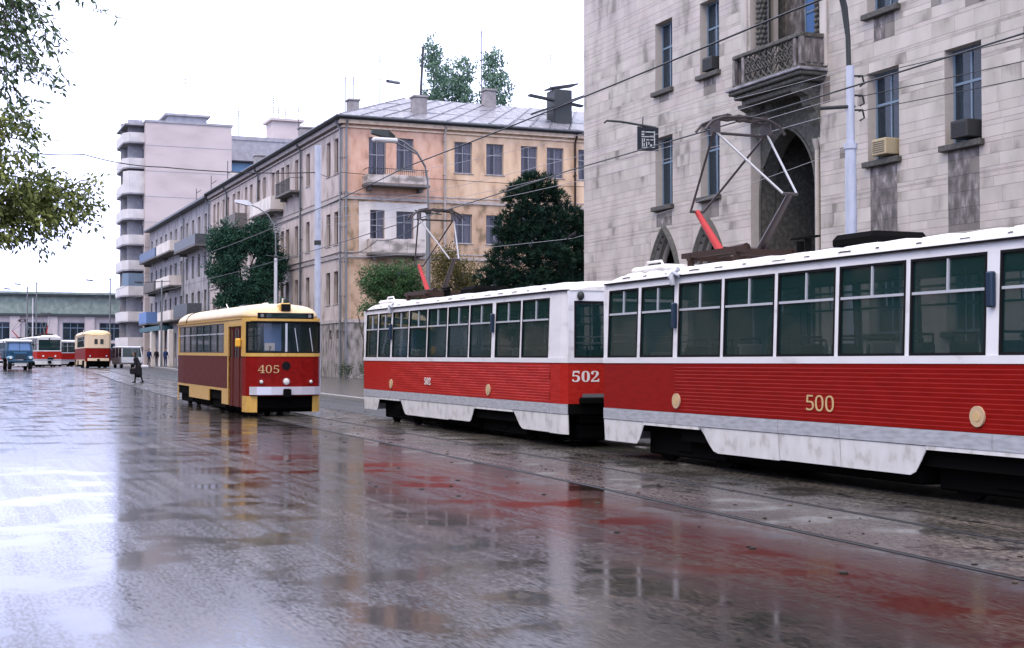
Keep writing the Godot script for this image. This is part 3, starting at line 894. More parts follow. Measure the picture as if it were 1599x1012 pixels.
func box_balcony(h: Node3D, xf: Transform3D, x0: float, x1: float, y: float, out: float, ph: float, mat: Material, slab: Material, bars := false) -> void:
	var b := G.new()
	b.xf = xf
	b.cbox(Vector3(x0, y - 0.16, 0.0), Vector3(x1, y, out), 0.02)
	for x in [x0 + 0.3, x1 - 0.5]: b.box(Vector3(x, y - 0.42, 0.0), Vector3(x + 0.16, y - 0.161, out * 0.6))
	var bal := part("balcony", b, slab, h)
	if ph <= 0.0: return
	var n := maxi(2, int((x1 - x0) / 0.9))
	if bars:
		var rr := G.new()
		rr.xf = xf
		rr.box(Vector3(x0 + 0.03, y + ph - 0.04, out - 0.06), Vector3(x1 - 0.03, y + ph, out - 0.02))
		for x in [x0 + 0.03, x1 - 0.07]: rr.box(Vector3(x, y + ph - 0.038, 0), Vector3(x + 0.04, y + ph - 0.002, out - 0.06))
		part("handrail", rr, mat, bal)
		for k in int((x1 - x0) / 0.14):
			var q := G.new()
			q.xf = xf
			q.box(Vector3(x0 + 0.05 + 0.14 * k, y, out - 0.05), Vector3(x0 + 0.07 + 0.14 * k, y + ph - 0.04, out - 0.03))
			part("baluster", q, mat, bal)
		return
	for k in n:
		var q := G.new()
		q.xf = xf
		var w := (x1 - x0 - 0.06) / n
		q.cbox(Vector3(x0 + 0.03 + w * k + 0.008, y + 0.03, out - 0.07 + rng.randf_range(-0.012, 0.012)), Vector3(x0 + 0.03 + w * (k + 1) - 0.008, y + ph + rng.randf_range(-0.03, 0.02), out - 0.02), 0.008)
		part("parapet_panel", q, mat, bal)
	for x in [x0 + 0.03, x1 - 0.08]:
		var q := G.new()
		q.xf = xf
		q.cbox(Vector3(x, y + 0.02, 0.01), Vector3(x + 0.05, y + ph - 0.01, out - 0.08), 0.008)
		part("parapet_panel", q, mat, bal)

func pipe(h: Node3D, xf: Transform3D, x: float, y0: float, y1: float, mat: Material) -> void:
	var g := G.new()
	g.xf = xf
	g.tube([Vector3(x, y0, 0.14), Vector3(x, y1 - 0.6, 0.14), Vector3(x, y1 - 0.2, 0.4), Vector3(x, y1, 0.45)], 0.075, 7)
	var y := y0 + 1.0
	while y < y1 - 1.0:
		g.box(Vector3(x - 0.1, y, 0.0), Vector3(x + 0.1, y + 0.05, 0.22))
		y += 2.2
	part("downpipe", g, mat, h)

func corner_house() -> void:
	var h := base("corner_house", "three storey stucco corner house, peach end wall and grey street wall, patched metal roof", "building", V(24.5, 0, 87))
	var FR := Transform3D()
	var FL := Transform3D(Basis(Vector3.UP, -PI / 2), Vector3(0, 0, -45))
	var RW := 34.0; var LW := 45.0
	var fl := [[5.48, 2.1], [9.3, 2.12], [13.9, 2.25]]
	# right facade
	var cols := [[3.5, 1.15], [7.47, 1.23], [9.7, 1.23], [12.18, 1.2], [14.06, 1.24], [16.4, 1.26], [18.8, 1.24], [21.2, 1.24], [23.6, 1.24], [26.0, 1.24], [28.5, 1.24], [31.0, 1.24]]
	var rops := []
	for c in cols:
		for f in fl: rops.append(Rect2(c[0], f[0] + (0.2 if f[0] > 9.0 else 0.0), c[1], f[1] - (0.2 if f[0] > 9.0 else 0.0)))
	var doors := [Rect2(1.65, 13.05, 1.15, 3.05), Rect2(1.75, 8.75, 0.95, 2.7)]
	var all := rops + doors
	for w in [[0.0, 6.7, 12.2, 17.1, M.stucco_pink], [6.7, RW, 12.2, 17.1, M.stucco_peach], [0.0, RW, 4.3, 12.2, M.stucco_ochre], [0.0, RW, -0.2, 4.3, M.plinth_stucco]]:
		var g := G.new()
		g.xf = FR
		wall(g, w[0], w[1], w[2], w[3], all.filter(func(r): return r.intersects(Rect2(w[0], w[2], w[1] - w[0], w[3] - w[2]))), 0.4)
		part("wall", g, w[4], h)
	var wp := G.new()
	wp.xf = Transform3D(Basis(), Vector3(0, 0, 0.02))
	wall(wp, 1.0, 5.6, 8.55, 11.95, [Rect2(3.5, 9.5, 1.15, 1.92), Rect2(1.75, 8.75, 0.95, 2.7)], 0.018)
	part("whitewashed_plaster", wp, M.balcony_white, h)
	# left facade
	var cs := [88.75, 90.65, 96.05, 99.3, 102.0, 103.6, 105.2, 106.7, 109.7, 111.6, 114.5, 116.5, 119.5, 121.5, 124.0, 126.0, 128.5, 130.3]
	var lops := []
	for s in cs:
		for f in fl: lops.append(Rect2(132.0 - s - 0.49, f[0], 0.98, f[1]))
	var bs := []
	for s in [88.3, 90.1, 95.9, 102.0, 105.2]: bs.append(Rect2(132.0 - s - 0.32, 3.25, 0.64, 0.56))
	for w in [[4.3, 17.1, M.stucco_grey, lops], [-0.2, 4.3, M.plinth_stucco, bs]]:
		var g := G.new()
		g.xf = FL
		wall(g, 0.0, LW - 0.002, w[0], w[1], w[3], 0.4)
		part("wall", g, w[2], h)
	# backs and ends, so that the house is closed
	var bk := G.new()
	bk.box(Vector3(12, -0.2, -12.4), Vector3(RW, 17.1, -12.0)); bk.box(Vector3(RW - 0.4, -0.2, -12.0), Vector3(RW, 17.1, -0.41))
	bk.box(Vector3(12, -0.2, -45.0), Vector3(12.4, 17.1, -12.41)); bk.box(Vector3(0.41, -0.2, -45.0), Vector3(11.99, 17.1, -44.6))
	part("wall", bk, M.stucco_grey, h)
	var inn := G.new()
	inn.box(Vector3(0.4, 17.0, -44.6), Vector3(12, 17.09, -0.4)); inn.box(Vector3(12, 17.0, -12), Vector3(RW - 0.4, 17.09, -0.4))
	for y in [4.4, 8.2, 12.3]: inn.box(Vector3(1.2, y, -44.6), Vector3(12, y + 0.2, -0.9)); 
	inn.box(Vector3(4.0, 0, -44.6), Vector3(4.1, 17, -4.0)); inn.box(Vector3(4.0, 0, -4.0), Vector3(RW - 0.4, 17, -3.9))
	part("inner_wall", inn, M.interior, h)
	# string courses, cornice, gutter
	for y in [[4.25, 0.22, 0.07], [8.38, 0.18, 0.09], [8.7, 0.08, 0.05], [12.08, 0.2, 0.10], [12.42, 0.07, 0.05]]:
		var g := G.new()
		g.box(Vector3(-y[2], y[0], 0.0), Vector3(RW, y[0] + y[1], y[2]))
		g.box(Vector3(-y[2], y[0], -45.0), Vector3(0.0, y[0] + y[1], 0.0))
		part("string_course", g, M.moulding, h)
	var cn := G.new()
	cn.box(Vector3(-0.12, 16.62, 0.0), Vector3(RW, 16.72, 0.12)); cn.box(Vector3(-0.30, 16.86, 0.0), Vector3(RW + 0.3, 17.1, 0.30))
	part("cornice", cn, M.moulding_cream, h)
	var c2 := G.new()
	c2.box(Vector3(-0.12, 16.62, -45.0), Vector3(0.0, 16.72, -0.002)); c2.box(Vector3(-0.30, 16.86, -45.2), Vector3(0.0, 17.1, -0.002))
	part("cornice", c2, M.moulding, h)
	var gt := G.new()
	for q in [[0.0, 0.30, 17.1], [0.0, 0.55, 17.2]]:
		gt.box(Vector3(-q[1], q[2], -45.3), Vector3(RW + 0.4, q[2] + 0.09, q[1]))
	gt.tube([Vector3(-0.6, 17.26, 0.6), Vector3(RW, 17.26, 0.6)], 0.08, 6); gt.tube([Vector3(-0.6, 17.26, 0.6), Vector3(-0.6, 17.26, -45)], 0.08, 6)
	part("gutter", gt, M.roof_dark, h)
	# roof of both wings in metal sheets
	var e := 17.31; var r := 19.9
	var faces := [
		[Vector3(-0.55, e, 0.55), Vector3(RW + 0.4, e, 0.55), Vector3(RW + 0.4, r, -6.0), Vector3(6.0, r, -6.0), 24, M.roof_metal],
		[Vector3(-0.55, e, -45.3), Vector3(-0.55, e, 0.55), Vector3(6.0, r, -6.0), Vector3(6.0, r, -45.3), 26, M.roof_metal],
		[Vector3(12.5, e, -12.5), Vector3(12.5, e, -45.3), Vector3(6.0, r, -45.3), Vector3(6.0, r, -6.0), 12, M.roof_metal],
		[Vector3(RW + 0.4, e, -12.5), Vector3(12.5, e, -12.5), Vector3(6.0, r, -6.0), Vector3(RW + 0.4, r, -6.0), 12, M.roof_metal]]
	var rt := G.new()
	for f in faces: rt.quad(f[0], f[1], f[2], f[3], Vector3.UP)
	rt.tri(Vector3(RW + 0.35, e, 0.5), Vector3(RW + 0.35, e, -12.5), Vector3(RW + 0.35, r, -6), Vector3.RIGHT)
	var rp := part("roof", rt, M.roof_dark, h)
	for f in faces.slice(0, 2):
		var n: int = f[4]
		for k in n:
			for row in 3:
				var u0 := k / float(n); var u1 := (k + 1) / float(n)
				var v0 := row / 3.0; var v1 := (row + 1) / 3.0
				var q := G.new()
				var up := Vector3(0, 0.02 + rng.randf_range(0.0, 0.05), 0)
				var pa := [bil(f, u0 + 0.002, v0 + 0.01) + up, bil(f, u1 - 0.002, v0 + 0.01) + up * rng.randf_range(0.4, 1.5), bil(f, u1 - 0.002, v1 - 0.004) + up * 0.6, bil(f, u0 + 0.002, v1 - 0.004) + up * 0.7]
				q.quad(pa[0], pa[1], pa[2], pa[3], Vector3.UP)
				for j in 4: q.quad(pa[j], pa[(j + 1) % 4], pa[(j + 1) % 4] - Vector3(0, 0.06, 0), pa[j] - Vector3(0, 0.06, 0), Vector3.DOWN)
				q.bar(pa[0] + Vector3(0, 0.02, 0), pa[3] + Vector3(0, 0.02, 0), 0.05, 0.07)
				part("roof_sheet", q, f[5], rp)
	# chimneys, a dark insulator mass, dormers, aerials
	for c in [[5.1, -1.2, 0.9, 1.3, 0.8], [11.6, -5.0, 0.8, 1.2, 0.8], [1.2, -3.0, 0.7, 1.1, 0.7], [2.2, -20.0, 1.2, 1.5, 0.9], [2.2, -36.0, 1.2, 1.5, 0.9]]:
		var g := G.new()
		var y0 := 17.3 + 0.4 * minf(absf(c[1]), absf(c[0])) * 1.1
		g.cbox(Vector3(c[0], y0 - 0.6, c[1] - c[4]), Vector3(c[0] + c[2], y0 + c[3], c[1]), 0.04)
		g.cbox(Vector3(c[0] - 0.08, y0 + c[3], c[1] - c[4] - 0.08), Vector3(c[0] + c[2] + 0.08, y0 + c[3] + 0.14, c[1] + 0.08), 0.03)
		var ch := part("chimney", g, M.chimney, rp)
	var dm := G.new()
	dm.cbox(Vector3(15.2, 17.9, -2.6), Vector3(16.5, 20.4, -1.2), 0.03)
	dm.bar(Vector3(13.6, 18.6, -1.2), Vector3(17.2, 20.0, -1.2), 0.9, 0.12); dm.bar(Vector3(13.4, 19.9, -1.5), Vector3(17.4, 19.4, -1.5), 0.5, 0.12); dm.bar(Vector3(15.0, 20.5, -1.9), Vector3(17.0, 20.9, -1.9), 1.3, 0.1)
	part("wire_insulator_mass", dm, M.iron_dark, rp)  # stands in for a trolley wire section insulator, set on the roof instead
	var hm := G.new()
	hm.cbox(Vector3(17.8, 16.0, 0.02), Vector3(18.5, 17.05, 0.5), 0.03); hm.cbox(Vector3(19.0, 16.0, 0.02), Vector3(19.7, 17.05, 0.5), 0.03)
	part("wall_cabinet", hm, M.roof_dark, h)
	for a in [[3.8, -4.6, 3.5, 0.035], [5.6, -1.6, 4.6, 0.09], [11.7, -6.0, 5.2, 0.035], [17.0, -6.0, 4.0, 0.03], [1.6, -3.4, 2.6, 0.03], [3.5, -12.0, 3.5, 0.03], [4.5, -30.0, 4.0, 0.03]]:
		var g := G.new()
		var y0 := 17.3 + 0.4 * minf(absf(a[1]), absf(a[0])) * 1.1
		g.tube([Vector3(a[0], y0 - 0.3, a[1]), Vector3(a[0] + (0.25 if a[3] > 0.05 else 0.0), y0 + a[2], a[1])], a[3], 5)
		if a[3] < 0.05:
			for k in 4: g.bar(Vector3(a[0] - 0.6 + 0.1 * k, y0 + a[2] - 0.15 * k, a[1]), Vector3(a[0] + 0.6 - 0.1 * k, y0 + a[2] - 0.15 * k, a[1]), 0.02, 0.02)
		part("aerial", g, M.iron_dark, rp)
	# windows
	var st := {"style": "corner_r", "frame": M.frame_grey, "glass": M.glass_corner, "curtain": M.curtain_lilac, "curtains": 0.9, "depth": 0.16, "f": 0.06, "cols": 2, "transom": 0.36, "sill": M.moulding, "sillh": 0.06, "sillout": 0.06}
	for q in rops: window(h, Transform3D(Basis(), Vector3(q.position.x, q.position.y, 0)), q.size.x, q.size.y, st)
	var sw := st.duplicate(); sw.style = "corner_d"; sw.erase("sill")
	for q in doors: window(h, Transform3D(Basis(), Vector3(q.position.x, q.position.y, 0)), q.size.x, q.size.y, sw)
	var sl := st.duplicate(); sl.style = "corner_l"; sl.frame = M.frame_dark; sl.curtains = 0.35; sl.depth = 0.2
	for q in lops: window(h, FL * Transform3D(Basis(), Vector3(q.position.x, q.position.y, 0)), q.size.x, q.size.y, sl)
	var sb := sl.duplicate(); sb.style = "basement"; sb.transom = 0.0; sb.erase("curtain"); sb.erase("sill")
	for q in bs: window(h, FL * Transform3D(Basis(), Vector3(q.position.x, q.position.y, 0)), q.size.x, q.size.y, sb)
	# balconies
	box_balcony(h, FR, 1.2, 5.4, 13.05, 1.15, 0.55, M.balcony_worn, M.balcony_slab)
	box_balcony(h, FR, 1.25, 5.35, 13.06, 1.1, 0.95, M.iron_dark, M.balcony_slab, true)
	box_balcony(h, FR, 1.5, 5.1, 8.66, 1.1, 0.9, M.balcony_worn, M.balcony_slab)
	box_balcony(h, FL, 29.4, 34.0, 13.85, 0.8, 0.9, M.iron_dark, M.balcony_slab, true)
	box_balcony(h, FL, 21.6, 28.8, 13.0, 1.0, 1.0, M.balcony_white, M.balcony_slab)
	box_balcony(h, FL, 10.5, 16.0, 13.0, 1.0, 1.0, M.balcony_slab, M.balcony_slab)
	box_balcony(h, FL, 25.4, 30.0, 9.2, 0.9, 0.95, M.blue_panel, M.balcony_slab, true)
	for x in [44.7, 34.4, 20.6, 8.0]: pipe(h, FL, x, 0.5, 17.1, M.iron_grey if x > 44 else M.roof_dark)
	pipe(h, FR, 0.12, 0.5, 17.1, M.iron_grey)
	pipe(h, FR, 16.1, 4.5, 17.1, M.rusty_iron)
	pipe(h, FR, 6.75, 8.5, 17.1, M.moulding)

func bil(f: Array, u: float, v: float) -> Vector3:
	return f[0].lerp(f[1], u).lerp(f[3].lerp(f[2], u), v)

func old_house() -> void:
	var h := base("old_row_house", "shabby grey old house with blue and white balconies next to the tall block", "building", V(24.6, 0, 171.0), -PI / 2)
	var W := 38.5
	var ops := []
	for k in 11:
		for y in [2.2, 6.4, 10.0, 13.6]:
			if k % 3 == 1 and y < 3.0: continue
			ops.append(Rect2(1.2 + 3.4 * k, y, 1.25, 2.2 if y > 3.0 else 2.6))
	var g := G.new()
	wall(g, 0, W, 0.5, 17.0, ops, 0.4)
	part("wall", g, M.old_grey, h)
	var b := G.new()
	b.box(Vector3(0, 0.5, -10), Vector3(0.4, 17, -0.41)); b.box(Vector3(W - 0.4, 0.5, -10), Vector3(W, 17, -0.41)); b.box(Vector3(0.41, 0.5, -10), Vector3(W - 0.41, 17, -9.6))
	part("wall", b, M.old_grey, h)
	var r := G.new()
	r.loft([PackedVector3Array([Vector3(-0.3, 17.0, 0.7), Vector3(-0.3, 17.2, 0.7), Vector3(-0.3, 19.0, -5), Vector3(-0.3, 17.2, -10.4), Vector3(-0.3, 17.0, -10.4)]), PackedVector3Array([Vector3(W + 0.2, 17.0, 0.7), Vector3(W + 0.2, 17.2, 0.7), Vector3(W + 0.2, 19.0, -5), Vector3(W + 0.2, 17.2, -10.4), Vector3(W + 0.2, 17.0, -10.4)])], true, true, false)
	part("roof", r, M.roof_dark, h)
	var st := {"style": "old", "frame": M.frame_dark, "glass": M.glass_corner, "depth": 0.2, "f": 0.07, "cols": 2, "transom": 0.3}
	for q in ops: window(h, Transform3D(Basis(), Vector3(q.position.x, q.position.y, 0)), q.size.x, q.size.y, st)
	var I := Transform3D()
	box_balcony(h, I, 0.6, 12.5, 13.3, 1.3, 1.0, M.blue_panel, M.balcony_slab)
	box_balcony(h, I, 13.0, 22.0, 13.3, 1.2, 1.1, M.balcony_white, M.balcony_slab)
	box_balcony(h, I, 4.0, 12.0, 9.7, 1.3, 1.0, M.balcony_slab, M.balcony_slab)
	box_balcony(h, I, 13.5, 22.5, 9.7, 1.3, 1.0, M.balcony_white, M.balcony_slab)
	box_balcony(h, I, 2.0, 8.0, 6.1, 1.5, 1.3, M.blue_bright, M.balcony_slab)
	box_balcony(h, I, 14.0, 23.0, 6.1, 1.2, 1.0, M.balcony_white, M.balcony_slab)
	box_balcony(h, I, 26.0, 34.0, 6.1, 1.4, 1.3, M.roof_dark, M.balcony_slab)
	box_balcony(h, I, 25.0, 37.0, 12.8, 1.2, 1.0, M.roof_dark, M.balcony_slab)
	var c := G.new()
	c.box(Vector3(2, 5.15, 0), Vector3(17, 5.65, 1.4))
	part("shop_canopy", c, M.teal_panel, h)
	for x in [11.0, 17.2, 23.0]:
		var p := G.new()
		p.cbox(Vector3(x, 1.0, 1.0), Vector3(x + 0.9, 5.09, 1.5), 0.03)
		part("pillar", p, M.balcony_white, h)
	for x in [24.2, 38.1]: pipe(h, I, x, 1.2, 17.0, M.iron_grey)
	for k in 3:
		var a := G.new()
		var x := 8.0 + 9.0 * k
		a.tube([Vector3(x, 18.0, -4), Vector3(x, 21.5 + k * 0.4, -4)], 0.04, 5); a.bar(Vector3(x, 21.0, -4), Vector3(x + 3.0, 21.0, -4.0), 0.05, 0.05)
		part("aerial", a, M.iron_dark, h)

func tower_block() -> void:
	var h := base("apartment_block", "tall pale nine storey apartment block with a blank end wall and white curved balconies", "building", V(24.2, 0, 172))
	var g := G.new()
	g.box(Vector3(0, 0.5, -16), Vector3(10.2, 30.3, 0))
	part("wall", g, M.block_panel, h)
	for k in 9:     # horizontal panel joints of the end wall
		var q := G.new()
		q.box(Vector3(-0.02, 3.1 + 3.05 * k, -0.3), Vector3(10.22, 3.16 + 3.05 * k, 0.02))
		part("panel_joint", q, M.block_grey, h)
	var cp := G.new()
	cp.box(Vector3(-0.12, 30.3, -16.1), Vector3(10.32, 30.55, 0.12))
	part("coping", cp, M.block_grey, h)
	var ph := G.new()
	ph.box(Vector3(3.2, 30.56, -9), Vector3(7.9, 31.9, -4)); ph.box(Vector3(2.8, 31.9, -9.4), Vector3(8.3, 32.15, -3.6))
	part("lift_house", ph, M.block_grey, h)
	# balconies bow out over the street
	for k in 9:
		var y := 28.0 - 3.05 * k
		var poly := PackedVector2Array([Vector2(0, 0.9), Vector2(-1.75, 0.9), Vector2(-2.35, 2.0), Vector2(-2.35, 8.2), Vector2(-1.75, 9.2), Vector2(0, 9.2)])
		var b := G.new()
		b.prism(poly, y - 0.15, y, Transform3D(Basis(Vector3.RIGHT, Vector3.FORWARD, Vector3.UP), Vector3.ZERO))
		var bal := part("balcony", b, M.block_grey, h)
		for j in poly.size() - 1:
			var q := G.new()
			q.bar(Vector3(poly[j].x, y + 0.55, -poly[j].y), Vector3(poly[j + 1].x, y + 0.55, -poly[j + 1].y), 0.08, 1.1)
			part("parapet_panel", q, M.pale_paint, bal)
		if k == 2 or k == 6:
			var gl := G.new()
			gl.bar(Vector3(0, y + 1.85, -0.9), Vector3(-1.75, y + 1.85, -0.9), 0.05, 1.5)
			gl.bar(Vector3(-1.75, y + 1.85, -0.9), Vector3(-2.35, y + 1.85, -2.0), 0.05, 1.5)
			part("glazing_panel", gl, M.pale_paint if k == 2 else M.frame_blue, bal)
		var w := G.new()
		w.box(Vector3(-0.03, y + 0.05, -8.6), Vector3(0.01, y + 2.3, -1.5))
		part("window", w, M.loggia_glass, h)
		var lp := G.new()
		lp.box(Vector3(-1.75, y + 0.02, -2.7), Vector3(-0.03, y + 2.88, -2.6)); lp.box(Vector3(-2.15, y + 0.02, -6.0), Vector3(-0.03, y + 2.88, -5.9))
		part("loggia_partition", lp, M.block_grey, bal)
		var cl := G.new()
		cl.bar(Vector3(-0.5, y + 1.3, -9.1), Vector3(-0.5, y + 2.89, -9.1), 0.9, 0.1)
		part("side_screen", cl, M.block_grey, bal)
	var top := G.new()
	top.box(Vector3(-2.3, 30.0, -9.2), Vector3(0, 30.2, -1.0))
	part("balcony_roof", top, M.block_grey, h)
	var l := base("apartment_wing", "lower recessed wing of loggias seen above the corner house roof", "building", V(34.5, 0, 186))
	var ops := []
	for k in 9:
		for c in [[2.6, 4.0], [7.4, 4.6], [0.4, 1.4]]:
			ops.append(Rect2(c[0], 1.9 + 3.1 * k, c[1], 1.6))
	var wg := G.new()
	wall(wg, 0, 20, 0.8, 31.0, ops, 1.2)
	part("wall", wg, M.block_grey, l)
	var wb := G.new()
	wb.box(Vector3(0, 0.8, -12), Vector3(20, 31.0, -1.6)); wb.box(Vector3(-0.1, 31.0, -12), Vector3(20.1, 31.5, 0.1))
	part("wall", wb, M.block_grey, l)
	for q in ops:
		if q.position.y < 20.0: continue
		var p := G.new()
		p.cbox(Vector3(q.position.x - 0.1, q.position.y - 1.4, 0.0), Vector3(q.end.x + 0.1, q.position.y + 0.02, 0.12), 0.02)
		part("parapet_panel", p, M.balcony_white, l)
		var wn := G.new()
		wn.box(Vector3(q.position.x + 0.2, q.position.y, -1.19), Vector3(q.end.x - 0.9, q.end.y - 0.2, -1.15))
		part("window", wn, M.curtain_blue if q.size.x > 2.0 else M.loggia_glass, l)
	var lh := G.new()
	lh.box(Vector3(8.6, 31.51, -6), Vector3(12.4, 34.2, -2)); lh.box(Vector3(8.2, 34.2, -6.4), Vector3(12.8, 34.5, -1.6))
	part("lift_house", lh, M.block_panel, l)
	for a in [[8.9, 5.5], [9.6, 4.2], [10.6, 4.0], [4.2, 6.4]]:
		var q := G.new()
		var y: float = 34.5 if a[0] > 8.0 else 31.5
		q.tube([Vector3(a[0], y, -3), Vector3(a[0], y + a[1] - 2.5, -3)], 0.05, 5)
		for k in 3: q.bar(Vector3(a[0] - 0.7, y + a[1] - 2.6 - 0.3 * k, -3), Vector3(a[0] + 0.7, y + a[1] - 2.6 - 0.3 * k, -3), 0.05, 0.05)
		part("aerial", q, M.iron_dark, l)
	var q := G.new()
	q.tube([Vector3(5.6, 32.0, -6), Vector3(5.6, 37.0, -6)], 0.04, 5)
	for k in 2: q.bar(Vector3(5.1, 36.2 + 0.6 * k, -6), Vector3(6.1, 36.6 + 0.4 * k, -6), 0.05, 0.05)
	part("aerial", q, M.iron_dark, h)

func terminal() -> void:
	var h := base("terminal_building", "long low pale building with a green frieze closing the far end of the street", "building", V(-60, 0, 215))
	var W := 88.0
	var ops := []
	for k in 17:
		ops.append(Rect2(1.4 + 5.15 * k, 4.9, 3.2, 2.6))
		ops.append(Rect2(1.4 + 5.15 * k, 1.9, 3.2, 2.6))
	var g := G.new()
	wall(g, 0, W, 0.9, 8.4, ops, 0.5)
	part("wall", g, M.terminal_wall, h)
	var b := G.new()
	b.box(Vector3(0, 0.9, -20), Vector3(W, 11.6, -19.5)); b.box(Vector3(0, 0.9, -19.5), Vector3(0.4, 8.4, -0.51)); b.box(Vector3(W - 0.4, 0.9, -19.5), Vector3(W, 8.4, -0.51)); b.box(Vector3(0.4, 4.55, -4.2), Vector3(W - 0.4, 8.4, -4.0))
	part("wall", b, M.terminal_wall, h)
	var f := G.new()
	f.box(Vector3(-0.2, 8.75, -19.5), Vector3(W + 0.2, 11.3, 0.3))
	part("frieze", f, M.terminal_green, h)
	var c := G.new()
	c.box(Vector3(-0.5, 8.4, -19.6), Vector3(W + 0.5, 8.74, 0.6)); c.box(Vector3(-0.8, 11.3, -19.8), Vector3(W + 0.8, 11.55, 0.9))
	part("cornice", c, M.terminal_dark, h)
	var r := G.new()
	r.box(Vector3(-0.9, 11.55, -19.9), Vector3(W + 0.9, 11.85, 1.0))
	part("roof", r, M.terminal_green, h)
	for k in 18:
		var p := G.new()
		p.cbox(Vector3(-0.7 + 5.15 * k, 0.9, 0.0), Vector3(0.7 + 5.15 * k, 8.39, 0.35), 0.03)
		part("pilaster", p, M.terminal_wall, h)
	var st := {"style": "term", "frame": M.frame_blue, "glass": M.glass_house, "depth": 0.2, "f": 0.12, "cols": 3, "transom": 0.3}
	for q in ops: window(h, Transform3D(Basis(), Vector3(q.position.x, q.position.y, 0)), q.size.x, q.size.y, st)
	var pp := G.new()
	pp.tube([Vector3(74.5, 1, 0.5), Vector3(74.5, 11, 0.5)], 0.12, 6)
	part("downpipe", pp, M.frame_white, h)

func lettering(text: String, serif: bool, bold: bool, h: float, sx: float) -> TextMesh:
	var f := SystemFont.new()
	f.font_names = PackedStringArray(["Droid Serif" if serif else "Droid Sans"])
	f.font_weight = 700 if bold else 400
	var t := TextMesh.new()
	t.text = text
	t.font = f
	t.font_size = 48
	t.pixel_size = h / 34.5
	t.depth = 0.006
	t.curve_step = 1.0
	return t

const KL := 14.25
func khw(u: float) -> float:
	if u < 2.78: return lerpf(1.24, 1.3, u / 2.78)
	if u > 14.0: return lerpf(1.3, 1.24, (u - 14.0) / 0.25)
	return 1.3

func kp(sd: float, u: float, y: float, o: float) -> Vector3:
	return Vector3(sd * (khw(u) + o - maxf(0.0, y - 1.8) * 0.035), y, u - 7.5)

# panel of the tram's side between two lengths and two heights, o0 to o1 outward
func kslab(g: G, sd: float, u0: float, u1: float, y0: float, y1: float, o0: float, o1: float) -> void:
	var us := [u0]
	for b in [2.78, 14.0]:
		if b > u0 + 0.001 and b < u1 - 0.001: us.append(b)
	us.append(u1)
	var out := Vector3(sd, 0, 0)
	for k in us.size() - 1:
		var a: float = us[k]; var b: float = us[k + 1]
		g.quad(kp(sd, a, y0, o1), kp(sd, b, y0, o1), kp(sd, b, y1, o1), kp(sd, a, y1, o1), out)
		g.quad(kp(sd, a, y0, o0), kp(sd, b, y0, o0), kp(sd, b, y1, o0), kp(sd, a, y1, o0), -out)
		g.quad(kp(sd, a, y0, o0), kp(sd, b, y0, o0), kp(sd, b, y0, o1), kp(sd, a, y0, o1), Vector3.DOWN)
		g.quad(kp(sd, a, y1, o0), kp(sd, b, y1, o0), kp(sd, b, y1, o1), kp(sd, a, y1, o1), Vector3.UP)
	g.quad(kp(sd, u0, y0, o0), kp(sd, u0, y0, o1), kp(sd, u0, y1, o1), kp(sd, u0, y1, o0), Vector3.FORWARD)
	g.quad(kp(sd, u1, y0, o0), kp(sd, u1, y0, o1), kp(sd, u1, y1, o1), kp(sd, u1, y1, o0), Vector3.BACK)

const KWIN := [[0.16, 1.36], [1.48, 2.70], [2.86, 4.22], [4.31, 5.72], [5.81, 7.23], [7.32, 8.74], [8.83, 10.23], [10.45, 11.88], [11.98, 13.40]]

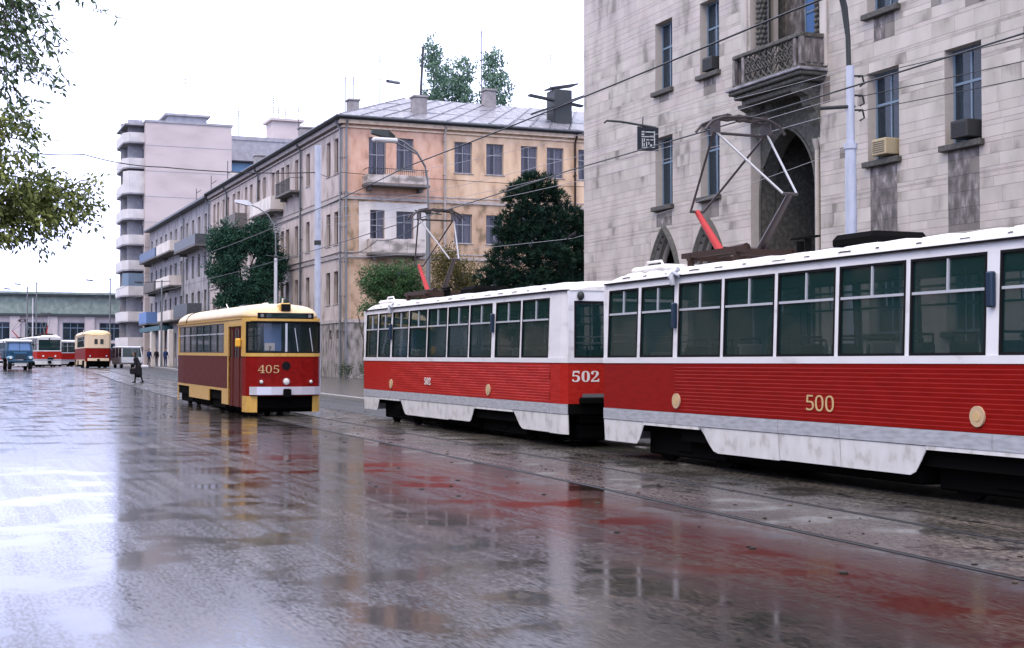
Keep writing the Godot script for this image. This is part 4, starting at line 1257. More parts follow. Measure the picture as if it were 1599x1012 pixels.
func ktm(red: Material, panto_up: bool, dents: float) -> Node3D:
	var t := Node3D.new()
	var u_seams := [0.0, 2.78, 5.85, 7.35, 10.34, 13.5, 14.25]
	for sd in [-1.0, 1.0]:
		# ribbed lower sides
		for q in [[0.0, 2.78, 0], [2.78, 13.5, 14], [13.5, 14.25, 0]]:
			var g := G.new()
			if q[2] == 0:
				kslab(g, sd, q[0] + 0.004, q[1] - 0.004, 0.89, 1.70, -0.04, 0.0)
			else:
				var n: int = q[2]
				var steps := 18
				for r in n:
					var ya := 0.89 + 0.81 * r / n; var yb := 0.89 + 0.81 * (r + 1) / n
					var ym := lerpf(ya, yb, 0.8)
					for k in steps:
						var ua := lerpf(q[0] + 0.004, q[1] - 0.004, float(k) / steps); var ub := lerpf(q[0] + 0.004, q[1] - 0.004, float(k + 1) / steps)
						var wa := dents * sin(k * 1.7 + r * 0.9) ; var wb := dents * sin((k + 1) * 1.7 + r * 0.9)
						var wa2 := dents * sin(k * 1.7 + (r + 1) * 0.9); var wb2 := dents * sin((k + 1) * 1.7 + (r + 1) * 0.9)
						g.quad(kp(sd, ua, ya, 0.002 + wa), kp(sd, ub, ya, 0.002 + wb), kp(sd, ub, ym, 0.006 + lerpf(wb, wb2, 0.8)), kp(sd, ua, ym, 0.006 + lerpf(wa, wa2, 0.8)), Vector3(sd, 0, 0))
						g.quad(kp(sd, ua, ym, 0.006 + lerpf(wa, wa2, 0.8)), kp(sd, ub, ym, 0.006 + lerpf(wb, wb2, 0.8)), kp(sd, ub, yb, 0.002 + wb2), kp(sd, ua, yb, 0.002 + wa2), Vector3(sd, 0, 0))
				kslab(g, sd, q[0] + 0.004, q[1] - 0.004, 0.89, 1.70, -0.05, -0.03)
			part("side_panel", g, red, t)
		var bs := G.new()
		kslab(bs, sd, 0.0, KL, 1.702, 1.80, -0.05, 0.016)
		part("belt_strip", bs, M.tram_white, t)
		var fs := G.new()
		kslab(fs, sd, 0.0, KL, 3.02, 3.13, -0.05, 0.0)
		part("fascia", fs, M.tram_white, t)
		var gu := G.new()
		kslab(gu, sd, 0.0, 2.72, 3.131, 3.155, -0.03, 0.045); kslab(gu, sd, 2.86, KL, 3.131, 3.155, -0.03, 0.045)
		part("gutter", gu, M.rubber, t)
		var edges := [0.0]
		for w in KWIN: edges.append(w[0]); edges.append(w[1])
		edges.append(KL)
		for k in range(0, edges.size(), 2):
			var g := G.new()
			kslab(g, sd, edges[k], edges[k + 1], 1.80, 3.02, -0.05, 0.0 if k > 0 else 0.004)
			part("window_pillar" if k < edges.size() - 2 else "corner_panel", g, M.tram_white, t)
		for w in KWIN:
			var a: float = w[0]; var b: float = w[1]
			var g := G.new()
			for q in [[a, a + 0.035, 1.80, 3.02], [b - 0.035, b, 1.80, 3.02], [a + 0.035, b - 0.035, 1.80, 1.835], [a + 0.035, b - 0.035, 2.985, 3.02]]:
				kslab(g, sd, q[0], q[1], q[2], q[3], -0.045, 0.006)
			var win := part("window", g, M.rubber, t)
			var tb := G.new()
			kslab(tb, sd, a + 0.035, b - 0.035, 2.565, 2.60, -0.035, 0.004)
			part("transom", tb, M.tram_aluminium, win)
			var mb := G.new()
			kslab(mb, sd, (a + b) / 2 - 0.015, (a + b) / 2 + 0.015, 2.60, 2.985, -0.03, 0.003)
			part("mullion", mb, M.tram_aluminium, win)
			for q in [[a + 0.036, b - 0.036, 1.836, 2.564], [a + 0.036, (a + b) / 2 - 0.016, 2.601, 2.984], [(a + b) / 2 + 0.016, b - 0.036, 2.601, 2.984]]:
				var p := G.new()
				kslab(p, sd, q[0], q[1], q[2], q[3], -0.026, -0.02)
				part("pane", p, M.glass_tram, win)
		# grey rubbing strip in lengths, skirt plates with bogie cut-outs
		for k in u_seams.size() - 1:
			var g := G.new()
			kslab(g, sd, u_seams[k] + 0.006, u_seams[k + 1] - 0.006, 0.69, 0.885, -0.05, 0.012)
			part("rubbing_strip", g, M.tram_trim, t)
		for q in [[0.0, 1.62, 0, 1], [3.55, 5.85, 1, 0], [5.85, 7.35, 0, 0], [7.35, 9.15, 0, 1], [11.5, 13.4, 1, 0], [13.4, 14.25, 0, 0]]:
			var a: float = q[0] + 0.006; var b: float = q[1] - 0.006
			var yb := 0.30 + rng.randf_range(-0.015, 0.02)
			var g := G.new()
			var n := 16
			for k in n:     # slightly buckled plates, rounded up into the bogie cut-outs
				var ua := lerpf(a, b, k / float(n)); var ub := lerpf(a, b, (k + 1) / float(n))
				var ys := []
				for uu in [ua, ub]:
					var yy := yb
					if q[2] == 1: yy = maxf(yy, lerpf(0.655, yb, smoothstep(0.0, 1.0, pow((uu - a) / 0.55, 0.8))))
					if q[3] == 1: yy = maxf(yy, lerpf(0.655, yb, smoothstep(0.0, 1.0, pow((b - uu) / 0.32, 0.7))))
					ys.append(yy)
				var ya: float = ys[0]; var yb2: float = ys[1]
				var oa := 0.006 * sin(ua * 5.0); var ob := 0.006 * sin(ub * 5.0)
				for o in [0.0, -0.012]:
					g.quad(kp(sd, ua, ya, o + oa - 0.02), kp(sd, ub, yb2, o + ob - 0.02), kp(sd, ub, 0.68, o), kp(sd, ua, 0.68, o), Vector3(sd if o == 0.0 else -sd, 0, 0))
				g.quad(kp(sd, ua, ya, oa - 0.02), kp(sd, ub, yb2, ob - 0.02), kp(sd, ub, yb2, ob - 0.032), kp(sd, ua, ya, oa - 0.032), Vector3.DOWN)
			part("skirt_panel", g, M.tram_skirt, t)
		for q in [[1.62, 3.55], [9.15, 11.5]]:
			var g := G.new()
			kslab(g, sd, q[0], q[1], 0.635, 0.688, -0.02, 0.004)
			part("arch_strip", g, M.tram_skirt, t)
		# side lamps on the pillars, round covers low on the side
		for q in [[2.78, 2.28], [10.34, 2.36]]:
			var g := G.new()
			g.cbox(kp(sd, q[0] - 0.055, q[1], -0.01), kp(sd, q[0] + 0.055, q[1] + 0.42, 0.085), 0.018)
			part("side_lamp", g, M.lamp_blue, t)
		for u in [2.85, 10.1]:
			var g := G.new()
			g.disc(kp(sd, u, 1.08, 0.0), Vector3(sd, 0, 0), 0.125, 0.03, 18)
			var c := part("round_cover", g, M.beige, t)
			var k := G.new()
			k.disc(kp(sd, u, 1.08, 0.028), Vector3(sd, 0, 0), 0.06, 0.008, 12)
			part("cover_boss", k, M.number_beige, c)
	# end faces
	for e in [[-7.5, -1.0, 1.24], [6.75, 1.0, 1.24]]:
		var z: float = e[0]; var d: float = e[1]; var w: float = e[2]
		var lo := G.new()
		lo.box(Vector3(-w, 0.89, z - d * 0.05), Vector3(w, 1.70, z))
		part("end_panel", lo, red, t)
		var be := G.new()
		be.box(Vector3(-w - 0.016, 1.702, z - d * 0.05), Vector3(w + 0.016, 1.80, z + d * 0.016))
		part("belt_strip", be, M.tram_white, t)
		var fr := G.new()
		for q in [[-w, -w + 0.13, 1.80, 3.13], [w - 0.13, w, 1.80, 3.13], [-w + 0.13, w - 0.13, 2.93, 3.13]]:
			fr.box(Vector3(q[0], q[2], z - d * 0.05), Vector3(q[1], q[3], z))
		part("end_frame", fr, M.tram_white, t)
		var wf := G.new()
		var ww := w - 0.13
		for q in [[-ww, -ww + 0.04, 1.80, 2.93], [ww - 0.04, ww, 1.80, 2.93], [-ww + 0.04, ww - 0.04, 1.80, 1.84], [-ww + 0.04, ww - 0.04, 2.89, 2.93]]:
			wf.box(Vector3(q[0], q[2], z - d * 0.045), Vector3(q[1], q[3], z + d * 0.006))
		var win := part("end_window", wf, M.rubber, t)
		var pg := G.new()
		pg.box(Vector3(-ww + 0.041, 1.841, z - d * 0.03), Vector3(ww - 0.041, 2.889, z - d * 0.024))
		part("pane", pg, M.glass_tram, win)
		for y in [2.1, 2.22]:
			var hb := G.new()
			hb.bar(Vector3(-ww + 0.04, y, z - d * 0.09), Vector3(ww - 0.04, y, z - d * 0.09), 0.025, 0.025)
			part("guard_bar", hb, M.tram_aluminium, win)
		var gs := G.new()
		gs.box(Vector3(-w, 0.69, z - d * 0.05), Vector3(w, 0.885, z + d * 0.01))
		part("rubbing_strip", gs, M.tram_trim if d < 0 else M.under_black, t)
		var lp := G.new()
		lp.ball(Vector3(-0.98 if d > 0 else 0.0, 3.03, z + d * 0.03), Vector3(0.08, 0.09, 0.06), 8, 6)
		part("roof_lamp", lp, M.iron_dark, t)
		var pb := G.new()
		var bx0 := -1.02 if d > 0 else -0.42
		pb.cbox(Vector3(bx0, 0.88, z + d * 0.012), Vector3(bx0 + 0.62, 1.02, z + d * 0.16), 0.03)
		var bumper := part("bumper", pb, M.under_black, t)
		var pl := G.new()
		pl.box(Vector3(bx0 + 0.06, 1.0, z + d * 0.06), Vector3(bx0 + 0.54, 1.09, z + d * 0.09))
		part("registration_plate", pl, M.iron_grey, bumper)
		var cp := G.new()
		cp.cbox(Vector3(-0.16, 0.42, z - d * 0.3), Vector3(0.16, 0.68, z + d * 0.55), 0.04)
		part("coupler", cp, M.under_black, t)
		for x in [-0.62, 0.62]:
			var l := G.new()
			l.disc(Vector3(x, 1.2, z), Vector3(0, 0, d), 0.1, 0.03, 14)
			if d < 0: part("headlight", l, M.headlamp_glass, t)
		if d < 0:
			var sk := G.new()
			sk.box(Vector3(-w + 0.02, 0.3, z + 0.03), Vector3(w - 0.02, 0.688, z + 0.01))
			part("skirt_panel", sk, M.tram_skirt, t)
	# roof: a low vault with raised joints, a front hatch and boxes
	var rings := []
	for u in [-0.02, 0.12, 0.5, 2.78, 5.0, 7.5, 10.0, 13.5, 14.0, 14.2, 14.27]:
		var drop: float = 0.12 if (u < 0.0 or u > 14.26) else (0.05 if (u < 0.2 or u > 14.15) else 0.0)
		var w: float = khw(clampf(u, 0, 14.25)) - 0.01
		var ring := PackedVector3Array()
		for q in [[1.0, 3.14], [0.985, 3.2], [0.9, 3.27], [0.65, 3.325], [0.3, 3.35], [0.0, 3.355], [-0.3, 3.35], [-0.65, 3.325], [-0.9, 3.27], [-0.985, 3.2], [-1.0, 3.14]]:
			ring.append(Vector3(q[0] * w, maxf(3.135, q[1] - drop), u - 7.5))
		rings.append(ring)
	var rg := G.new()
	rg.loft(rings, true, true, false)
	var roof := part("roof", rg, M.tram_roof, t)
	for k in 16:
		var u := 0.75 + 0.82 * k
		var g := G.new()
		var w := khw(u) - 0.005
		var hgt := rng.randf_range(0.012, 0.03)
		var a := PackedVector3Array(); var b := PackedVector3Array()
		for q in [[0.99, 3.20], [0.9, 3.27], [0.65, 3.325], [0.0, 3.356], [-0.65, 3.325], [-0.9, 3.27], [-0.99, 3.20]]:
			a.append(Vector3(q[0] * w, q[1] - 0.01, u - 7.5)); b.append(Vector3(q[0] * w, q[1] + hgt, u - 7.5))
		for q in [[-0.99, 3.19], [0.99, 3.19]]:
			pass
		var wdt := rng.randf_range(0.05, 0.4)
		for j in a.size() - 1:
			g.quad(b[j], b[j + 1], b[j + 1] + Vector3(0, 0, wdt), b[j] + Vector3(0, 0, wdt), Vector3.UP)
			g.quad(a[j], a[j + 1], b[j + 1], b[j], Vector3.FORWARD)
			g.quad(a[j] + Vector3(0, 0, wdt), a[j + 1] + Vector3(0, 0, wdt), b[j + 1] + Vector3(0, 0, wdt), b[j] + Vector3(0, 0, wdt), Vector3.BACK)
		part("roof_plate", g, M.tram_roof, roof)
	var ht := G.new()
	ht.cbox(Vector3(-1.0, 3.3, -6.9), Vector3(0.6, 3.42, -5.6), 0.05)
	ht.tube([Vector3(-0.8, 3.4, -6.7), Vector3(-0.8, 3.5, -6.6), Vector3(-0.8, 3.5, -6.1), Vector3(-0.8, 3.4, -6.0)], 0.025, 6)
	part("wire_insulator_mass", ht, M.tram_roof, roof)
	var bx := G.new()
	bx.cbox(Vector3(-0.5, 3.34, -1.5), Vector3(0.5, 3.58, -0.45), 0.08)
	bx.tube([Vector3(-0.7, 3.36, -1.75), Vector3(-0.7, 3.55, -1.75)], 0.05, 8); bx.tube([Vector3(-0.7, 3.36, -1.95), Vector3(-0.7, 3.52, -1.95)], 0.06, 8)
	bx.bar(Vector3(-0.75, 3.56, -2.1), Vector3(-0.75, 3.56, -1.4), 0.05, 0.03)
	part("resistor_box", bx, M.under_black, roof)
	var br := G.new()
	br.tube([Vector3(-1.32, 3.0, -4.72), Vector3(-1.36, 3.16, -4.72), Vector3(-1.22, 3.26, -4.72)], 0.05, 6); br.tube([Vector3(-1.30, 3.12, -4.9), Vector3(-1.33, 3.2, -4.72), Vector3(-1.30, 3.14, -4.55)], 0.035, 6)
	part("gutter_spout", br, M.tram_trim, roof)
	# inside
	var fl := G.new()
	fl.box(Vector3(-1.2, 0.8, -4.7), Vector3(1.2, 0.9, 6.4)); fl.box(Vector3(-1.02, 0.8, -7.4), Vector3(1.02, 0.9, -4.7))
	part("floor", fl, M.under_black, t)
	var ce := G.new()
	ce.box(Vector3(-1.18, 3.03, -4.7), Vector3(1.18, 3.1, 6.4)); ce.box(Vector3(-1.0, 3.03, -7.4), Vector3(1.0, 3.1, -4.7))
	part("ceiling", ce, M.interior, t)
	var cabw := G.new()
	cabw.box(Vector3(-0.3, 0.9, -5.85), Vector3(1.2, 3.02, -5.8)); cabw.box(Vector3(-1.15, 0.9, -5.85), Vector3(-0.3, 1.9, -5.8))
	part("cab_partition", cabw, M.interior, t)
	for k in 13:
		for x in [-0.95, 0.85]:
			if x > 0 and k in [0, 5, 6, 12]: continue
			var g := G.new()
			var z := -4.6 + 0.82 * k
			g.cbox(Vector3(x - 0.22, 1.25, z), Vector3(x + 0.22, 1.33, z + 0.42), 0.03)
			g.cbox(Vector3(x - 0.22, 1.33, z - 0.05), Vector3(x + 0.22, 1.98, z + 0.02), 0.03)
			g.tube([Vector3(x, 0.9, z + 0.2), Vector3(x, 1.25, z + 0.2)], 0.03, 5)
			g.tube([Vector3(x - 0.18, 1.98, z), Vector3(x - 0.18, 2.08, z), Vector3(x + 0.18, 2.08, z), Vector3(x + 0.18, 1.98, z)], 0.018, 5)
			var seat := part("seat", g, M.seat_brown, t)
			if (k * 5 + int(x * 10.0)) % 4 == 1:
				var cv := G.new()
				cv.cbox(Vector3(x - 0.2, 1.62, z - 0.075), Vector3(x + 0.2, 2.0, z + 0.045), 0.02)
				part("seat_cover", cv, M.seat_pale, seat)
	for x in [-0.55, 0.55]:
		var g := G.new()
		g.tube([Vector3(x, 2.72, -5.6), Vector3(x, 2.72, 5.8)], 0.018, 5)
		for z in [-3.5, 0.2, 4.0]: g.tube([Vector3(x, 0.9, z), Vector3(x, 3.03, z)], 0.018, 5)
		part("handrail", g, M.tram_aluminium, t)
	# underframe and bogies
	var uf := G.new()
	uf.box(Vector3(-0.95, 0.5, -7.3), Vector3(0.95, 0.8, -4.7)); uf.box(Vector3(-1.18, 0.42, -4.7), Vector3(1.18, 0.8, 5.9)); uf.box(Vector3(-0.9, 0.5, 5.9), Vector3(0.9, 0.8, 6.6))
	uf.cbox(Vector3(-1.1, 0.16, -3.4), Vector3(1.1, 0.5, 1.3), 0.05); uf.cbox(Vector3(-0.9, 0.16, 4.4), Vector3(0.9, 0.5, 6.5), 0.05)
	part("underframe", uf, M.under_black, t)
	for zc in [-4.9, 2.8]:
		var bg := G.new()
		for x in [-0.92, 0.92]:
			bg.cbox(Vector3(x - 0.07, 0.12, zc - 1.3), Vector3(x + 0.07, 0.6, zc + 1.3), 0.03)
			bg.cbox(Vector3(x - 0.1, 0.2, zc - 0.25), Vector3(x + 0.1, 0.5, zc + 0.25), 0.03)
		bg.box(Vector3(-0.85, 0.14, zc - 1.2), Vector3(0.85, 0.6, zc + 1.2))
		var bogie := part("bogie", bg, M.under_black, t)
		for z in [zc - 0.95, zc + 0.95]:
			for x in [-0.76, 0.76]:
				var wg := G.new()
				wg.disc(Vector3(x - 0.055, 0.35, z), Vector3.RIGHT, 0.35, 0.11, 20)
				wg.disc(Vector3(x - 0.09 * signf(-x), 0.35, z), Vector3.RIGHT, 0.12, 0.05, 10)
				part("wheel", wg, M.wheel_steel, bogie)
	pantograph(t, Vector3(0, 3.36, -4.75), panto_up)
	return t

func pantograph(t: Node3D, o: Vector3, up: bool) -> void:
	var b := G.new()
	for z in [-0.75, 0.75]: b.bar(o + Vector3(-0.6, 0.16, z), o + Vector3(0.6, 0.16, z), 0.12, 0.1)
	for x in [-0.55, 0.55]:
		b.bar(o + Vector3(x, 0.2, -1.0), o + Vector3(x, 0.2, 1.0), 0.09, 0.09)
		for z in [-0.75, 0.75]: b.tube([o + Vector3(x, -0.03, z), o + Vector3(x, 0.12, z)], 0.06, 8)
	b.tube([o + Vector3(-0.2, 0.22, -0.4), o + Vector3(-0.2, 0.26, 0.5)], 0.08, 8); b.tube([o + Vector3(0.1, 0.24, -0.3), o + Vector3(0.12, 0.22, 0.6)], 0.055, 8)
	b.tube([o + Vector3(-0.4, 0.25, 0.1), o + Vector3(0.4, 0.25, 0.1)], 0.05, 8)
	var p := part("pantograph", b, M.rusty_iron, t)
	var hj := 1.05; var ht := 2.22; var zj := 1.48
	if not up: hj = 0.3; ht = 0.42; zj = 1.9
	for sd in [-1.0, 1.0]:
		var l := G.new()
		l.tube([o + Vector3(0.0, 0.24, sd * 0.62), o + Vector3(0.0, hj, sd * zj)], 0.075, 8, 0.05)
		part("lower_arm", l, M.panto_red if sd < 0 else M.panto_dark, p)
		var j := G.new()
		j.tube([o + Vector3(-0.14, hj, sd * zj), o + Vector3(0.14, hj, sd * zj)], 0.028, 6)
		part("knuckle", j, M.panto_dark, p)
		for x in [-1.0, 1.0]:
			var u := G.new()
			u.tube([o + Vector3(x * 0.13, hj, sd * zj), o + Vector3(x * 0.5, ht, sd * 0.06)], 0.021, 6)
			part("upper_arm", u, M.panto_grey if sd > 0 else M.panto_dark, p)
	var c := G.new()
	c.tube([o + Vector3(-0.56, ht, 0), o + Vector3(0.56, ht, 0)], 0.026, 6)
	for z in [-0.16, 0.16]:
		c.tube([o + Vector3(-0.78, ht + 0.02, z), o + Vector3(-0.66, ht + 0.16, z), o + Vector3(-0.45, ht + 0.25, z), o + Vector3(0.0, ht + 0.285, z), o + Vector3(0.45, ht + 0.25, z), o + Vector3(0.66, ht + 0.16, z), o + Vector3(0.78, ht + 0.02, z)], 0.024, 6)
	for x in [-0.5, 0.5]: c.bar(o + Vector3(x, ht, 0), o + Vector3(x, ht + 0.24, 0), 0.03, 0.3, Vector3.BACK)
	for x in [-0.42, -0.2, 0.05, 0.3]: c.bar(o + Vector3(x, ht + 0.27, -0.17), o + Vector3(x + 0.1, ht + 0.28, 0.17), 0.1, 0.06)
	part("collector_head", c, M.panto_dark, p)

func trams() -> void:
	var side := Basis(Vector3.UP, -PI / 2)
	var a := ktm(M.tram_red, true, 0.002)
	a.name = numbered("tram")
	add_child(a)
	a.position = V(12.8, gh(16), 16.0)
	a.rotation = Vector3(0.0004, 0, 0)
	tag(a, "red and white tram nearest the camera, numbered 500, cut by the right frame edge", "tram", "red and white trams in the street")
	put("fleet_number", lettering("500", false, false, 0.22, 1), M.number_beige, a, Transform3D(side.scaled_local(Vector3(1.4, 1, 1)), Vector3(-1.312, 1.15, 16.0 - 16.6)))
	var b := ktm(M.tram_red_faded, true, 0.006)
	b.name = numbered("tram")
	add_child(b)
	b.position = V(13.03, gh(32.3) - 0.01, 32.25)
	b.rotation = Vector3(0.0044, deg_to_rad(-0.25), 0)
	tag(b, "red and white tram seen from its rear corner, numbered 502, standing behind the nearest tram", "tram", "red and white trams in the street")
	put("fleet_number", lettering("502", true, true, 0.22, 1), M.number_white, b, Transform3D(Basis().scaled_local(Vector3(1.2, 1, 1)), Vector3(-0.86, 1.43, 6.753)))
	put("fleet_number", lettering("502", true, true, 0.18, 1), M.number_white, b, Transform3D(side.scaled_local(Vector3(1.2, 1, 1)), Vector3(-1.317, 1.2, -1.6)))
	for q in [[11.9, 166.0, 4.0, "small far red and white tram between the blue truck and the cream topped tram"], [15.2, 189.0, -54.0, "farthest red and white tram, turned broadside behind the other far trams"]]:
		var c: Node3D = b.duplicate()
		for k in c.get_children():
			if k.name.begins_with("fleet_number"): c.remove_child(k); k.free()
		c.name = numbered("tram")
		add_child(c)
		c.position = V(q[0], gh(q[1]), q[1])
		c.rotation = Vector3(0, deg_to_rad(180 + q[2]), 0)
		tag(c, q[3], "tram", "red and white trams in the street")
	var y := rvz(M.rvz_red, M.rvz_side, M.rvz_cream, M.rvz_roof)
	y.name = numbered("tram")
	add_child(y)
	y.position = V(10.02, gh(48.4), 48.4)
	y.rotation = Vector3(0.0077, 0, 0)
	tag(y, "old yellow and dark red tram numbered 405 with rounded roof, coming towards the camera", "tram", "old rounded trams")
	put("fleet_number", lettering("405", true, false, 0.23, 1), M.number_beige, y, Transform3D(Basis(Vector3.UP, -0.06).scaled_local(Vector3(1.25, 1, 1)), Vector3(-0.52, 1.42, 6.605)))
	var f := rvz(M.rvz_red, M.rvz_red, M.rvz_far_cream, M.rvz_roof)
	f.name = numbered("tram")
	add_child(f)
	f.position = V(14.6, gh(136), 137.5)
	f.rotation = Vector3(0.0, PI - deg_to_rad(1.6), 0)
	tag(f, "far red and cream tram seen from behind between the small tram and the white van", "tram", "old rounded trams")

# shell of panels along a plan line (x, z), from y0 to y1
func band(g: G, pl: Array, y0: float, y1: float, o0: float, o1: float) -> void:
	var inn := []; var out := []
	for k in pl.size():
		var d: Vector2 = (pl[mini(k + 1, pl.size() - 1)] - pl[maxi(k - 1, 0)]).normalized()
		var n := Vector2(-d.y, d.x)
		var p: Vector2 = pl[k]
		if n.dot(Vector2(p.x * 4.0, p.y)) < 0.0: n = -n
		inn.append(p + n * o0); out.append(p + n * o1)
	for k in pl.size() - 1:
		var hint := Vector3(out[k].x - inn[k].x, 0, out[k].y - inn[k].y)
		var q := [out[k], out[k + 1], inn[k], inn[k + 1]].map(func(p): return Vector3(p.x, 0, p.y))
		var a := Vector3(0, y0, 0); var b := Vector3(0, y1, 0)
		g.quad(q[0] + a, q[1] + a, q[1] + b, q[0] + b, hint)
		g.quad(q[2] + a, q[3] + a, q[3] + b, q[2] + b, -hint)
		g.quad(q[0] + a, q[1] + a, q[3] + a, q[2] + a, Vector3.DOWN)
		g.quad(q[0] + b, q[1] + b, q[3] + b, q[2] + b, Vector3.UP)
	var l := pl.size() - 1
	for k in [0, l]:
		var p := Vector3(out[k].x, 0, out[k].y); var r := Vector3(inn[k].x, 0, inn[k].y)
		var d: Vector2 = (pl[0] - pl[1]) if k == 0 else (pl[l] - pl[l - 1])
		g.quad(p + Vector3(0, y0, 0), r + Vector3(0, y0, 0), r + Vector3(0, y1, 0), p + Vector3(0, y1, 0), Vector3(d.x, 0, d.y))

func rvz(front: Material, side: Material, cream: Material, roofm: Material) -> Node3D:
	var t := Node3D.new()
	var nose := [Vector2(-1.165, 5.85), Vector2(-1.13, 6.2), Vector2(-1.03, 6.4), Vector2(-0.85, 6.5), Vector2(-0.45, 6.58), Vector2(0, 6.6), Vector2(0.45, 6.58), Vector2(0.85, 6.5), Vector2(1.03, 6.4), Vector2(1.13, 6.2), Vector2(1.165, 5.85)]
	var tail := [Vector2(-1.12, -6.0), Vector2(-1.06, -6.3), Vector2(-0.9, -6.48), Vector2(-0.45, -6.57), Vector2(0, -6.6), Vector2(0.45, -6.57), Vector2(0.9, -6.48), Vector2(1.06, -6.3), Vector2(1.12, -6.0)]
	var wl := func(x: float, a: float, b: float) -> Array:   # side line, narrowing a little to the rear
		var r := [Vector2(x, a)]
		for z in [-4.6, 3.9]:
			if z > minf(a, b) + 0.01 and z < maxf(a, b) - 0.01: r.append(Vector2(x * (1.0 if z > 0 else 1.0), z))
		r.append(Vector2(x, b))
		return r.map(func(p): return Vector2(signf(p.x) * (1.165 if p.y > -4.6 else lerpf(1.165, 1.12, (-4.6 - p.y) / 1.4)), p.y))
	# lower sides
	for sd in [-1.0, 1.0]:
		var segs := [[-6.0, 3.80], [5.74, 5.85]] if sd < 0 else [[-6.0, 5.85]]
		for q in segs:
			var g := G.new()
			band(g, wl.call(sd, q[0], q[1]), 0.78, 1.80, -0.05, 0.0)
			part("side_panel", g, side, t)
			var c := G.new()
			band(c, wl.call(sd, q[0], q[1]), 1.80, 1.90, -0.05, 0.014)
			part("belt_strip", c, cream, t)
			var u := G.new()
			band(u, wl.call(sd, q[0], q[1]), 2.84, 2.94, -0.05, 0.0)
			part("fascia", u, cream, t)
		for q in [[-6.0, -5.86, 0.12], [-3.25, 0.55, 0.32], [2.75, 3.80, 0.28]]:
			var g := G.new()
			band(g, wl.call(sd, q[0], q[1]), q[2], 0.775, -0.03, 0.008)
			part("skirt_panel", g, cream, t)
		for q in [[-5.86, -3.25], [0.55, 2.75]]:
			var g := G.new()
			band(g, wl.call(sd, q[0], q[1]), 0.70, 0.775, -0.03, 0.008)
			part("skirt_panel", g, cream, t)
		var xs := [-6.0, -5.72]
		var n := 7
		for k in n:
			xs.append(-5.72 + 1.26 * (k + 1) - 0.045)
			xs.append(-5.72 + 1.26 * (k + 1) + (0.045 if k < n - 1 else 0.6))
		for k in range(0, xs.size(), 2):
			var g := G.new()
			var b: float = xs[k + 1] if k < xs.size() - 2 else 3.80
			band(g, wl.call(sd, xs[k], b), 1.90, 2.84, -0.05, 0.004)
			part("window_pillar", g, cream if (k == 0 or k == xs.size() - 2) else M.iron_dark, t)
		for k in n:
			var a: float = -5.72 + 1.26 * k + (0.045 if k > 0 else 0.0); var b: float = -5.72 + 1.26 * (k + 1) - 0.045
			var g := G.new()
			band(g, wl.call(sd, a, b), 1.90, 1.93, -0.04, 0.004); band(g, wl.call(sd, a, b), 2.81, 2.84, -0.04, 0.004)
			var w := part("window", g, M.iron_dark, t)
			for q in [[1.931, 2.49], [2.53, 2.809]]:
				var p := G.new()
				band(p, wl.call(sd, a + 0.002, b - 0.002), q[0], q[1], -0.028, -0.022)
				part("pane", p, M.glass_tram, w)
			var tb := G.new()
			band(tb, wl.call(sd, a + 0.002, b - 0.002), 2.491, 2.529, -0.035, 0.0)
			part("transom", tb, M.tram_aluminium, w)
		if sd > 0:
			var g := G.new()
			band(g, wl.call(sd, 3.80, 5.85), 1.90, 2.84, -0.05, 0.004)
			part("corner_panel", g, cream, t)
		else:
			for q in [[3.66, 3.80], [5.74, 5.85]]:
				var g := G.new()
				band(g, wl.call(sd, q[0], q[1]), 0.28 if q[0] < 5 else 1.8, 2.94, -0.05, 0.012)
				part("door_post", g, cream, t)
	# folding front door on the kerb side: four narrow leaves with a dark pane
	for k in 4:
		var a := 3.80 + 0.485 * k
		var g := G.new()
		var off := -0.03 if k % 2 == 0 else -0.05
		band(g, wl.call(-1.0, a + 0.01, a + 0.475), 0.26, 1.75, off - 0.04, off)
		band(g, wl.call(-1.0, a + 0.01, a + 0.07), 1.75, 2.7, off - 0.04, off); band(g, wl.call(-1.0, a + 0.415, a + 0.475), 1.75, 2.7, off - 0.04, off)
		band(g, wl.call(-1.0, a + 0.07, a + 0.415), 2.62, 2.7, off - 0.04, off)
		var d := part("door_leaf", g, side, t)
		var p := G.new()
		band(p, wl.call(-1.0, a + 0.071, a + 0.414), 1.751, 2.619, off - 0.025, off - 0.015)
		part("pane", p, M.glass_tram, d)
	var dt := G.new()
	band(dt, wl.call(-1.0, 3.80, 5.74), 2.72, 2.94, -0.05, 0.01)
	part("fascia", dt, cream, t)
	# front and rear ends
	for e in [nose, tail]:
		var isf: bool = e == nose
		var zs := 1.0 if isf else -1.0
		var g := G.new()
		band(g, e, 0.62, 1.80, -0.05, 0.0)
		part("end_panel", g, front, t)
		var c := G.new()
		band(c, e, 1.80, 1.90, -0.05, 0.016)
		part("belt_strip", c, cream, t)
		var u := G.new()
		band(u, e, 2.84, 2.96, -0.05, 0.0)
		part("fascia", u, cream, t)
		for q in [e.slice(0, 2), e.slice(e.size() - 2)]:
			var w := G.new()
			band(w, q, 1.90, 2.84, -0.05, 0.0)
			part("corner_panel", w, cream, t)
			var s := G.new()
			band(s, q if not isf else (e.slice(0, 4) if q[0].x < 0 else e.slice(e.size() - 4)), 0.14, 0.62, -0.04, 0.0)
			part("skirt_panel", s, cream, t)
		var mid: Array = e.slice(1, e.size() - 1)
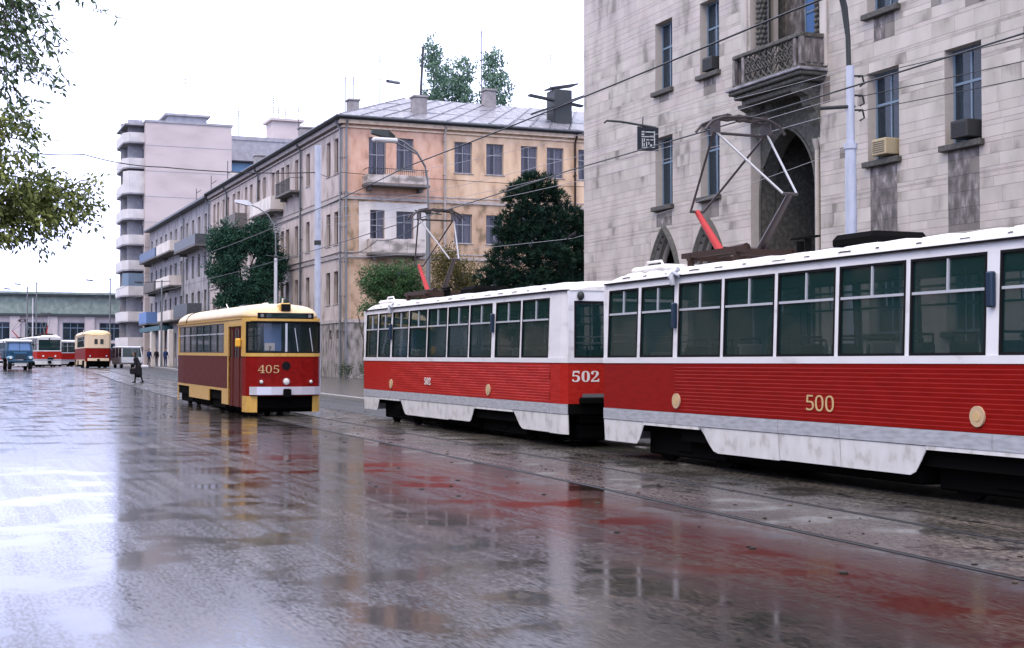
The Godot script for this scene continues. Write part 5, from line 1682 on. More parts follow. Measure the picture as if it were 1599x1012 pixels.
		if isf:
			var fr := G.new()
			band(fr, mid, 1.90, 1.94, -0.045, 0.008); band(fr, mid, 2.79, 2.84, -0.045, 0.008)
			band(fr, [mid[0], mid[0].lerp(mid[1], 0.25)], 1.94, 2.79, -0.045, 0.008); band(fr, [mid[-1].lerp(mid[-2], 0.25), mid[-1]], 1.94, 2.79, -0.045, 0.008)
			var ws := part("windscreen", fr, M.rubber, t)
			var cm: int = mid.size() / 2
			var halves := [mid.slice(0, cm + 1), mid.slice(cm)]
			for hf in halves:
				var p := G.new()
				band(p, hf, 1.941, 2.789, -0.03, -0.022)
				part("pane", p, M.glass_screen, ws)
			var mp := G.new()
			mp.box(Vector3(-0.03, 1.94, 6.55), Vector3(0.03, 2.79, 6.606))
			part("mullion", mp, M.tram_aluminium, ws)
			for x in [0.35, 0.8]:
				var wi := G.new()
				wi.bar(Vector3(x, 1.95, 6.62), Vector3(x - 0.1, 2.65, 6.62), 0.02, 0.02)
				part("wiper", wi, M.tram_aluminium, ws)
			var cd := G.new()
			cd.box(Vector3(-0.62, 1.98, 6.44), Vector3(-0.32, 2.2, 6.47))
			var card := part("route_card", cd, M.card_white, ws)
			put("route_number", lettering("7", false, true, 0.12, 1), M.rubber, card, Transform3D(Basis(), Vector3(-0.47, 2.03, 6.474)))
			var blue_sheet := G.new()
			blue_sheet.box(Vector3(-0.60, 1.96, 6.25), Vector3(-0.08, 2.78, 6.27))
			part("cab_blue_sheet", blue_sheet, M.sheet_blue, t)  # opaque light blue sheet behind the left half of the windscreen
			# visor band with the destination glass, roof lamp
			var ds := G.new()
			band(ds, [Vector2(-0.85, 6.5), Vector2(-0.45, 6.58), Vector2(0, 6.6), Vector2(0.45, 6.58), Vector2(0.85, 6.5)], 2.93, 3.10, -0.06, 0.012)
			var dest := part("destination_box", ds, M.rubber, t)
			var dp := G.new()
			band(dp, [Vector2(-0.6, 6.55), Vector2(-0.45, 6.58), Vector2(0, 6.6), Vector2(0.45, 6.58), Vector2(0.6, 6.55)], 2.955, 3.075, 0.0, 0.018)
			part("pane", dp, M.glass_tram, dest)
			for x in [-0.72, 0.72]:
				var ml := G.new()
				ml.disc(Vector3(x, 3.015, 6.5), Vector3(0, 0, 1), 0.055, 0.06, 10)
				part("marker_lamp", ml, M.iron_grey, dest)
			var vs := G.new()
			band(vs, nose.slice(2, 9), 2.86, 2.92, 0.0, 0.05)
			part("visor", vs, cream, t)
			var rl := G.new()
			rl.cbox(Vector3(-0.17, 3.13, 6.0), Vector3(0.17, 3.40, 6.5), 0.05)
			var box := part("roof_lamp_box", rl, cream, t)
			var rg := G.new()
			rg.cbox(Vector3(-0.14, 3.16, 6.495), Vector3(0.14, 3.37, 6.52), 0.01)
			part("roof_lamp", rg, M.rubber, box)
			var mr := G.new()
			mr.cbox(Vector3(-1.36, 2.08, 5.72), Vector3(-1.2, 2.34, 5.84), 0.03)
			mr.tube([Vector3(-1.15, 2.3, 5.8), Vector3(-1.28, 2.32, 5.8)], 0.02, 6)
			part("side_mirror", mr, M.lamp_amber, t)
			var em := G.new()
			em.disc(Vector3(0, 1.52, 6.59), Vector3(0, 0, 1), 0.13, 0.02, 16)
			part("emblem_disc", em, M.rubber, t)
			for q in [[-0.75, 1.05, 0.06], [0.0, 1.06, 0.11], [0.75, 1.05, 0.055]]:
				var hl := G.new()
				hl.disc(Vector3(q[0], q[1], 6.5), Vector3(0, 0, 1), q[2], 0.13, 14)
				var rim := part("headlight", hl, M.chrome, t)
				var gl := G.new()
				gl.ball(Vector3(q[0], q[1], 6.63), Vector3(q[2] * 0.8, q[2] * 0.8, 0.03), 10, 5)
				part("lens", gl, M.headlamp_glass, rim)
		else:
			var cn := G.new()
			band(cn, mid, 1.90, 2.84, -0.05, 0.0)
			part("end_panel", cn, cream, t)
			for x in [-0.3, 0.2]:
				var wn := G.new()
				wn.cbox(Vector3(x - 0.14, 2.15, -6.62), Vector3(x + 0.14, 2.6, -6.56), 0.02)
				part("end_window", wn, M.iron_dark, t)
			for x in [-0.7, 0.7]:
				var tl := G.new()
				tl.disc(Vector3(x, 1.1, -6.5), Vector3(0, 0, -1), 0.06, 0.1, 10)
				part("tail_lamp", tl, M.chrome, t)
		var bm := G.new()
		band(bm, (nose.slice(2, 9) if isf else tail.slice(2, 7)), 0.66, 0.90, 0.03, 0.10)
		part("bumper", bm, M.bumper if isf else cream, t)
		var cp := G.new()
		cp.cbox(Vector3(-0.11, 0.58, zs * 6.3), Vector3(0.11, 0.84, zs * 6.85), 0.03)
		cp.cbox(Vector3(-0.9, 0.22, zs * 5.6), Vector3(0.9, 0.55, zs * 6.3), 0.05)
		part("coupler", cp, M.under_black, t)
	# roof: rounded shell that dips at both ends
	var rings := []
	for z in [-6.6, -6.5, -6.3, -5.9, -5.3, -4.0, 0.0, 4.0, 5.2, 5.8, 6.2, 6.45, 6.58]:
		var az: float = absf(z)
		var k: float = clampf((az - 5.0) / 1.6, 0.0, 1.0)
		var hgt: float = 0.47 * sqrt(maxf(0.0, 1.0 - pow(k, 2.6))) + 0.02
		var w: float = 1.18 * sqrt(maxf(0.05, 1.0 - pow(k, 5.0)))
		if k >= 0.98: w = 0.5
		var ring := PackedVector3Array()
		for j in 15:
			var a := PI * j / 14.0
			ring.append(Vector3(w * signf(cos(a)) * pow(absf(cos(a)), 0.62), 2.925 + hgt * pow(sin(a), 0.8), z))
		rings.append(ring)
	var rg := G.new()
	rg.loft(rings, true, true, true)
	var roof := part("roof", rg, roofm, t)
	var sm2 := G.new()
	var sp := []
	for j in 15:
		var a := PI * j / 14.0
		sp.append(Vector3(1.185 * signf(cos(a)) * pow(absf(cos(a)), 0.62), 2.93 + 0.49 * pow(sin(a), 0.8), -3.9))
	sm2.tube(sp, 0.022, 5)
	part("roof_joint", sm2, M.rubber, roof)
	var gt := G.new()
	for sd in [-1.0, 1.0]: gt.bar(Vector3(sd * 1.185, 2.94, -5.9), Vector3(sd * 1.185, 2.94, 5.8), 0.03, 0.03)
	part("gutter", gt, cream, roof)
	for z in [-2.0, 1.0]:
		var v := G.new()
		v.cbox(Vector3(-0.3, 3.38, z), Vector3(0.3, 3.48, z + 0.9), 0.03)
		part("roof_vent", v, M.iron_dark, roof)
	for z in [2.6, 2.85, 3.1]:
		var v := G.new()
		v.tube([Vector3(0.2, 3.38, z), Vector3(0.2, 3.52, z)], 0.05, 6)
		part("insulator", v, M.card_white, roof)
	var rope := G.new()
	rope.tube([Vector3(-0.3, 3.4, -0.6), Vector3(-0.3, 3.58, -1.0)], 0.02, 5)
	rope.tube([Vector3(0.5, 3.38, 3.9), Vector3(0.5, 3.62, 4.0)], 0.025, 5)
	part("roof_hook", rope, M.card_white, roof)
	# inside and below
	var fl := G.new()
	fl.box(Vector3(-1.05, 0.72, -6.0), Vector3(1.05, 0.8, 6.0)); fl.box(Vector3(-1.05, 2.99, -6.0), Vector3(1.05, 3.04, 5.8))
	part("floor", fl, M.under_black, t)
	var cw := G.new()
	cw.box(Vector3(-0.1, 0.8, 3.7), Vector3(1.1, 2.98, 3.75)); cw.box(Vector3(-1.1, 0.8, -6.1), Vector3(1.1, 1.8, -6.05))
	part("cab_partition", cw, M.seat_brown, t)
	for k in 9:
		for x in [-0.85, 0.85]:
			var g := G.new()
			var z := -5.2 + 0.95 * k
			g.cbox(Vector3(x - 0.22, 1.2, z), Vector3(x + 0.22, 1.3, z + 0.42), 0.03); g.cbox(Vector3(x - 0.22, 1.3, z - 0.05), Vector3(x + 0.22, 2.0, z + 0.02), 0.03)
			g.tube([Vector3(x, 0.8, z + 0.2), Vector3(x, 1.2, z + 0.2)], 0.03, 5)
			part("seat", g, M.seat_brown, t)
	var uf := G.new()
	uf.box(Vector3(-1.1, 0.40, -6.0), Vector3(1.1, 0.72, 6.0)); uf.cbox(Vector3(-1.05, 0.12, -3.0), Vector3(1.05, 0.45, 0.4), 0.05); uf.cbox(Vector3(-1.0, 0.12, 2.8), Vector3(1.0, 0.45, 6.0), 0.05)
	part("underframe", uf, M.under_black, t)
	for zc in [-4.5, 1.65]:
		var bg := G.new()
		for x in [-0.95, 0.95]: bg.cbox(Vector3(x - 0.08, 0.12, zc - 1.2), Vector3(x + 0.08, 0.6, zc + 1.2), 0.03)
		bg.box(Vector3(-0.87, 0.14, zc - 1.1), Vector3(0.87, 0.6, zc + 1.1))
		var bogie := part("bogie", bg, M.under_black, t)
		for z in [zc - 0.9, zc + 0.9]:
			for x in [-0.76, 0.76]:
				var wg := G.new()
				wg.disc(Vector3(x - 0.055, 0.36, z), Vector3.RIGHT, 0.36, 0.11, 18)
				part("wheel", wg, M.wheel_steel, bogie)
	return t

func leaf(g: G, p: Vector3, d: Vector3, w: float, l: float, c: Color) -> void:
	# one pointed leaf, folded along its rib
	var s := d.cross(Vector3(rng.randfn(), rng.randfn(), rng.randfn())).normalized()
	var n := s.cross(d).normalized()
	var flip := n.y < 0.0
	if flip: n = -n
	g.col = c
	var k := g.vert(p, n)
	g.vert(p + d * l * 0.45 + s * w * 0.5, (n + s * 0.4).normalized()); g.vert(p + d * l, n); g.vert(p + d * l * 0.45 - s * w * 0.5, (n - s * 0.4).normalized())
	if flip: g.i.append_array([k, k + 1, k + 2, k, k + 2, k + 3])
	else: g.i.append_array([k, k + 2, k + 1, k, k + 3, k + 2])

func rnd_dir() -> Vector3:
	return Vector3(rng.randfn(), rng.randfn(), rng.randfn()).normalized()

# crown: clumps spread through the lobes of a crown, each a twig with its leaves
func crown(g: G, lobes: Array, clumps: int, per: int, cr: float, lw: float, ll: float, ca: Color, cb: Color, droop: float) -> Array:
	var gaps := noise(FastNoiseLite.TYPE_SIMPLEX, 0.35, 2, rng.randi() % 999)
	var pts := []
	var vol := 0.0
	for q in lobes: vol += q[1].x * q[1].y * q[1].z
	for q in lobes:
		var n := int(clumps * q[1].x * q[1].y * q[1].z / vol)
		for k in n:
			var d := rnd_dir()
			var r := pow(rng.randf(), 0.45) * rng.randf_range(0.75, 1.08)
			var p: Vector3 = q[0] + d * q[1] * r
			if droop > 0.0 and gaps.get_noise_3dv(p) < -0.3 and r > 0.5: continue
			pts.append(p)
			var tone := rng.randf()
			var c0 := ca.lerp(cb, tone)
			var axis := (d + rnd_dir() * 0.6 + Vector3(0, -droop, 0)).normalized()
			for j in per:
				var o := rnd_dir() * cr * pow(rng.randf(), 0.6)
				o += axis * cr * rng.randf_range(-0.6, 0.9)
				var ld := (axis * 0.8 + rnd_dir() + Vector3(0, -droop * 0.7, 0)).normalized()
				leaf(g, p + o, ld, lw * rng.randf_range(0.7, 1.2), ll * rng.randf_range(0.7, 1.25), c0.lerp(cb, rng.randf() * 0.4))
	return pts

func limb(g: G, a: Vector3, b: Vector3, r0: float, r1: float, bend := 0.12) -> void:
	var pts := []
	var l := a.distance_to(b)
	for k in 5:
		var f := k / 4.0
		pts.append(a.lerp(b, f) + (rnd_dir() * l * bend * 0.4 if k in [1, 2, 3] else Vector3.ZERO) + Vector3(0, l * bend * sin(PI * f) * 0.5, 0))
	g.tube(pts, r0, 6, r1)

func tree(label: String, cat: String, called: String, at: Vector3, hgt: float, r: float, lobes: Array, clumps: int, per: int, cr: float, lw: float, ll: float, ca: Color, cb: Color, droop := 0.2, twigs := 24, group := "") -> Node3D:
	var t := base(called, label, cat, at, 0.0, group)
	var tg := G.new()
	var top := Vector3(rng.randf_range(-0.3, 0.3), hgt * 0.62, rng.randf_range(-0.3, 0.3))
	limb(tg, Vector3.ZERO - Vector3(0, 0.1, 0), top, r, r * 0.5, 0.04)
	for q in lobes:
		limb(tg, top.lerp(Vector3.ZERO, rng.randf_range(0.0, 0.35)), q[0], r * 0.42, r * 0.12)
	part("trunk", tg, M.bark, t)
	var g := G.new()
	var pts := crown(g, lobes, clumps, per, cr, lw, ll, ca, cb, droop)
	var tw := G.new()
	for k in mini(twigs, pts.size()):
		var p: Vector3 = pts[rng.randi() % pts.size()]
		var q: Array = lobes[rng.randi() % lobes.size()]
		for o in lobes:
			if o[0].distance_to(p) < q[0].distance_to(p): q = o
		limb(tw, q[0], p, r * 0.10, r * 0.03)
	if twigs > 0: part("twig", tw, M.bark, t).set_meta("kind", "stuff")
	part("crown", g, M.leaf, t).set_meta("kind", "stuff")
	return t

func pine(label: String, at: Vector3, hgt: float, wid: float, lobes: Array) -> void:
	var t := base("pine_tree", label, "pine", at)
	var tg := G.new()
	limb(tg, Vector3.ZERO, Vector3(0.2, hgt * 0.94, 0), 0.22, 0.05, 0.02)
	var g := G.new()
	for q in lobes:
		limb(tg, Vector3(0.1, q[0].y - 0.6, 0), q[0], 0.07, 0.03)
		var n := int(250 * q[1].x * q[1].y)
		for k in n:
			var d := rnd_dir()
			var p: Vector3 = q[0] + d * q[1] * pow(rng.randf(), 0.4)
			var up := (d + Vector3(0, 0.7, 0)).normalized()
			var tone := rng.randf()
			var c := Color(0.007, 0.021, 0.015).lerp(Color(0.026, 0.055, 0.036), tone * tone)
			for j in 15:
				var nd := (up * 0.9 + rnd_dir() * 0.8).normalized()
				leaf(g, p + rnd_dir() * 0.06, nd, 0.045, rng.randf_range(0.2, 0.36), c)
	part("trunk", tg, M.bark, t)
	part("crown", g, M.needle, t).set_meta("kind", "stuff")

func foreground_trees() -> void:
	var g1 := Color(0.045, 0.075, 0.032); var g2 := Color(0.085, 0.115, 0.045)
	# near street tree: thin hanging sprays at the top left of the picture
	var t := base("street_tree", "near street tree whose thin dark sprays hang into the upper left of the sky", "tree", V(-2.3, 0.13, 14.2), 0.0, "street trees on the left")
	var tg := G.new()
	limb(tg, Vector3(0, -0.1, 0), Vector3(0.2, 3.6, 0), 0.17, 0.12, 0.03)
	var lg := G.new()
	var tw := G.new()
	for b in [[2.8, 4.9, -0.3, 80], [3.1, 5.3, 0.4, 90], [3.0, 5.8, 0.0, 80], [3.3, 5.7, -0.4, 66], [3.2, 6.4, 0.3, 66], [2.7, 4.5, 0.5, 40], [2.4, 6.9, 0.2, 26], [3.4, 7.4, -0.3, 26], [-1.5, 6.0, 0.8, 26], [-2.0, 7.0, -1.0, 26], [0.6, 7.8, 1.5, 26], [2.2, 4.9, 0.3, 16], [2.7, 5.2, 0.9, 18]]:
		var a := Vector3(0.2, 3.5, 0); var e := Vector3(b[0], b[1], b[2])
		limb(tg, a, e, 0.07, 0.018, 0.2)
		for k in b[3]:
			var p := a.lerp(e, rng.randf_range(0.35, 1.05)) + rnd_dir() * 0.35
			var dir := Vector3(rng.randf_range(-0.5, 0.9), rng.randf_range(-1.0, 0.3), rng.randf_range(-0.6, 0.6)).normalized()
			var l := rng.randf_range(0.35, 0.95)
			var pts := []
			for j in 5:
				pts.append(p + dir * l * j / 4.0 + Vector3(0, -0.14 * l * j * j / 10.0, 0))
			tw.tube(pts, 0.006, 4, 0.002)
			for j in int(l * 46):
				var q: Vector3 = p.lerp(pts[4], rng.randf())
				leaf(lg, q + rnd_dir() * 0.03, (dir * 0.5 + rnd_dir() + Vector3(0, -0.6, 0)).normalized(), rng.randf_range(0.018, 0.034), rng.randf_range(0.06, 0.11), g1.lerp(Color(0.12, 0.18, 0.085), rng.randf()))
	part("trunk", tg, M.bark, t)
	part("twig", tw, M.bark, t).set_meta("kind", "stuff")
	part("crown", lg, M.leaf, t).set_meta("kind", "stuff")
	tree("second street tree with a dense olive green crown at the left edge", "tree", "street_tree", V(-1.2, 0.13, 24.0), 5.6, 0.19,
		[[Vector3(2.1, 4.3, 0.2), Vector3(1.0, 0.85, 0.9)], [Vector3(3.0, 4.25, -0.3), Vector3(0.95, 0.6, 0.8)], [Vector3(2.2, 3.6, 0.3), Vector3(1.0, 0.5, 0.8)], [Vector3(-0.8, 5.0, 0), Vector3(1.9, 1.5, 1.5)], [Vector3(2.1, 5.2, 0.1), Vector3(0.9, 0.55, 0.9)], [Vector3(0.9, 4.3, 0.1), Vector3(1.0, 1.0, 1.0)]], 2900, 19, 0.17, 0.045, 0.11, Color(0.038, 0.060, 0.020), Color(0.20, 0.225, 0.07), 0.5, 60, "street trees on the left")

func plants() -> void:
	foreground_trees()
	var dk := Color(0.011, 0.036, 0.027); var md := Color(0.038, 0.092, 0.062)
	tree("bushy dark green tree in front of the grey street side of the corner house", "tree", "roadside_tree", V(21.2, gh(101) + 0.14, 101.0), 10.6, 0.22,
		[[Vector3(-1.2, 9.3, 0), Vector3(1.5, 1.5, 1.5)], [Vector3(0.9, 9.6, 0.3), Vector3(1.6, 1.5, 1.5)], [Vector3(-1.4, 7.5, 0.4), Vector3(1.5, 1.6, 1.5)], [Vector3(1.6, 7.6, 0), Vector3(1.5, 1.5, 1.5)], [Vector3(0.4, 6.0, 0.8), Vector3(1.8, 1.5, 1.5)], [Vector3(-0.8, 5.0, 0.4), Vector3(1.5, 1.2, 1.3)]], 4200, 14, 0.26, 0.085, 0.20, dk, md, 0.2, 40)
	tree("small leafy shrub tree under the balconies at the house corner", "tree", "shrub_tree", V(23.2, gh(73) + 0.14, 73.0), 6.6, 0.1,
		[[Vector3(-0.7, 5.5, 0), Vector3(1.2, 1.0, 1.0)], [Vector3(0.7, 5.6, 0.2), Vector3(1.3, 1.1, 1.0)], [Vector3(0.0, 4.3, 0.3), Vector3(1.8, 1.2, 1.1)], [Vector3(1.7, 4.6, 0.0), Vector3(1.2, 1.2, 1.0)]], 2600, 12, 0.22, 0.05, 0.15, Color(0.022, 0.058, 0.026), Color(0.07, 0.14, 0.055), 0.35, 50)
	tree("thin yellowing shrub between the leafy shrub and the dark pine", "shrub", "tall_shrub", V(25.8, gh(71) + 0.14, 71.0), 7.4, 0.08,
		[[Vector3(-0.2, 6.2, 0), Vector3(0.9, 1.4, 0.9)], [Vector3(0.9, 5.4, 0.2), Vector3(1.2, 1.3, 1.0)], [Vector3(-0.5, 4.2, 0), Vector3(1.2, 1.2, 1.0)]], 1300, 11, 0.25, 0.055, 0.14, Color(0.035, 0.050, 0.020), Color(0.16, 0.125, 0.045), 0.1, 80)
	tree("leggy brownish shrub at the right of the dark pine, against the peach wall", "shrub", "tall_shrub", V(34.2, gh(76) + 0.14, 76.0), 10.5, 0.1,
		[[Vector3(-0.2, 9.2, 0), Vector3(1.2, 1.5, 1.0)], [Vector3(0.4, 6.6, 0.2), Vector3(1.4, 1.8, 1.0)]], 420, 8, 0.28, 0.05, 0.13, Color(0.03, 0.035, 0.018), Color(0.13, 0.11, 0.05), 0.1, 80)
	tree("low green bush at the foot of the house corner", "bush", "bush", V(24.0, gh(84) + 0.14, 84.5), 1.3, 0.04,
		[[Vector3(0.0, 0.6, 0), Vector3(0.8, 0.6, 0.7)], [Vector3(1.2, 0.5, 0.2), Vector3(0.8, 0.5, 0.6)]], 260, 10, 0.16, 0.04, 0.1, Color(0.015, 0.03, 0.014), Color(0.045, 0.07, 0.03), 0.1, 0)
	tree("green hedge bush beside the lamp post with the curved arm", "bush", "bush", V(20.4, gh(88) + 0.14, 88.0), 5.2, 0.1,
		[[Vector3(0.0, 4.2, 0), Vector3(1.3, 0.9, 1.0)], [Vector3(0.4, 2.6, 0.2), Vector3(1.2, 1.2, 1.0)]], 520, 10, 0.22, 0.05, 0.14, dk, md, 0.2, 20)
	pine("tall dark pine between the peach house and the limestone house", V(28.6, gh(66) + 0.14, 66.0), 10.9, 6.0, [
		[Vector3(0.1, 10.2, 0), Vector3(1.0, 0.7, 0.8)], [Vector3(-0.9, 9.6, 0.2), Vector3(0.85, 0.75, 0.8)], [Vector3(0.9, 9.5, -0.2), Vector3(0.95, 0.75, 0.8)], [Vector3(-1.5, 8.0, 0.1), Vector3(0.7, 0.8, 0.8)], [Vector3(2.9, 7.4, 0.0), Vector3(0.7, 1.6, 0.8)], [Vector3(3.1, 5.6, 0.0), Vector3(0.8, 1.2, 0.8)],
		[Vector3(-0.6, 8.5, 0.3), Vector3(1.0, 0.7, 1.0)], [Vector3(0.9, 8.4, 0.2), Vector3(0.9, 0.7, 1.0)], [Vector3(2.1, 8.2, 0.0), Vector3(0.6, 1.2, 0.7)], [Vector3(-0.3, 7.5, 0.5), Vector3(1.5, 0.7, 1.1)],
		[Vector3(1.6, 7.2, 0.2), Vector3(1.1, 0.7, 1.0)], [Vector3(-1.5, 6.5, 0.4), Vector3(1.2, 0.75, 1.1)], [Vector3(0.5, 6.4, 0.9), Vector3(1.4, 0.8, 1.1)], [Vector3(2.3, 6.1, 0.1), Vector3(0.9, 0.8, 1.0)],
		[Vector3(-2.2, 5.4, 0.2), Vector3(1.2, 0.7, 1.0)], [Vector3(-0.6, 5.2, 1.0), Vector3(1.5, 0.8, 1.1)], [Vector3(1.5, 5.0, 0.8), Vector3(1.5, 0.8, 1.1)], [Vector3(-1.6, 4.2, 0.6), Vector3(1.6, 0.8, 1.1)], [Vector3(0.8, 4.0, 0.9), Vector3(1.9, 0.9, 1.1)], [Vector3(2.8, 4.2, 0.4), Vector3(1.1, 1.0, 1.0)],
		[Vector3(-2.6, 3.2, 0.6), Vector3(1.4, 0.8, 1.1)], [Vector3(0.0, 2.9, 1.0), Vector3(2.4, 0.9, 1.1)], [Vector3(2.6, 2.8, 0.6), Vector3(1.5, 0.9, 1.0)]])
	for q in [[44.4, 31.4, 1.9, "leftmost of the three tall poplars rising behind the metal roof"], [46.9, 29.8, 2.2, "middle and lowest of the three poplars behind the metal roof"], [50.2, 31.0, 2.7, "rightmost and widest of the three poplars behind the metal roof"]]:
		var w: float = q[2]
		var lb := []
		for k in 8:
			var f := k / 7.0
			lb.append([Vector3(rng.randf_range(-0.5, 0.5), lerpf(13.0, q[1] - 2.2, f), rng.randf_range(-0.5, 0.5)), Vector3(w * (1.15 - 0.65 * f), 1.9, w * (1.1 - 0.6 * f))])
		tree(q[3], "poplar", "poplar_tree", V(q[0], gh(126) + 0.1, 126.0), q[1], 0.35, lb, 1500, 15, 0.38, 0.17, 0.34, Color(0.07, 0.13, 0.10), Color(0.20, 0.30, 0.22), -0.5, 50, "poplars behind the corner house")
	# a bare vine-like sapling at the corner
	var s := base("bare_sapling", "dark bare sapling with crooked branches at the stained house corner", "sapling", V(24.6, gh(82) + 0.14, 82.0))
	var sg := G.new()
	limb(sg, Vector3.ZERO, Vector3(-0.4, 3.0, 0), 0.07, 0.05, 0.1)
	part("trunk", sg, M.bark, s)
	for e in [[Vector3(-0.4, 3.0, 0), Vector3(-0.9, 4.6, 0.2)], [Vector3(-0.3, 2.4, 0), Vector3(0.5, 4.3, 0)], [Vector3(-0.4, 2.8, 0), Vector3(0.0, 5.2, 0.3)], [Vector3(0.1, 3.4, 0), Vector3(0.8, 3.9, 0.2)]]:
		var b := G.new()
		limb(b, e[0], e[1], 0.045, 0.012, 0.2)
		part("branch", b, M.bark, s)

func wire(label: String, pts: Array, sag: float, r: float, mat: Material, group := "overhead wires") -> void:
	var p := []
	for k in pts.size() - 1:
		var n := 12
		for j in n:
			var f := j / float(n)
			p.append(pts[k].lerp(pts[k + 1], f) - Vector3(0, sag * 4.0 * f * (1.0 - f), 0))
	p.append(pts[-1])
	var g := G.new()
	g.tube(p, r, 4)
	tag(part("overhead_wire", g, mat, self), label, "wire", group)

func poles() -> void:
	var p := base("lamp_post", "big silver lamp post with two dark curved arms, rising behind the nearest tram", "lamp post", V(17.4, gh(24) + 0.14, 24.0), 0.0, "lamp posts along the pavement")
	var g := G.new()
	g.tube([Vector3(0, 0, 0), Vector3(0, 5.9, 0)], 0.125, 14, 0.112)
	part("post", g, M.silver_paint, p)
	g = G.new(); g.tube([Vector3(0, 5.9, 0), Vector3(0, 6.02, 0)], 0.135, 14)
	part("collar", g, M.silver_paint, p)
	g = G.new(); g.tube([Vector3(0, 6.02, 0), Vector3(0, 7.6, 0)], 0.085, 12, 0.08)
	part("post", g, M.silver_paint, p)
	for q in [[0.0, 0.0], [0.10, -0.3]]:
		g = G.new()
		var o := Vector3(0, 0, q[1] * 0.1)
		g.tube([o + Vector3(-0.02, 7.5, 0), o + Vector3(-0.04, 8.2, 0), o + Vector3(-0.10, 8.8 , q[1] * 0.2), o + Vector3(-0.26 + q[0], 9.3, q[1] * 0.5), o + Vector3(-0.7 + q[0], 9.9, q[1]), o + Vector3(-1.5 + q[0], 10.35, q[1] * 1.4), o + Vector3(-2.4, 10.5, q[1] * 1.8)], 0.042, 8)
		var arm := part("lamp_arm", g, M.iron_dark, p)
		g = G.new(); g.cbox(Vector3(-3.1, 10.4, q[1] * 2.0 - 0.13), Vector3(-2.35, 10.58, q[1] * 2.0 + 0.13), 0.05)
		part("lamp_head", g, M.lamp_head, arm)
	g = G.new()
	for y in [6.7, 7.0, 7.4]:
		g.tube([Vector3(0.08, y, 0), Vector3(0.3, y + 0.02, 0), Vector3(0.34, y - 0.14, 0), Vector3(0.24, y - 0.2, 0)], 0.022, 5)
	g.tube([Vector3(-0.75, 6.68, 0.0), Vector3(-0.4, 6.72, 0), Vector3(0.1, 6.78, 0)], 0.04, 5)
	part("wire_bracket", g, M.iron_dark, p)
	p = base("tramway_pole", "thick pale concrete pole with a dark band before the grey wall of the corner house", "pole", V(16.4, gh(62.5) + 0.14, 62.5))
	g = G.new(); g.tube([Vector3.ZERO, Vector3(0, 11.1, 0)], 0.15, 12, 0.135)
	part("post", g, M.silver_paint, p)
	g = G.new(); g.tube([Vector3(0, 6.6, 0), Vector3(0, 6.8, 0)], 0.16, 12)
	part("band", g, M.iron_dark, p)
	# lamp posts with swan-neck arms
	for q in [[16.5, 47.6, 6.75, "grey lamp post with two lamp heads in front of the peach house balconies", 2], [16.6, 71.6, 6.6, "slim lamp post with one curved arm beside the bushy dark green tree", 1]]:
		var s: float = q[1]
		p = base("lamp_post", q[3], "lamp post", V(q[0], gh(s) + 0.14, s), 0.0, "lamp posts along the pavement")
		var top: float = q[2]
		g = G.new(); g.tube([Vector3.ZERO, Vector3(0, top, 0)], 0.10 if q[4] == 2 else 0.09, 10, 0.08)
		part("post", g, M.iron_grey if q[4] == 2 else M.lamp_head, p)
		g = G.new(); g.ball(Vector3(0, top, 0), Vector3(0.12, 0.1, 0.12), 8, 5); g.tube([Vector3(-0.5, top + 0.05, 0), Vector3(0.5, top - 0.05, 0)], 0.025, 5)
		part("cap", g, M.iron_dark, p)
		g = G.new()
		g.tube([Vector3(0, top, 0), Vector3(-0.02, top + 1.1, 0), Vector3(-0.12, top + 1.65, 0), Vector3(-0.42, top + 2.12, 0), Vector3(-0.9, top + 2.45, 0), Vector3(-1.3, top + 2.6, 0)], 0.034, 7)
		if q[4] == 2: g.tube([Vector3(-0.1, top + 1.6, 0), Vector3(-0.5, top + 2.0, 0.3), Vector3(-1.4, top + 2.32, 0.6)], 0.028, 6)
		var arm := part("lamp_arm", g, M.iron_grey, p)
		g = G.new(); g.loft([PackedVector3Array([Vector3(-1.25, top + 2.55, -0.06), Vector3(-1.25, top + 2.55, 0.06), Vector3(-1.25, top + 2.66, 0.06), Vector3(-1.25, top + 2.66, -0.06)]), PackedVector3Array([Vector3(-1.5, top + 2.55, -0.16), Vector3(-1.5, top + 2.55, 0.16), Vector3(-1.5, top + 2.82, 0.13), Vector3(-1.5, top + 2.82, -0.13)]), PackedVector3Array([Vector3(-2.1, top + 2.68, -0.12), Vector3(-2.1, top + 2.68, 0.12), Vector3(-2.1, top + 2.82, 0.1), Vector3(-2.1, top + 2.82, -0.1)])], true, true, false)
		part("lamp_head", g, M.iron_dark if q[4] == 2 else M.lamp_head, arm)
		if q[4] == 2:
			g = G.new(); g.cbox(Vector3(-2.25, top + 2.3, 0.5), Vector3(-1.35, top + 2.46, 0.74), 0.05)
			part("lamp_head", g, M.frame_white, arm)
	for q in [[11.4, 178.0, 9.5, "left of the two thin far poles standing before the terminal building"], [13.0, 186.0, 10.5, "taller of the two thin far poles standing before the terminal building"], [19.4, 165.0, 10.0, "thin far pole with a cross arm at the foot of the tall block"], [21.3, 140.0, 8.5, "thin dark pole at the kerb before the old house with blue balconies"]]:
		p = base("tramway_pole", q[3], "pole", V(q[0], gh(q[1]), q[1]), 0.0, "thin poles at the far end of the street")
		g = G.new(); g.tube([Vector3.ZERO, Vector3(0, q[2], 0)], 0.11, 7, 0.07)
		part("post", g, M.iron_grey, p)
		g = G.new(); g.bar(Vector3(-2.2, q[2] - 0.3, 0), Vector3(0.8, q[2] - 0.1, 0), 0.06, 0.06); g.bar(Vector3(-2.6, q[2] - 0.25, 0), Vector3(-1.9, q[2] - 0.32, 0), 0.25, 0.14)
		part("cross_arm", g, M.iron_dark, p)

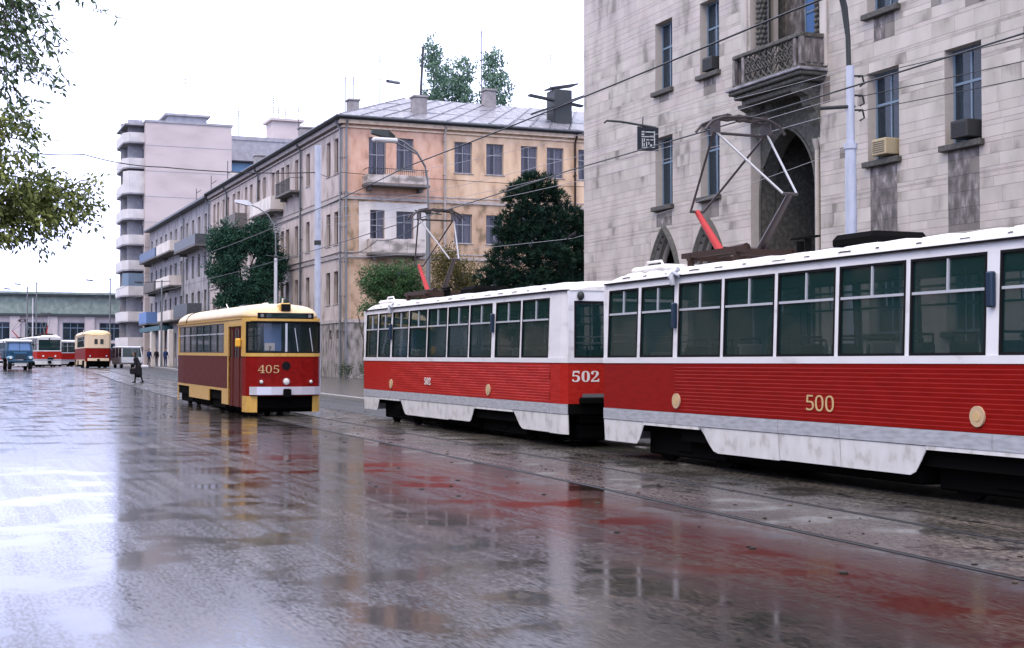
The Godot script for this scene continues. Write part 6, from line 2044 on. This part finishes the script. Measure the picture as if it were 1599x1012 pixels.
func wires() -> void:
	var c1 := []; var c2 := []
	for s in [-10.0, 2.0, 14.0, 28.0, 42.0, 58.0, 78.0, 100.0, 130.0, 165.0, 200.0]:
		c1.append(V(maxf(9.3, curve(RAIL, s) + 0.76), gh(s) + 5.83, s) if s > 36 else V(9.28, 5.8, s))
		c2.append(V(curve(RAIL2, s) + 0.76, gh(s) + 5.87, s))
	wire("black trolley wire over the yellow tram's track, crossing the limestone house to the upper right", c1, 0.03, 0.013, M.wire)
	wire("trolley wire touched by the pantographs of the red and white trams", c2, 0.03, 0.014, M.wire)
	wire("drooping span wire across the street in front of the tall block, with slight waves", [V(-6, 11.2, 62), V(2.6, 10.55, 62), V(6.2, 10.5, 62.2), V(9.5, 10.15, 62.3), V(16.4, 10.3, 62.5)], 0.12, 0.022, M.wire)
	wire("cable from the concrete pole to the corner of the peach house", [V(16.4, 10.3, 62.5), V(24.2, 13.7, 86.6)], 0.25, 0.018, M.wire)
	wire("cable strung along the peach wall under its top windows", [V(24.2, 13.7, 86.6), V(31.0, 13.6, 86.7), V(42.0, 13.6, 86.7)], 0.05, 0.02, M.wire)
	wire("upper pale wire between the left trees and the tall block", [V(-6, 12.6, 70), V(21.9, 25.0, 176)], 0.8, 0.02, M.wire_pale)
	wire("lower pale wire between the left trees and the tall block", [V(-6, 11.6, 70), V(21.9, 22.0, 176)], 0.9, 0.02, M.wire_pale)
	wire("short sagging wire near the terminal, below the pale wires", [V(-6, 9.5, 80), V(21.9, 17.0, 176)], 0.9, 0.018, M.wire_pale)
	wire("long thin guy wire from the left trees to the leaning post on the roof", [V(-4, 11.2, 28.0), V(4.1, 11.6, 41.0), V(30.6, 20.2, 89.8)], 0.25, 0.012, M.wire_pale)
	var g := G.new()
	var a := V(4.1, 11.6, 41.0); var b := V(30.6, 20.2, 89.8)
	g.tube([a.lerp(b, 0.79) - Vector3(0, 0.16, 0), a.lerp(b, 0.855) - Vector3(0, 0.12, 0)], 0.10, 8)
	tag(part("insulator_rod", g, M.iron_dark, self), "thick black insulator rod on the long guy wire, left of the leaning roof post", "insulator")
	wire("slack cable from the house corner to the grey lamp post with two heads", [V(24.3, 8.6, 86.6), V(21.5, 8.0, 70.0), V(16.5, 6.9, 47.6)], 0.3, 0.022, M.wire)
	wire("black cable along the first floor ledge of the corner house", [V(24.3, 8.7, 87.0), V(24.3, 8.9, 110.0), V(24.3, 9.2, 131.0)], 0.12, 0.025, M.wire)
	var n := ["top", "middle", "bottom"]
	for k in 3:
		var y: float = [7.4, 7.0, 6.7][k]
		wire("%s of three wires running from the silver lamp post to the right edge" % n[k], [V(17.6, y + 0.14, 24.0), V(18.1 + 0.2 * k, y + 0.2, -8.0)], 0.35, 0.009, M.wire)
		wire("%s of three wires running left from the silver lamp post to the concrete pole" % n[k], [V(17.3, y + 0.14, 24.0), V(16.4, y + 1.2, 62.5)], 0.4, 0.007, M.wire_pale)
	wire("span wire that carries the small hanging sign", [V(17.4, 7.72, 24.0), V(16.96, 7.98, 32.2), V(16.5, 8.6, 47.6)], 0.08, 0.006, M.wire_pale)
	# small sign on a rod
	var s := base("hanging_sign", "small black framed sign with pale rows hung on a rod before the limestone wall", "sign", V(16.9, 7.2, 32.2), -0.25)
	g = G.new()
	g.cbox(Vector3(-0.06, -0.04, -0.03), Vector3(0.42, 0.48, 0.0), 0.012)
	part("board", g, M.sign_black, s)
	g = G.new()
	for q in [[-0.09, -0.07, 0.0, 0.55], [0.39, -0.07, 0.46, 0.53]]: g.box(Vector3(q[0], q[1], -0.035), Vector3(q[2], q[3], 0.03))
	g.box(Vector3(0.0, -0.07, -0.034), Vector3(0.39, 0.0, 0.029)); g.box(Vector3(0.0, 0.46, -0.034), Vector3(0.39, 0.53, 0.029))
	part("sign_frame", g, M.sign_black, s)
	for r in [[0.02, 0.40, 0.10, 0.44], [0.12, 0.40, 0.37, 0.43], [0.02, 0.33, 0.09, 0.37], [0.02, 0.28, 0.37, 0.305], [0.03, 0.04, 0.055, 0.25], [0.08, 0.16, 0.105, 0.25], [0.075, 0.04, 0.10, 0.13], [0.14, 0.20, 0.22, 0.225], [0.25, 0.20, 0.33, 0.225], [0.14, 0.04, 0.165, 0.16], [0.20, 0.09, 0.225, 0.16], [0.25, 0.04, 0.29, 0.1], [0.345, 0.03, 0.375, 0.45], [0.02, 0.01, 0.37, 0.025]]:
		g = G.new(); g.box(Vector3(r[0], r[1], 0.0005), Vector3(r[2], r[3], 0.006))
		part("sign_stroke", g, M.sign_pale, s)
	g = G.new(); g.tube([Vector3(-0.95, 0.62, 0), Vector3(-0.88, 0.68, 0), Vector3(-0.5, 0.66, 0), Vector3(0.05, 0.58, 0)], 0.03, 6); g.tube([Vector3(0.02, 0.58, 0), Vector3(0.4, 0.52, 0)], 0.04, 6); g.tube([Vector3(0.05, 0.58, 0), Vector3(0.06, 0.80, 0)], 0.015, 5)
	part("hanger_rod", g, M.iron_dark, s)

# ---- people: one smooth surface round a skeleton of tapered bones (surface nets)
func field(bones: Array, p: Vector3, k: float) -> float:
	var d := 1e9
	for b in bones:
		var a: Vector3 = b[0]; var ab: Vector3 = b[1] - b[0]
		var h := clampf((p - a).dot(ab) / maxf(ab.length_squared(), 1e-6), 0.0, 1.0)
		var q := p.distance_to(a + ab * h) - lerpf(b[2], b[3], h)
		var m := clampf(0.5 + 0.5 * (d - q) / k, 0.0, 1.0)
		d = q if d > 1e8 else lerpf(d, q, m) - k * m * (1.0 - m)
	return d

func net(g: G, bones: Array, cell: float, k: float) -> void:
	var lo := Vector3(1e9, 1e9, 1e9); var hi := -lo
	for b in bones:
		for j in 2:
			var r: float = b[2 + j] + 0.04
			lo = lo.min(b[j] - Vector3(r, r, r)); hi = hi.max(b[j] + Vector3(r, r, r))
	var n := Vector3i(((hi - lo) / cell).ceil()) + Vector3i(2, 2, 2)
	var f := PackedFloat32Array(); f.resize(n.x * n.y * n.z)
	for z in n.z:
		for y in n.y:
			for x in n.x: f[x + n.x * (y + n.y * z)] = field(bones, lo + Vector3(x, y, z) * cell, k)
	var id := PackedInt32Array(); id.resize(f.size()); id.fill(-1)
	for z in n.z - 1:
		for y in n.y - 1:
			for x in n.x - 1:
				var s := Vector3.ZERO; var cnt := 0
				for e in [[0, 0, 0, 1, 0, 0], [0, 1, 0, 1, 1, 0], [0, 0, 1, 1, 0, 1], [0, 1, 1, 1, 1, 1], [0, 0, 0, 0, 1, 0], [1, 0, 0, 1, 1, 0], [0, 0, 1, 0, 1, 1], [1, 0, 1, 1, 1, 1], [0, 0, 0, 0, 0, 1], [1, 0, 0, 1, 0, 1], [0, 1, 0, 0, 1, 1], [1, 1, 0, 1, 1, 1]]:
					var va := f[x + e[0] + n.x * (y + e[1] + n.y * (z + e[2]))]; var vb := f[x + e[3] + n.x * (y + e[4] + n.y * (z + e[5]))]
					if (va < 0.0) != (vb < 0.0):
						var t := va / (va - vb)
						s += Vector3(lerpf(e[0], e[3], t), lerpf(e[1], e[4], t), lerpf(e[2], e[5], t)); cnt += 1
				if cnt:
					var p := lo + (Vector3(x, y, z) + s / cnt) * cell
					var h := cell * 0.5
					var nn := Vector3(field(bones, p + Vector3(h, 0, 0), k) - field(bones, p - Vector3(h, 0, 0), k), field(bones, p + Vector3(0, h, 0), k) - field(bones, p - Vector3(0, h, 0), k), field(bones, p + Vector3(0, 0, h), k) - field(bones, p - Vector3(0, 0, h), k))
					id[x + n.x * (y + n.y * z)] = g.vert(p, nn.normalized())
	var st := [1, n.x, n.x * n.y]
	for z in range(1, n.z - 1):
		for y in range(1, n.y - 1):
			for x in range(1, n.x - 1):
				var c := x + n.x * (y + n.y * z)
				for ax in 3:
					if (f[c] < 0.0) == (f[c + st[ax]] < 0.0): continue
					var u: int = st[(ax + 1) % 3]; var w: int = st[(ax + 2) % 3]
					var q := [id[c], id[c - u], id[c - u - w], id[c - w]]
					if q.min() < 0: continue
					for tr in [[q[0], q[1], q[2]], [q[0], q[2], q[3]]]:
						var nn := (g.v[tr[1]] - g.v[tr[0]]).cross(g.v[tr[2]] - g.v[tr[0]])
						if nn.dot(g.n[tr[0]] + g.n[tr[1]] + g.n[tr[2]]) < 0.0: g.i.append_array([tr[0], tr[1], tr[2]])
						else: g.i.append_array([tr[0], tr[2], tr[1]])

func person(label: String, at: Vector3, turn: float, coat: Material, legs: Material, stride: float, lean: float, skirt: bool) -> Node3D:
	var t := base("person", label, "person", at, turn)
	var sh := Vector3(0, 1.42, lean)
	var hip := Vector3(0, 0.92, 0)
	var body := [[hip, hip + Vector3(0, 0.16, lean * 0.2), 0.15, 0.14], [hip + Vector3(0, 0.2, lean * 0.3), sh - Vector3(0, 0.1, 0), 0.14, 0.16], [sh + Vector3(-0.15, -0.04, 0), sh + Vector3(0.15, -0.04, 0), 0.085, 0.085], [sh, sh + Vector3(0, 0.1, lean * 0.3), 0.06, 0.055]]
	for sd in [-1.0, 1.0]:
		var el := sh + Vector3(sd * 0.24, -0.32, -0.04 * sd * stride * 3.0)
		var wr := el + Vector3(sd * 0.02, -0.24, 0.10)
		body.append([sh + Vector3(sd * 0.18, -0.05, 0), el, 0.062, 0.048]); body.append([el, wr, 0.048, 0.036])
	if skirt: body.append([hip + Vector3(0, 0.05, 0), Vector3(0, 0.52, 0.02), 0.17, 0.23])
	var g := G.new()
	net(g, body, 0.035, 0.05)
	var lower := []
	for sd in [-1.0, 1.0]:
		var kn := Vector3(sd * 0.09, 0.5, sd * stride * 0.5 + 0.04); var an := Vector3(sd * 0.09, 0.085, sd * stride - 0.02)
		lower.append([hip + Vector3(sd * 0.09, -0.04, 0), kn, 0.085, 0.06]); lower.append([kn, an, 0.058, 0.042])
		lower.append([an + Vector3(0, -0.045, -0.03), an + Vector3(0, -0.045, 0.15), 0.042, 0.036])
	part("body", g, coat, t)
	var lg := G.new()
	net(lg, lower, 0.032, 0.03)
	part("trousers", lg, legs, t)
	var hc := sh + Vector3(0, 0.22, lean * 0.5 + 0.02)
	var hd := G.new()
	net(hd, [[hc + Vector3(0, 0.05, -0.01), hc + Vector3(0, 0.02, 0.01), 0.088, 0.086], [hc + Vector3(0, -0.06, 0.045), hc + Vector3(0, -0.07, 0.05), 0.045, 0.04], [hc + Vector3(0, 0.0, 0.09), hc + Vector3(0, -0.025, 0.108), 0.014, 0.018], [hc + Vector3(-0.088, 0, 0), hc + Vector3(-0.09, 0.02, -0.01), 0.018, 0.016], [hc + Vector3(0.088, 0, 0), hc + Vector3(0.09, 0.02, -0.01), 0.018, 0.016]], 0.014, 0.02)
	part("head", hd, M.skin, t)
	var ey := G.new()
	for x in [-0.034, 0.034]: ey.ball(hc + Vector3(x, 0.022, 0.083), Vector3(0.013, 0.009, 0.008), 6, 4)
	ey.ball(hc + Vector3(0, -0.055, 0.09), Vector3(0.024, 0.006, 0.006), 6, 4)
	part("face", ey, M.hair, t)
	var ha := G.new()
	ha.ball(hc + Vector3(0, 0.06, -0.025), Vector3(0.10, 0.095, 0.105), 10, 7)
	part("hair", ha, M.hair, t)
	for sd in [-1.0, 1.0]:
		var h := G.new()
		var el := sh + Vector3(sd * 0.24, -0.32, -0.04 * sd * stride * 3.0)
		var wr := el + Vector3(sd * 0.02, -0.24, 0.10)
		var hb := [[wr, wr + Vector3(0, -0.07, 0.015), 0.03, 0.036]]
		for k in 4: hb.append([wr + Vector3(0, -0.08, 0.04 - 0.024 * k), wr + Vector3(-sd * 0.015, -0.15 - 0.012 * (1.5 - absf(k - 1.5)), 0.045 - 0.024 * k), 0.010, 0.008])
		hb.append([wr + Vector3(0, -0.03, 0.03), wr + Vector3(-sd * 0.02, -0.09, 0.075), 0.012, 0.009])
		net(h, hb, 0.009, 0.008)
		part("hand", h, M.skin, t)
	return t

func people() -> void:
	var a := person("person in a long black coat walking across the tracks, bending forward with bags", V(11.5, gh(84), 84.0), -2.1, M.cloth_black, M.cloth_black, 0.2, 0.16, true)
	var bag := base("shoulder_bag", "dark bag carried by the person in the long black coat", "bag", V(11.18, gh(84) + 0.5, 83.9))
	var g := G.new()
	g.cbox(Vector3(-0.18, 0.0, -0.1), Vector3(0.18, 0.34, 0.1), 0.05)
	part("bag_body", g, M.cloth_black, bag)
	g = G.new(); g.tube([Vector3(-0.1, 0.33, 0), Vector3(-0.07, 0.5, 0), Vector3(0.07, 0.5, 0), Vector3(0.1, 0.33, 0)], 0.012, 5)
	part("bag_handle", g, M.cloth_black, bag)
	var pb := base("pale_parcel", "pale parcel held by the person in the long black coat", "parcel", V(11.8, gh(84) + 0.86, 83.7))
	g = G.new(); g.cbox(Vector3(-0.2, 0, -0.1), Vector3(0.2, 0.16, 0.1), 0.04)
	part("wrapping", g, M.cloth_pale, pb)
	person("person in dark blue standing at the kerb by the old house, nearest the tall block", V(21.0, gh(146) + 0.14, 146.0), 0.4, M.cloth_blue, M.cloth_black, 0.05, 0.03, false)
	person("person in a dark jacket beside the person in dark blue at the kerb", V(21.9, gh(146) + 0.14, 147.0), -0.6, M.cloth_black, M.cloth_grey, 0.06, 0.03, false)
	person("person in blue at the shop pillars just left of the yellow tram", V(22.4, gh(144) + 0.14, 144.5), 0.2, M.cloth_blue, M.cloth_blue, 0.08, 0.04, false)

func wheel(parent: Node3D, p: Vector3, r: float, w: float) -> void:
	var g := G.new()
	g.tube([p - Vector3(w / 2, 0, 0), p - Vector3(w / 2 - 0.03, 0, 0), p + Vector3(w / 2 - 0.03, 0, 0), p + Vector3(w / 2, 0, 0)], r, 18)
	var t := part("wheel", g, M.tyre, parent)
	g = G.new()
	g.disc(p - Vector3(w / 2 + 0.01, 0, 0), Vector3.RIGHT, r * 0.55, w + 0.02, 14)
	part("rim", g, M.iron_grey, t)

func vehicles() -> void:
	# truck facing the camera (+Z)
	var t := base("truck", "small blue truck with a white cab roof coming down the street at the far left", "truck", V(7.0, gh(120), 120.0), 0.03)
	var g := G.new()
	g.loft([PackedVector3Array([Vector3(-0.98, 0.95, 0.0), Vector3(0.98, 0.95, 0.0), Vector3(0.98, 0.95, 1.5), Vector3(-0.98, 0.95, 1.5)]), PackedVector3Array([Vector3(-1.0, 1.45, 0.0), Vector3(1.0, 1.45, 0.0), Vector3(1.0, 1.45, 1.5), Vector3(-1.0, 1.45, 1.5)]), PackedVector3Array([Vector3(-0.9, 2.15, 0.05), Vector3(0.9, 2.15, 0.05), Vector3(0.88, 2.15, 1.22), Vector3(-0.88, 2.15, 1.22)])], true, true, false)
	part("cab", g, M.truck_blue, t)
	g = G.new(); g.cbox(Vector3(-0.98, 2.15, -0.1), Vector3(0.98, 2.36, 1.42), 0.08)
	part("cab_roof", g, M.truck_white, t)
	g = G.new(); g.loft([PackedVector3Array([Vector3(-0.55, 0.8, 1.4), Vector3(0.55, 0.8, 1.4), Vector3(0.55, 1.42, 1.4), Vector3(-0.55, 1.42, 1.4)]), PackedVector3Array([Vector3(-0.5, 0.8, 2.5), Vector3(0.5, 0.8, 2.5), Vector3(0.46, 1.28, 2.5), Vector3(-0.46, 1.28, 2.5)])], true, true, false)
	part("bonnet", g, M.truck_blue, t)
	for k in 6:
		g = G.new(); g.box(Vector3(-0.36 + 0.13 * k, 0.82, 2.5), Vector3(-0.29 + 0.13 * k, 1.2, 2.53))
		part("grille_bar", g, M.iron_dark, t)
	for x in [-0.74, 0.74]:
		g = G.new(); g.cbox(Vector3(x - 0.26, 0.72, 1.3), Vector3(x + 0.26, 1.08, 2.45), 0.14)
		var f := part("fender", g, M.truck_light, t)
		g = G.new(); g.disc(Vector3(x, 0.94, 2.44), Vector3(0, 0, 1), 0.1, 0.06, 12)
		part("headlight", g, M.headlamp_glass, f)
	for x in [[-0.8, -0.03], [0.03, 0.8]]:
		g = G.new(); g.quad(Vector3(x[0], 1.52, 1.49), Vector3(x[1], 1.52, 1.49), Vector3(x[1] * 0.94, 2.1, 1.262), Vector3(x[0] * 0.94, 2.1, 1.262), Vector3(0, 0.3, 1))
		g.quad(Vector3(x[0], 1.52, 1.48), Vector3(x[1], 1.52, 1.48), Vector3(x[1] * 0.94, 2.1, 1.25), Vector3(x[0] * 0.94, 2.1, 1.25), Vector3(0, -0.3, -1))
		part("windscreen_pane", g, M.glass_blue, t)
	g = G.new(); g.cbox(Vector3(-0.95, 0.58, 2.5), Vector3(0.95, 0.72, 2.62), 0.03)
	var b := part("bumper", g, M.truck_blue, t)
	g = G.new(); g.box(Vector3(-0.45, 0.3, 2.45), Vector3(0.45, 0.56, 2.48))
	part("mud_plate", g, M.card_white, b)
	g = G.new(); g.cbox(Vector3(-1.05, 0.9, -3.6), Vector3(1.05, 1.6, -0.15), 0.04)
	part("cargo_bed", g, M.truck_blue, t)
	g = G.new(); g.box(Vector3(-0.4, 0.5, -3.5), Vector3(0.4, 0.75, 2.3))
	part("chassis", g, M.under_black, t)
	for q in [Vector3(-0.76, 0.42, 1.8), Vector3(0.76, 0.42, 1.8), Vector3(-0.78, 0.42, -2.2), Vector3(0.78, 0.42, -2.2)]: wheel(t, q, 0.42, 0.26)
	# white van facing the camera, behind the far red and cream tram
	var v := base("van", "white microbus with a large windscreen, half hidden by the far red and cream tram", "van", V(17.3, gh(134), 134.0), 0.08)
	g = G.new()
	g.loft([PackedVector3Array([Vector3(-0.9, 0.35, 2.1), Vector3(0.9, 0.35, 2.1), Vector3(0.9, 0.35, -2.2), Vector3(-0.9, 0.35, -2.2)]), PackedVector3Array([Vector3(-0.95, 1.0, 2.16), Vector3(0.95, 1.0, 2.16), Vector3(0.95, 1.0, -2.2), Vector3(-0.95, 1.0, -2.2)])], true, true, false)
	part("body", g, M.van_white, v)
	g = G.new()
	for x in [-0.93, 0.87]: g.loft([PackedVector3Array([Vector3(x, 1.0, 2.15), Vector3(x + 0.06, 1.0, 2.15), Vector3(x + 0.06, 1.0, 2.05), Vector3(x, 1.0, 2.05)]), PackedVector3Array([Vector3(x * 0.92, 1.82, 1.8), Vector3(x * 0.92 + 0.06, 1.82, 1.8), Vector3(x * 0.92 + 0.06, 1.82, 1.7), Vector3(x * 0.92, 1.82, 1.7)])], true, true, false)
	g.box(Vector3(-0.9, 1.0, -2.18), Vector3(0.9, 1.8, -2.1))
	for z in [0.6, -0.8]:
		for x in [-0.92, 0.86]: g.box(Vector3(x, 1.0, z), Vector3(x + 0.06, 1.82, z + 0.08))
	part("window_post", g, M.van_white, v)
	g = G.new(); g.cbox(Vector3(-0.9, 1.8, -2.2), Vector3(0.9, 1.98, 1.85), 0.07)
	part("roof", g, M.van_white, v)
	g = G.new(); g.quad(Vector3(-0.86, 1.02, 2.14), Vector3(0.86, 1.02, 2.14), Vector3(0.8, 1.8, 1.82), Vector3(-0.8, 1.8, 1.82), Vector3(0, 0.3, 1))
	part("windscreen", g, M.glass_tram, v)
	for x in [-0.9, 0.9]:
		g = G.new(); g.box(Vector3(x - 0.004, 1.01, -2.1), Vector3(x + 0.004, 1.8, 1.75))
		part("side_glass", g, M.glass_tram, v)
	g = G.new(); g.box(Vector3(-0.8, 0.5, -2.0), Vector3(0.8, 0.9, 1.2)); g.box(Vector3(-0.7, 0.9, 0.3), Vector3(0.7, 1.35, 0.6)); g.box(Vector3(-0.7, 0.9, -1.2), Vector3(0.7, 1.35, -0.9))
	part("seats", g, M.seat_brown, v)
	for x in [-0.66, 0.66]:
		g = G.new(); g.disc(Vector3(x, 0.78, 2.12), Vector3(0, 0, 1), 0.1, 0.05, 12)
		part("headlight", g, M.headlamp_glass, v)
	g = G.new(); g.cbox(Vector3(-0.93, 0.38, 2.1), Vector3(0.93, 0.52, 2.24), 0.03)
	part("bumper", g, M.iron_grey, v)
	for q in [Vector3(-0.78, 0.3, 1.3), Vector3(0.78, 0.3, 1.3), Vector3(-0.78, 0.3, -1.4), Vector3(0.78, 0.3, -1.4)]: wheel(v, q, 0.3, 0.18)

func litter() -> void:
	# wet clods and leaves lying between the rails
	var g := G.new()
	for k in 420:
		var s := 8.0 + 50.0 * pow(rng.randf(), 1.4)
		var x := curve(RAIL, s) + rng.randf_range(0.1, 4.2)
		if rng.randf() < 0.12: x = curve(RAIL, s) - rng.randf_range(0.05, 3.0)
		var p := V(x, gh(s) + 0.003, s)
		var r := rng.randf_range(0.008, 0.03)
		g.col = Color(0.02, 0.018, 0.015).lerp(Color(0.09, 0.075, 0.055), pow(rng.randf(), 2.0))
		g.ball(p, Vector3(r * rng.randf_range(0.8, 2.2), r * 0.45, r * rng.randf_range(0.8, 1.6)), 5, 3)
	tag(part("clods_and_leaves", g, M.leaf, self), "small wet clods and fallen leaves scattered between the tram rails", "litter", "", "stuff")

# the other side of the street, out of frame at the left: the trams' glass and paint mirror it
func far_side() -> void:
	var defs := [[4.0, 34.0, 13.5, "plain grey house on the opposite side of the street, nearest the camera"], [42.0, 52.0, 15.0, "long ochre house on the opposite side of the street, behind the row of street trees"], [98.0, 60.0, 12.5, "far low house on the opposite side of the street, farthest from the camera"]]
	for q in defs:
		var h := base("opposite_house", q[3], "building", V(-13.0, gh(q[0]), q[0]), PI / 2, "houses on the opposite side of the street")
		var W: float = q[1]
		var ops := []
		for k in int(W / 3.4):
			for y in [1.6, 5.4, 9.0]: ops.append(Rect2(1.2 + 3.4 * k, y, 1.3, 2.1))
		var g := G.new()
		wall(g, 0, W, -0.3, q[2], ops, 0.4)
		part("wall", g, M.stucco_ochre if W > 50 and W < 55 else M.old_grey, h)
		g = G.new()
		g.box(Vector3(0, -0.3, -9), Vector3(W, q[2], -8.6)); g.box(Vector3(0, -0.3, -8.6), Vector3(0.4, q[2], -0.41)); g.box(Vector3(W - 0.4, -0.3, -8.6), Vector3(W, q[2], -0.41))
		part("wall", g, M.old_grey, h)
		g = G.new(); g.box(Vector3(-0.4, q[2], -9.4), Vector3(W + 0.4, q[2] + 0.5, 0.6))
		part("roof", g, M.roof_dark, h)
		var st := {"style": "opp", "frame": M.frame_dark, "glass": M.glass_corner, "depth": 0.2, "f": 0.07, "cols": 2, "transom": 0.3}
		for o in ops: window(h, Transform3D(Basis(), Vector3(o.position.x, o.position.y, 0)), o.size.x, o.size.y, st)
	var src := find_child("street_tree_001", false, false)
	var names := ["third", "fourth", "fifth", "sixth", "seventh"]
	for k in 5:
		var c: Node3D = src.duplicate()
		c.name = numbered("street_tree")
		add_child(c)
		var s := 33.0 + 13.0 * k
		c.position = V(-6.0, gh(s) + 0.13, s); c.rotation.y = 1.3 * k + 2.0; c.scale = Vector3(1.25, 1.35, 1.25)
		c.set_meta("label", "%s street tree in the row on the opposite side of the street" % names[k])

func bird() -> void:
	var b := base("bird", "small dark bird in front of the limestone wall, below the hanging sign", "bird", V(17.2, 5.35, 37.0), 0.5)
	var g := G.new()
	net(g, [[Vector3(-0.11, -0.02, 0), Vector3(0.08, 0.03, 0), 0.045, 0.065], [Vector3(0.1, 0.06, 0), Vector3(0.15, 0.11, 0), 0.04, 0.042], [Vector3(-0.1, -0.02, 0), Vector3(-0.24, -0.09, 0), 0.03, 0.02]], 0.014, 0.03)
	part("body", g, M.cloth_black, b)
	g = G.new(); g.tube([Vector3(0.18, 0.115, 0), Vector3(0.225, 0.10, 0)], 0.012, 5, 0.003)
	part("beak", g, M.iron_grey, b)
	for sd in [-1.0, 1.0]:
		g = G.new(); g.loft([PackedVector3Array([Vector3(0.09, 0.06, sd * 0.05), Vector3(-0.08, 0.03, sd * 0.05), Vector3(0.0, 0.02, sd * 0.06)]), PackedVector3Array([Vector3(-0.16, -0.04, sd * 0.075), Vector3(-0.2, -0.06, sd * 0.07), Vector3(-0.18, -0.07, sd * 0.08)])], true, true, false)
		part("wing", g, M.cloth_black, b)
	wire("thin pale wire on which the small dark bird sits", [V(17.4, 6.1, 24.0), V(17.2, 5.28, 37.0), V(16.4, 6.4, 62.5)], 0.1, 0.006, M.wire_pale)

func _ready() -> void:
	# camera: eye height of a standing person on the left of the street
	var cam := Camera3D.new()
	cam.name = "camera"
	add_child(cam)
	cam.position = Vector3(0, 1.72, 0)
	cam.rotation = Vector3(atan(60.0 / 2221.0), deg_to_rad(-22.5), 0)
	cam.fov = rad_to_deg(2.0 * atan(506.0 / 2221.0))
	cam.far = 3000.0
	cam.current = true
	# overcast sky
	var we := WorldEnvironment.new()
	we.name = "world"
	var env := Environment.new()
	env.background_mode = Environment.BG_SKY
	var sky := Sky.new()
	var ps := ProceduralSkyMaterial.new()
	ps.sky_top_color = Color(0.90, 0.915, 1.0)
	ps.sky_horizon_color = Color(0.765, 0.795, 0.975)
	ps.sky_curve = 0.3
	ps.sky_energy_multiplier = 1.5
	ps.ground_bottom_color = Color(0.3, 0.3, 0.32)
	ps.ground_horizon_color = Color(0.6, 0.6, 0.64)
	ps.sun_angle_max = 1.0
	sky.sky_material = ps
	env.sky = sky
	env.tonemap_mode = Environment.TONE_MAPPER_LINEAR
	env.tonemap_exposure = 1.28
	env.sdfgi_enabled = true; env.ssao_enabled = true; env.ssil_enabled = true
	we.environment = env
	add_child(we)
	var sun := DirectionalLight3D.new()
	sun.name = "sun"
	sun.light_energy = 0.5
	sun.light_angular_distance = 20.0
	sun.light_color = Color(1.0, 0.92, 0.83)
	sun.shadow_enabled = true
	sun.rotation = Vector3(deg_to_rad(-52), deg_to_rad(-50), 0)
	add_child(sun)
	rng.seed = 20
	materials()
	ground_all()
	stone_house()
	corner_house()
	old_house()
	tower_block()
	terminal()
	trams()
	vehicles()
	poles()
	wires()
	plants()
	far_side()
	people()
	litter()
	bird()
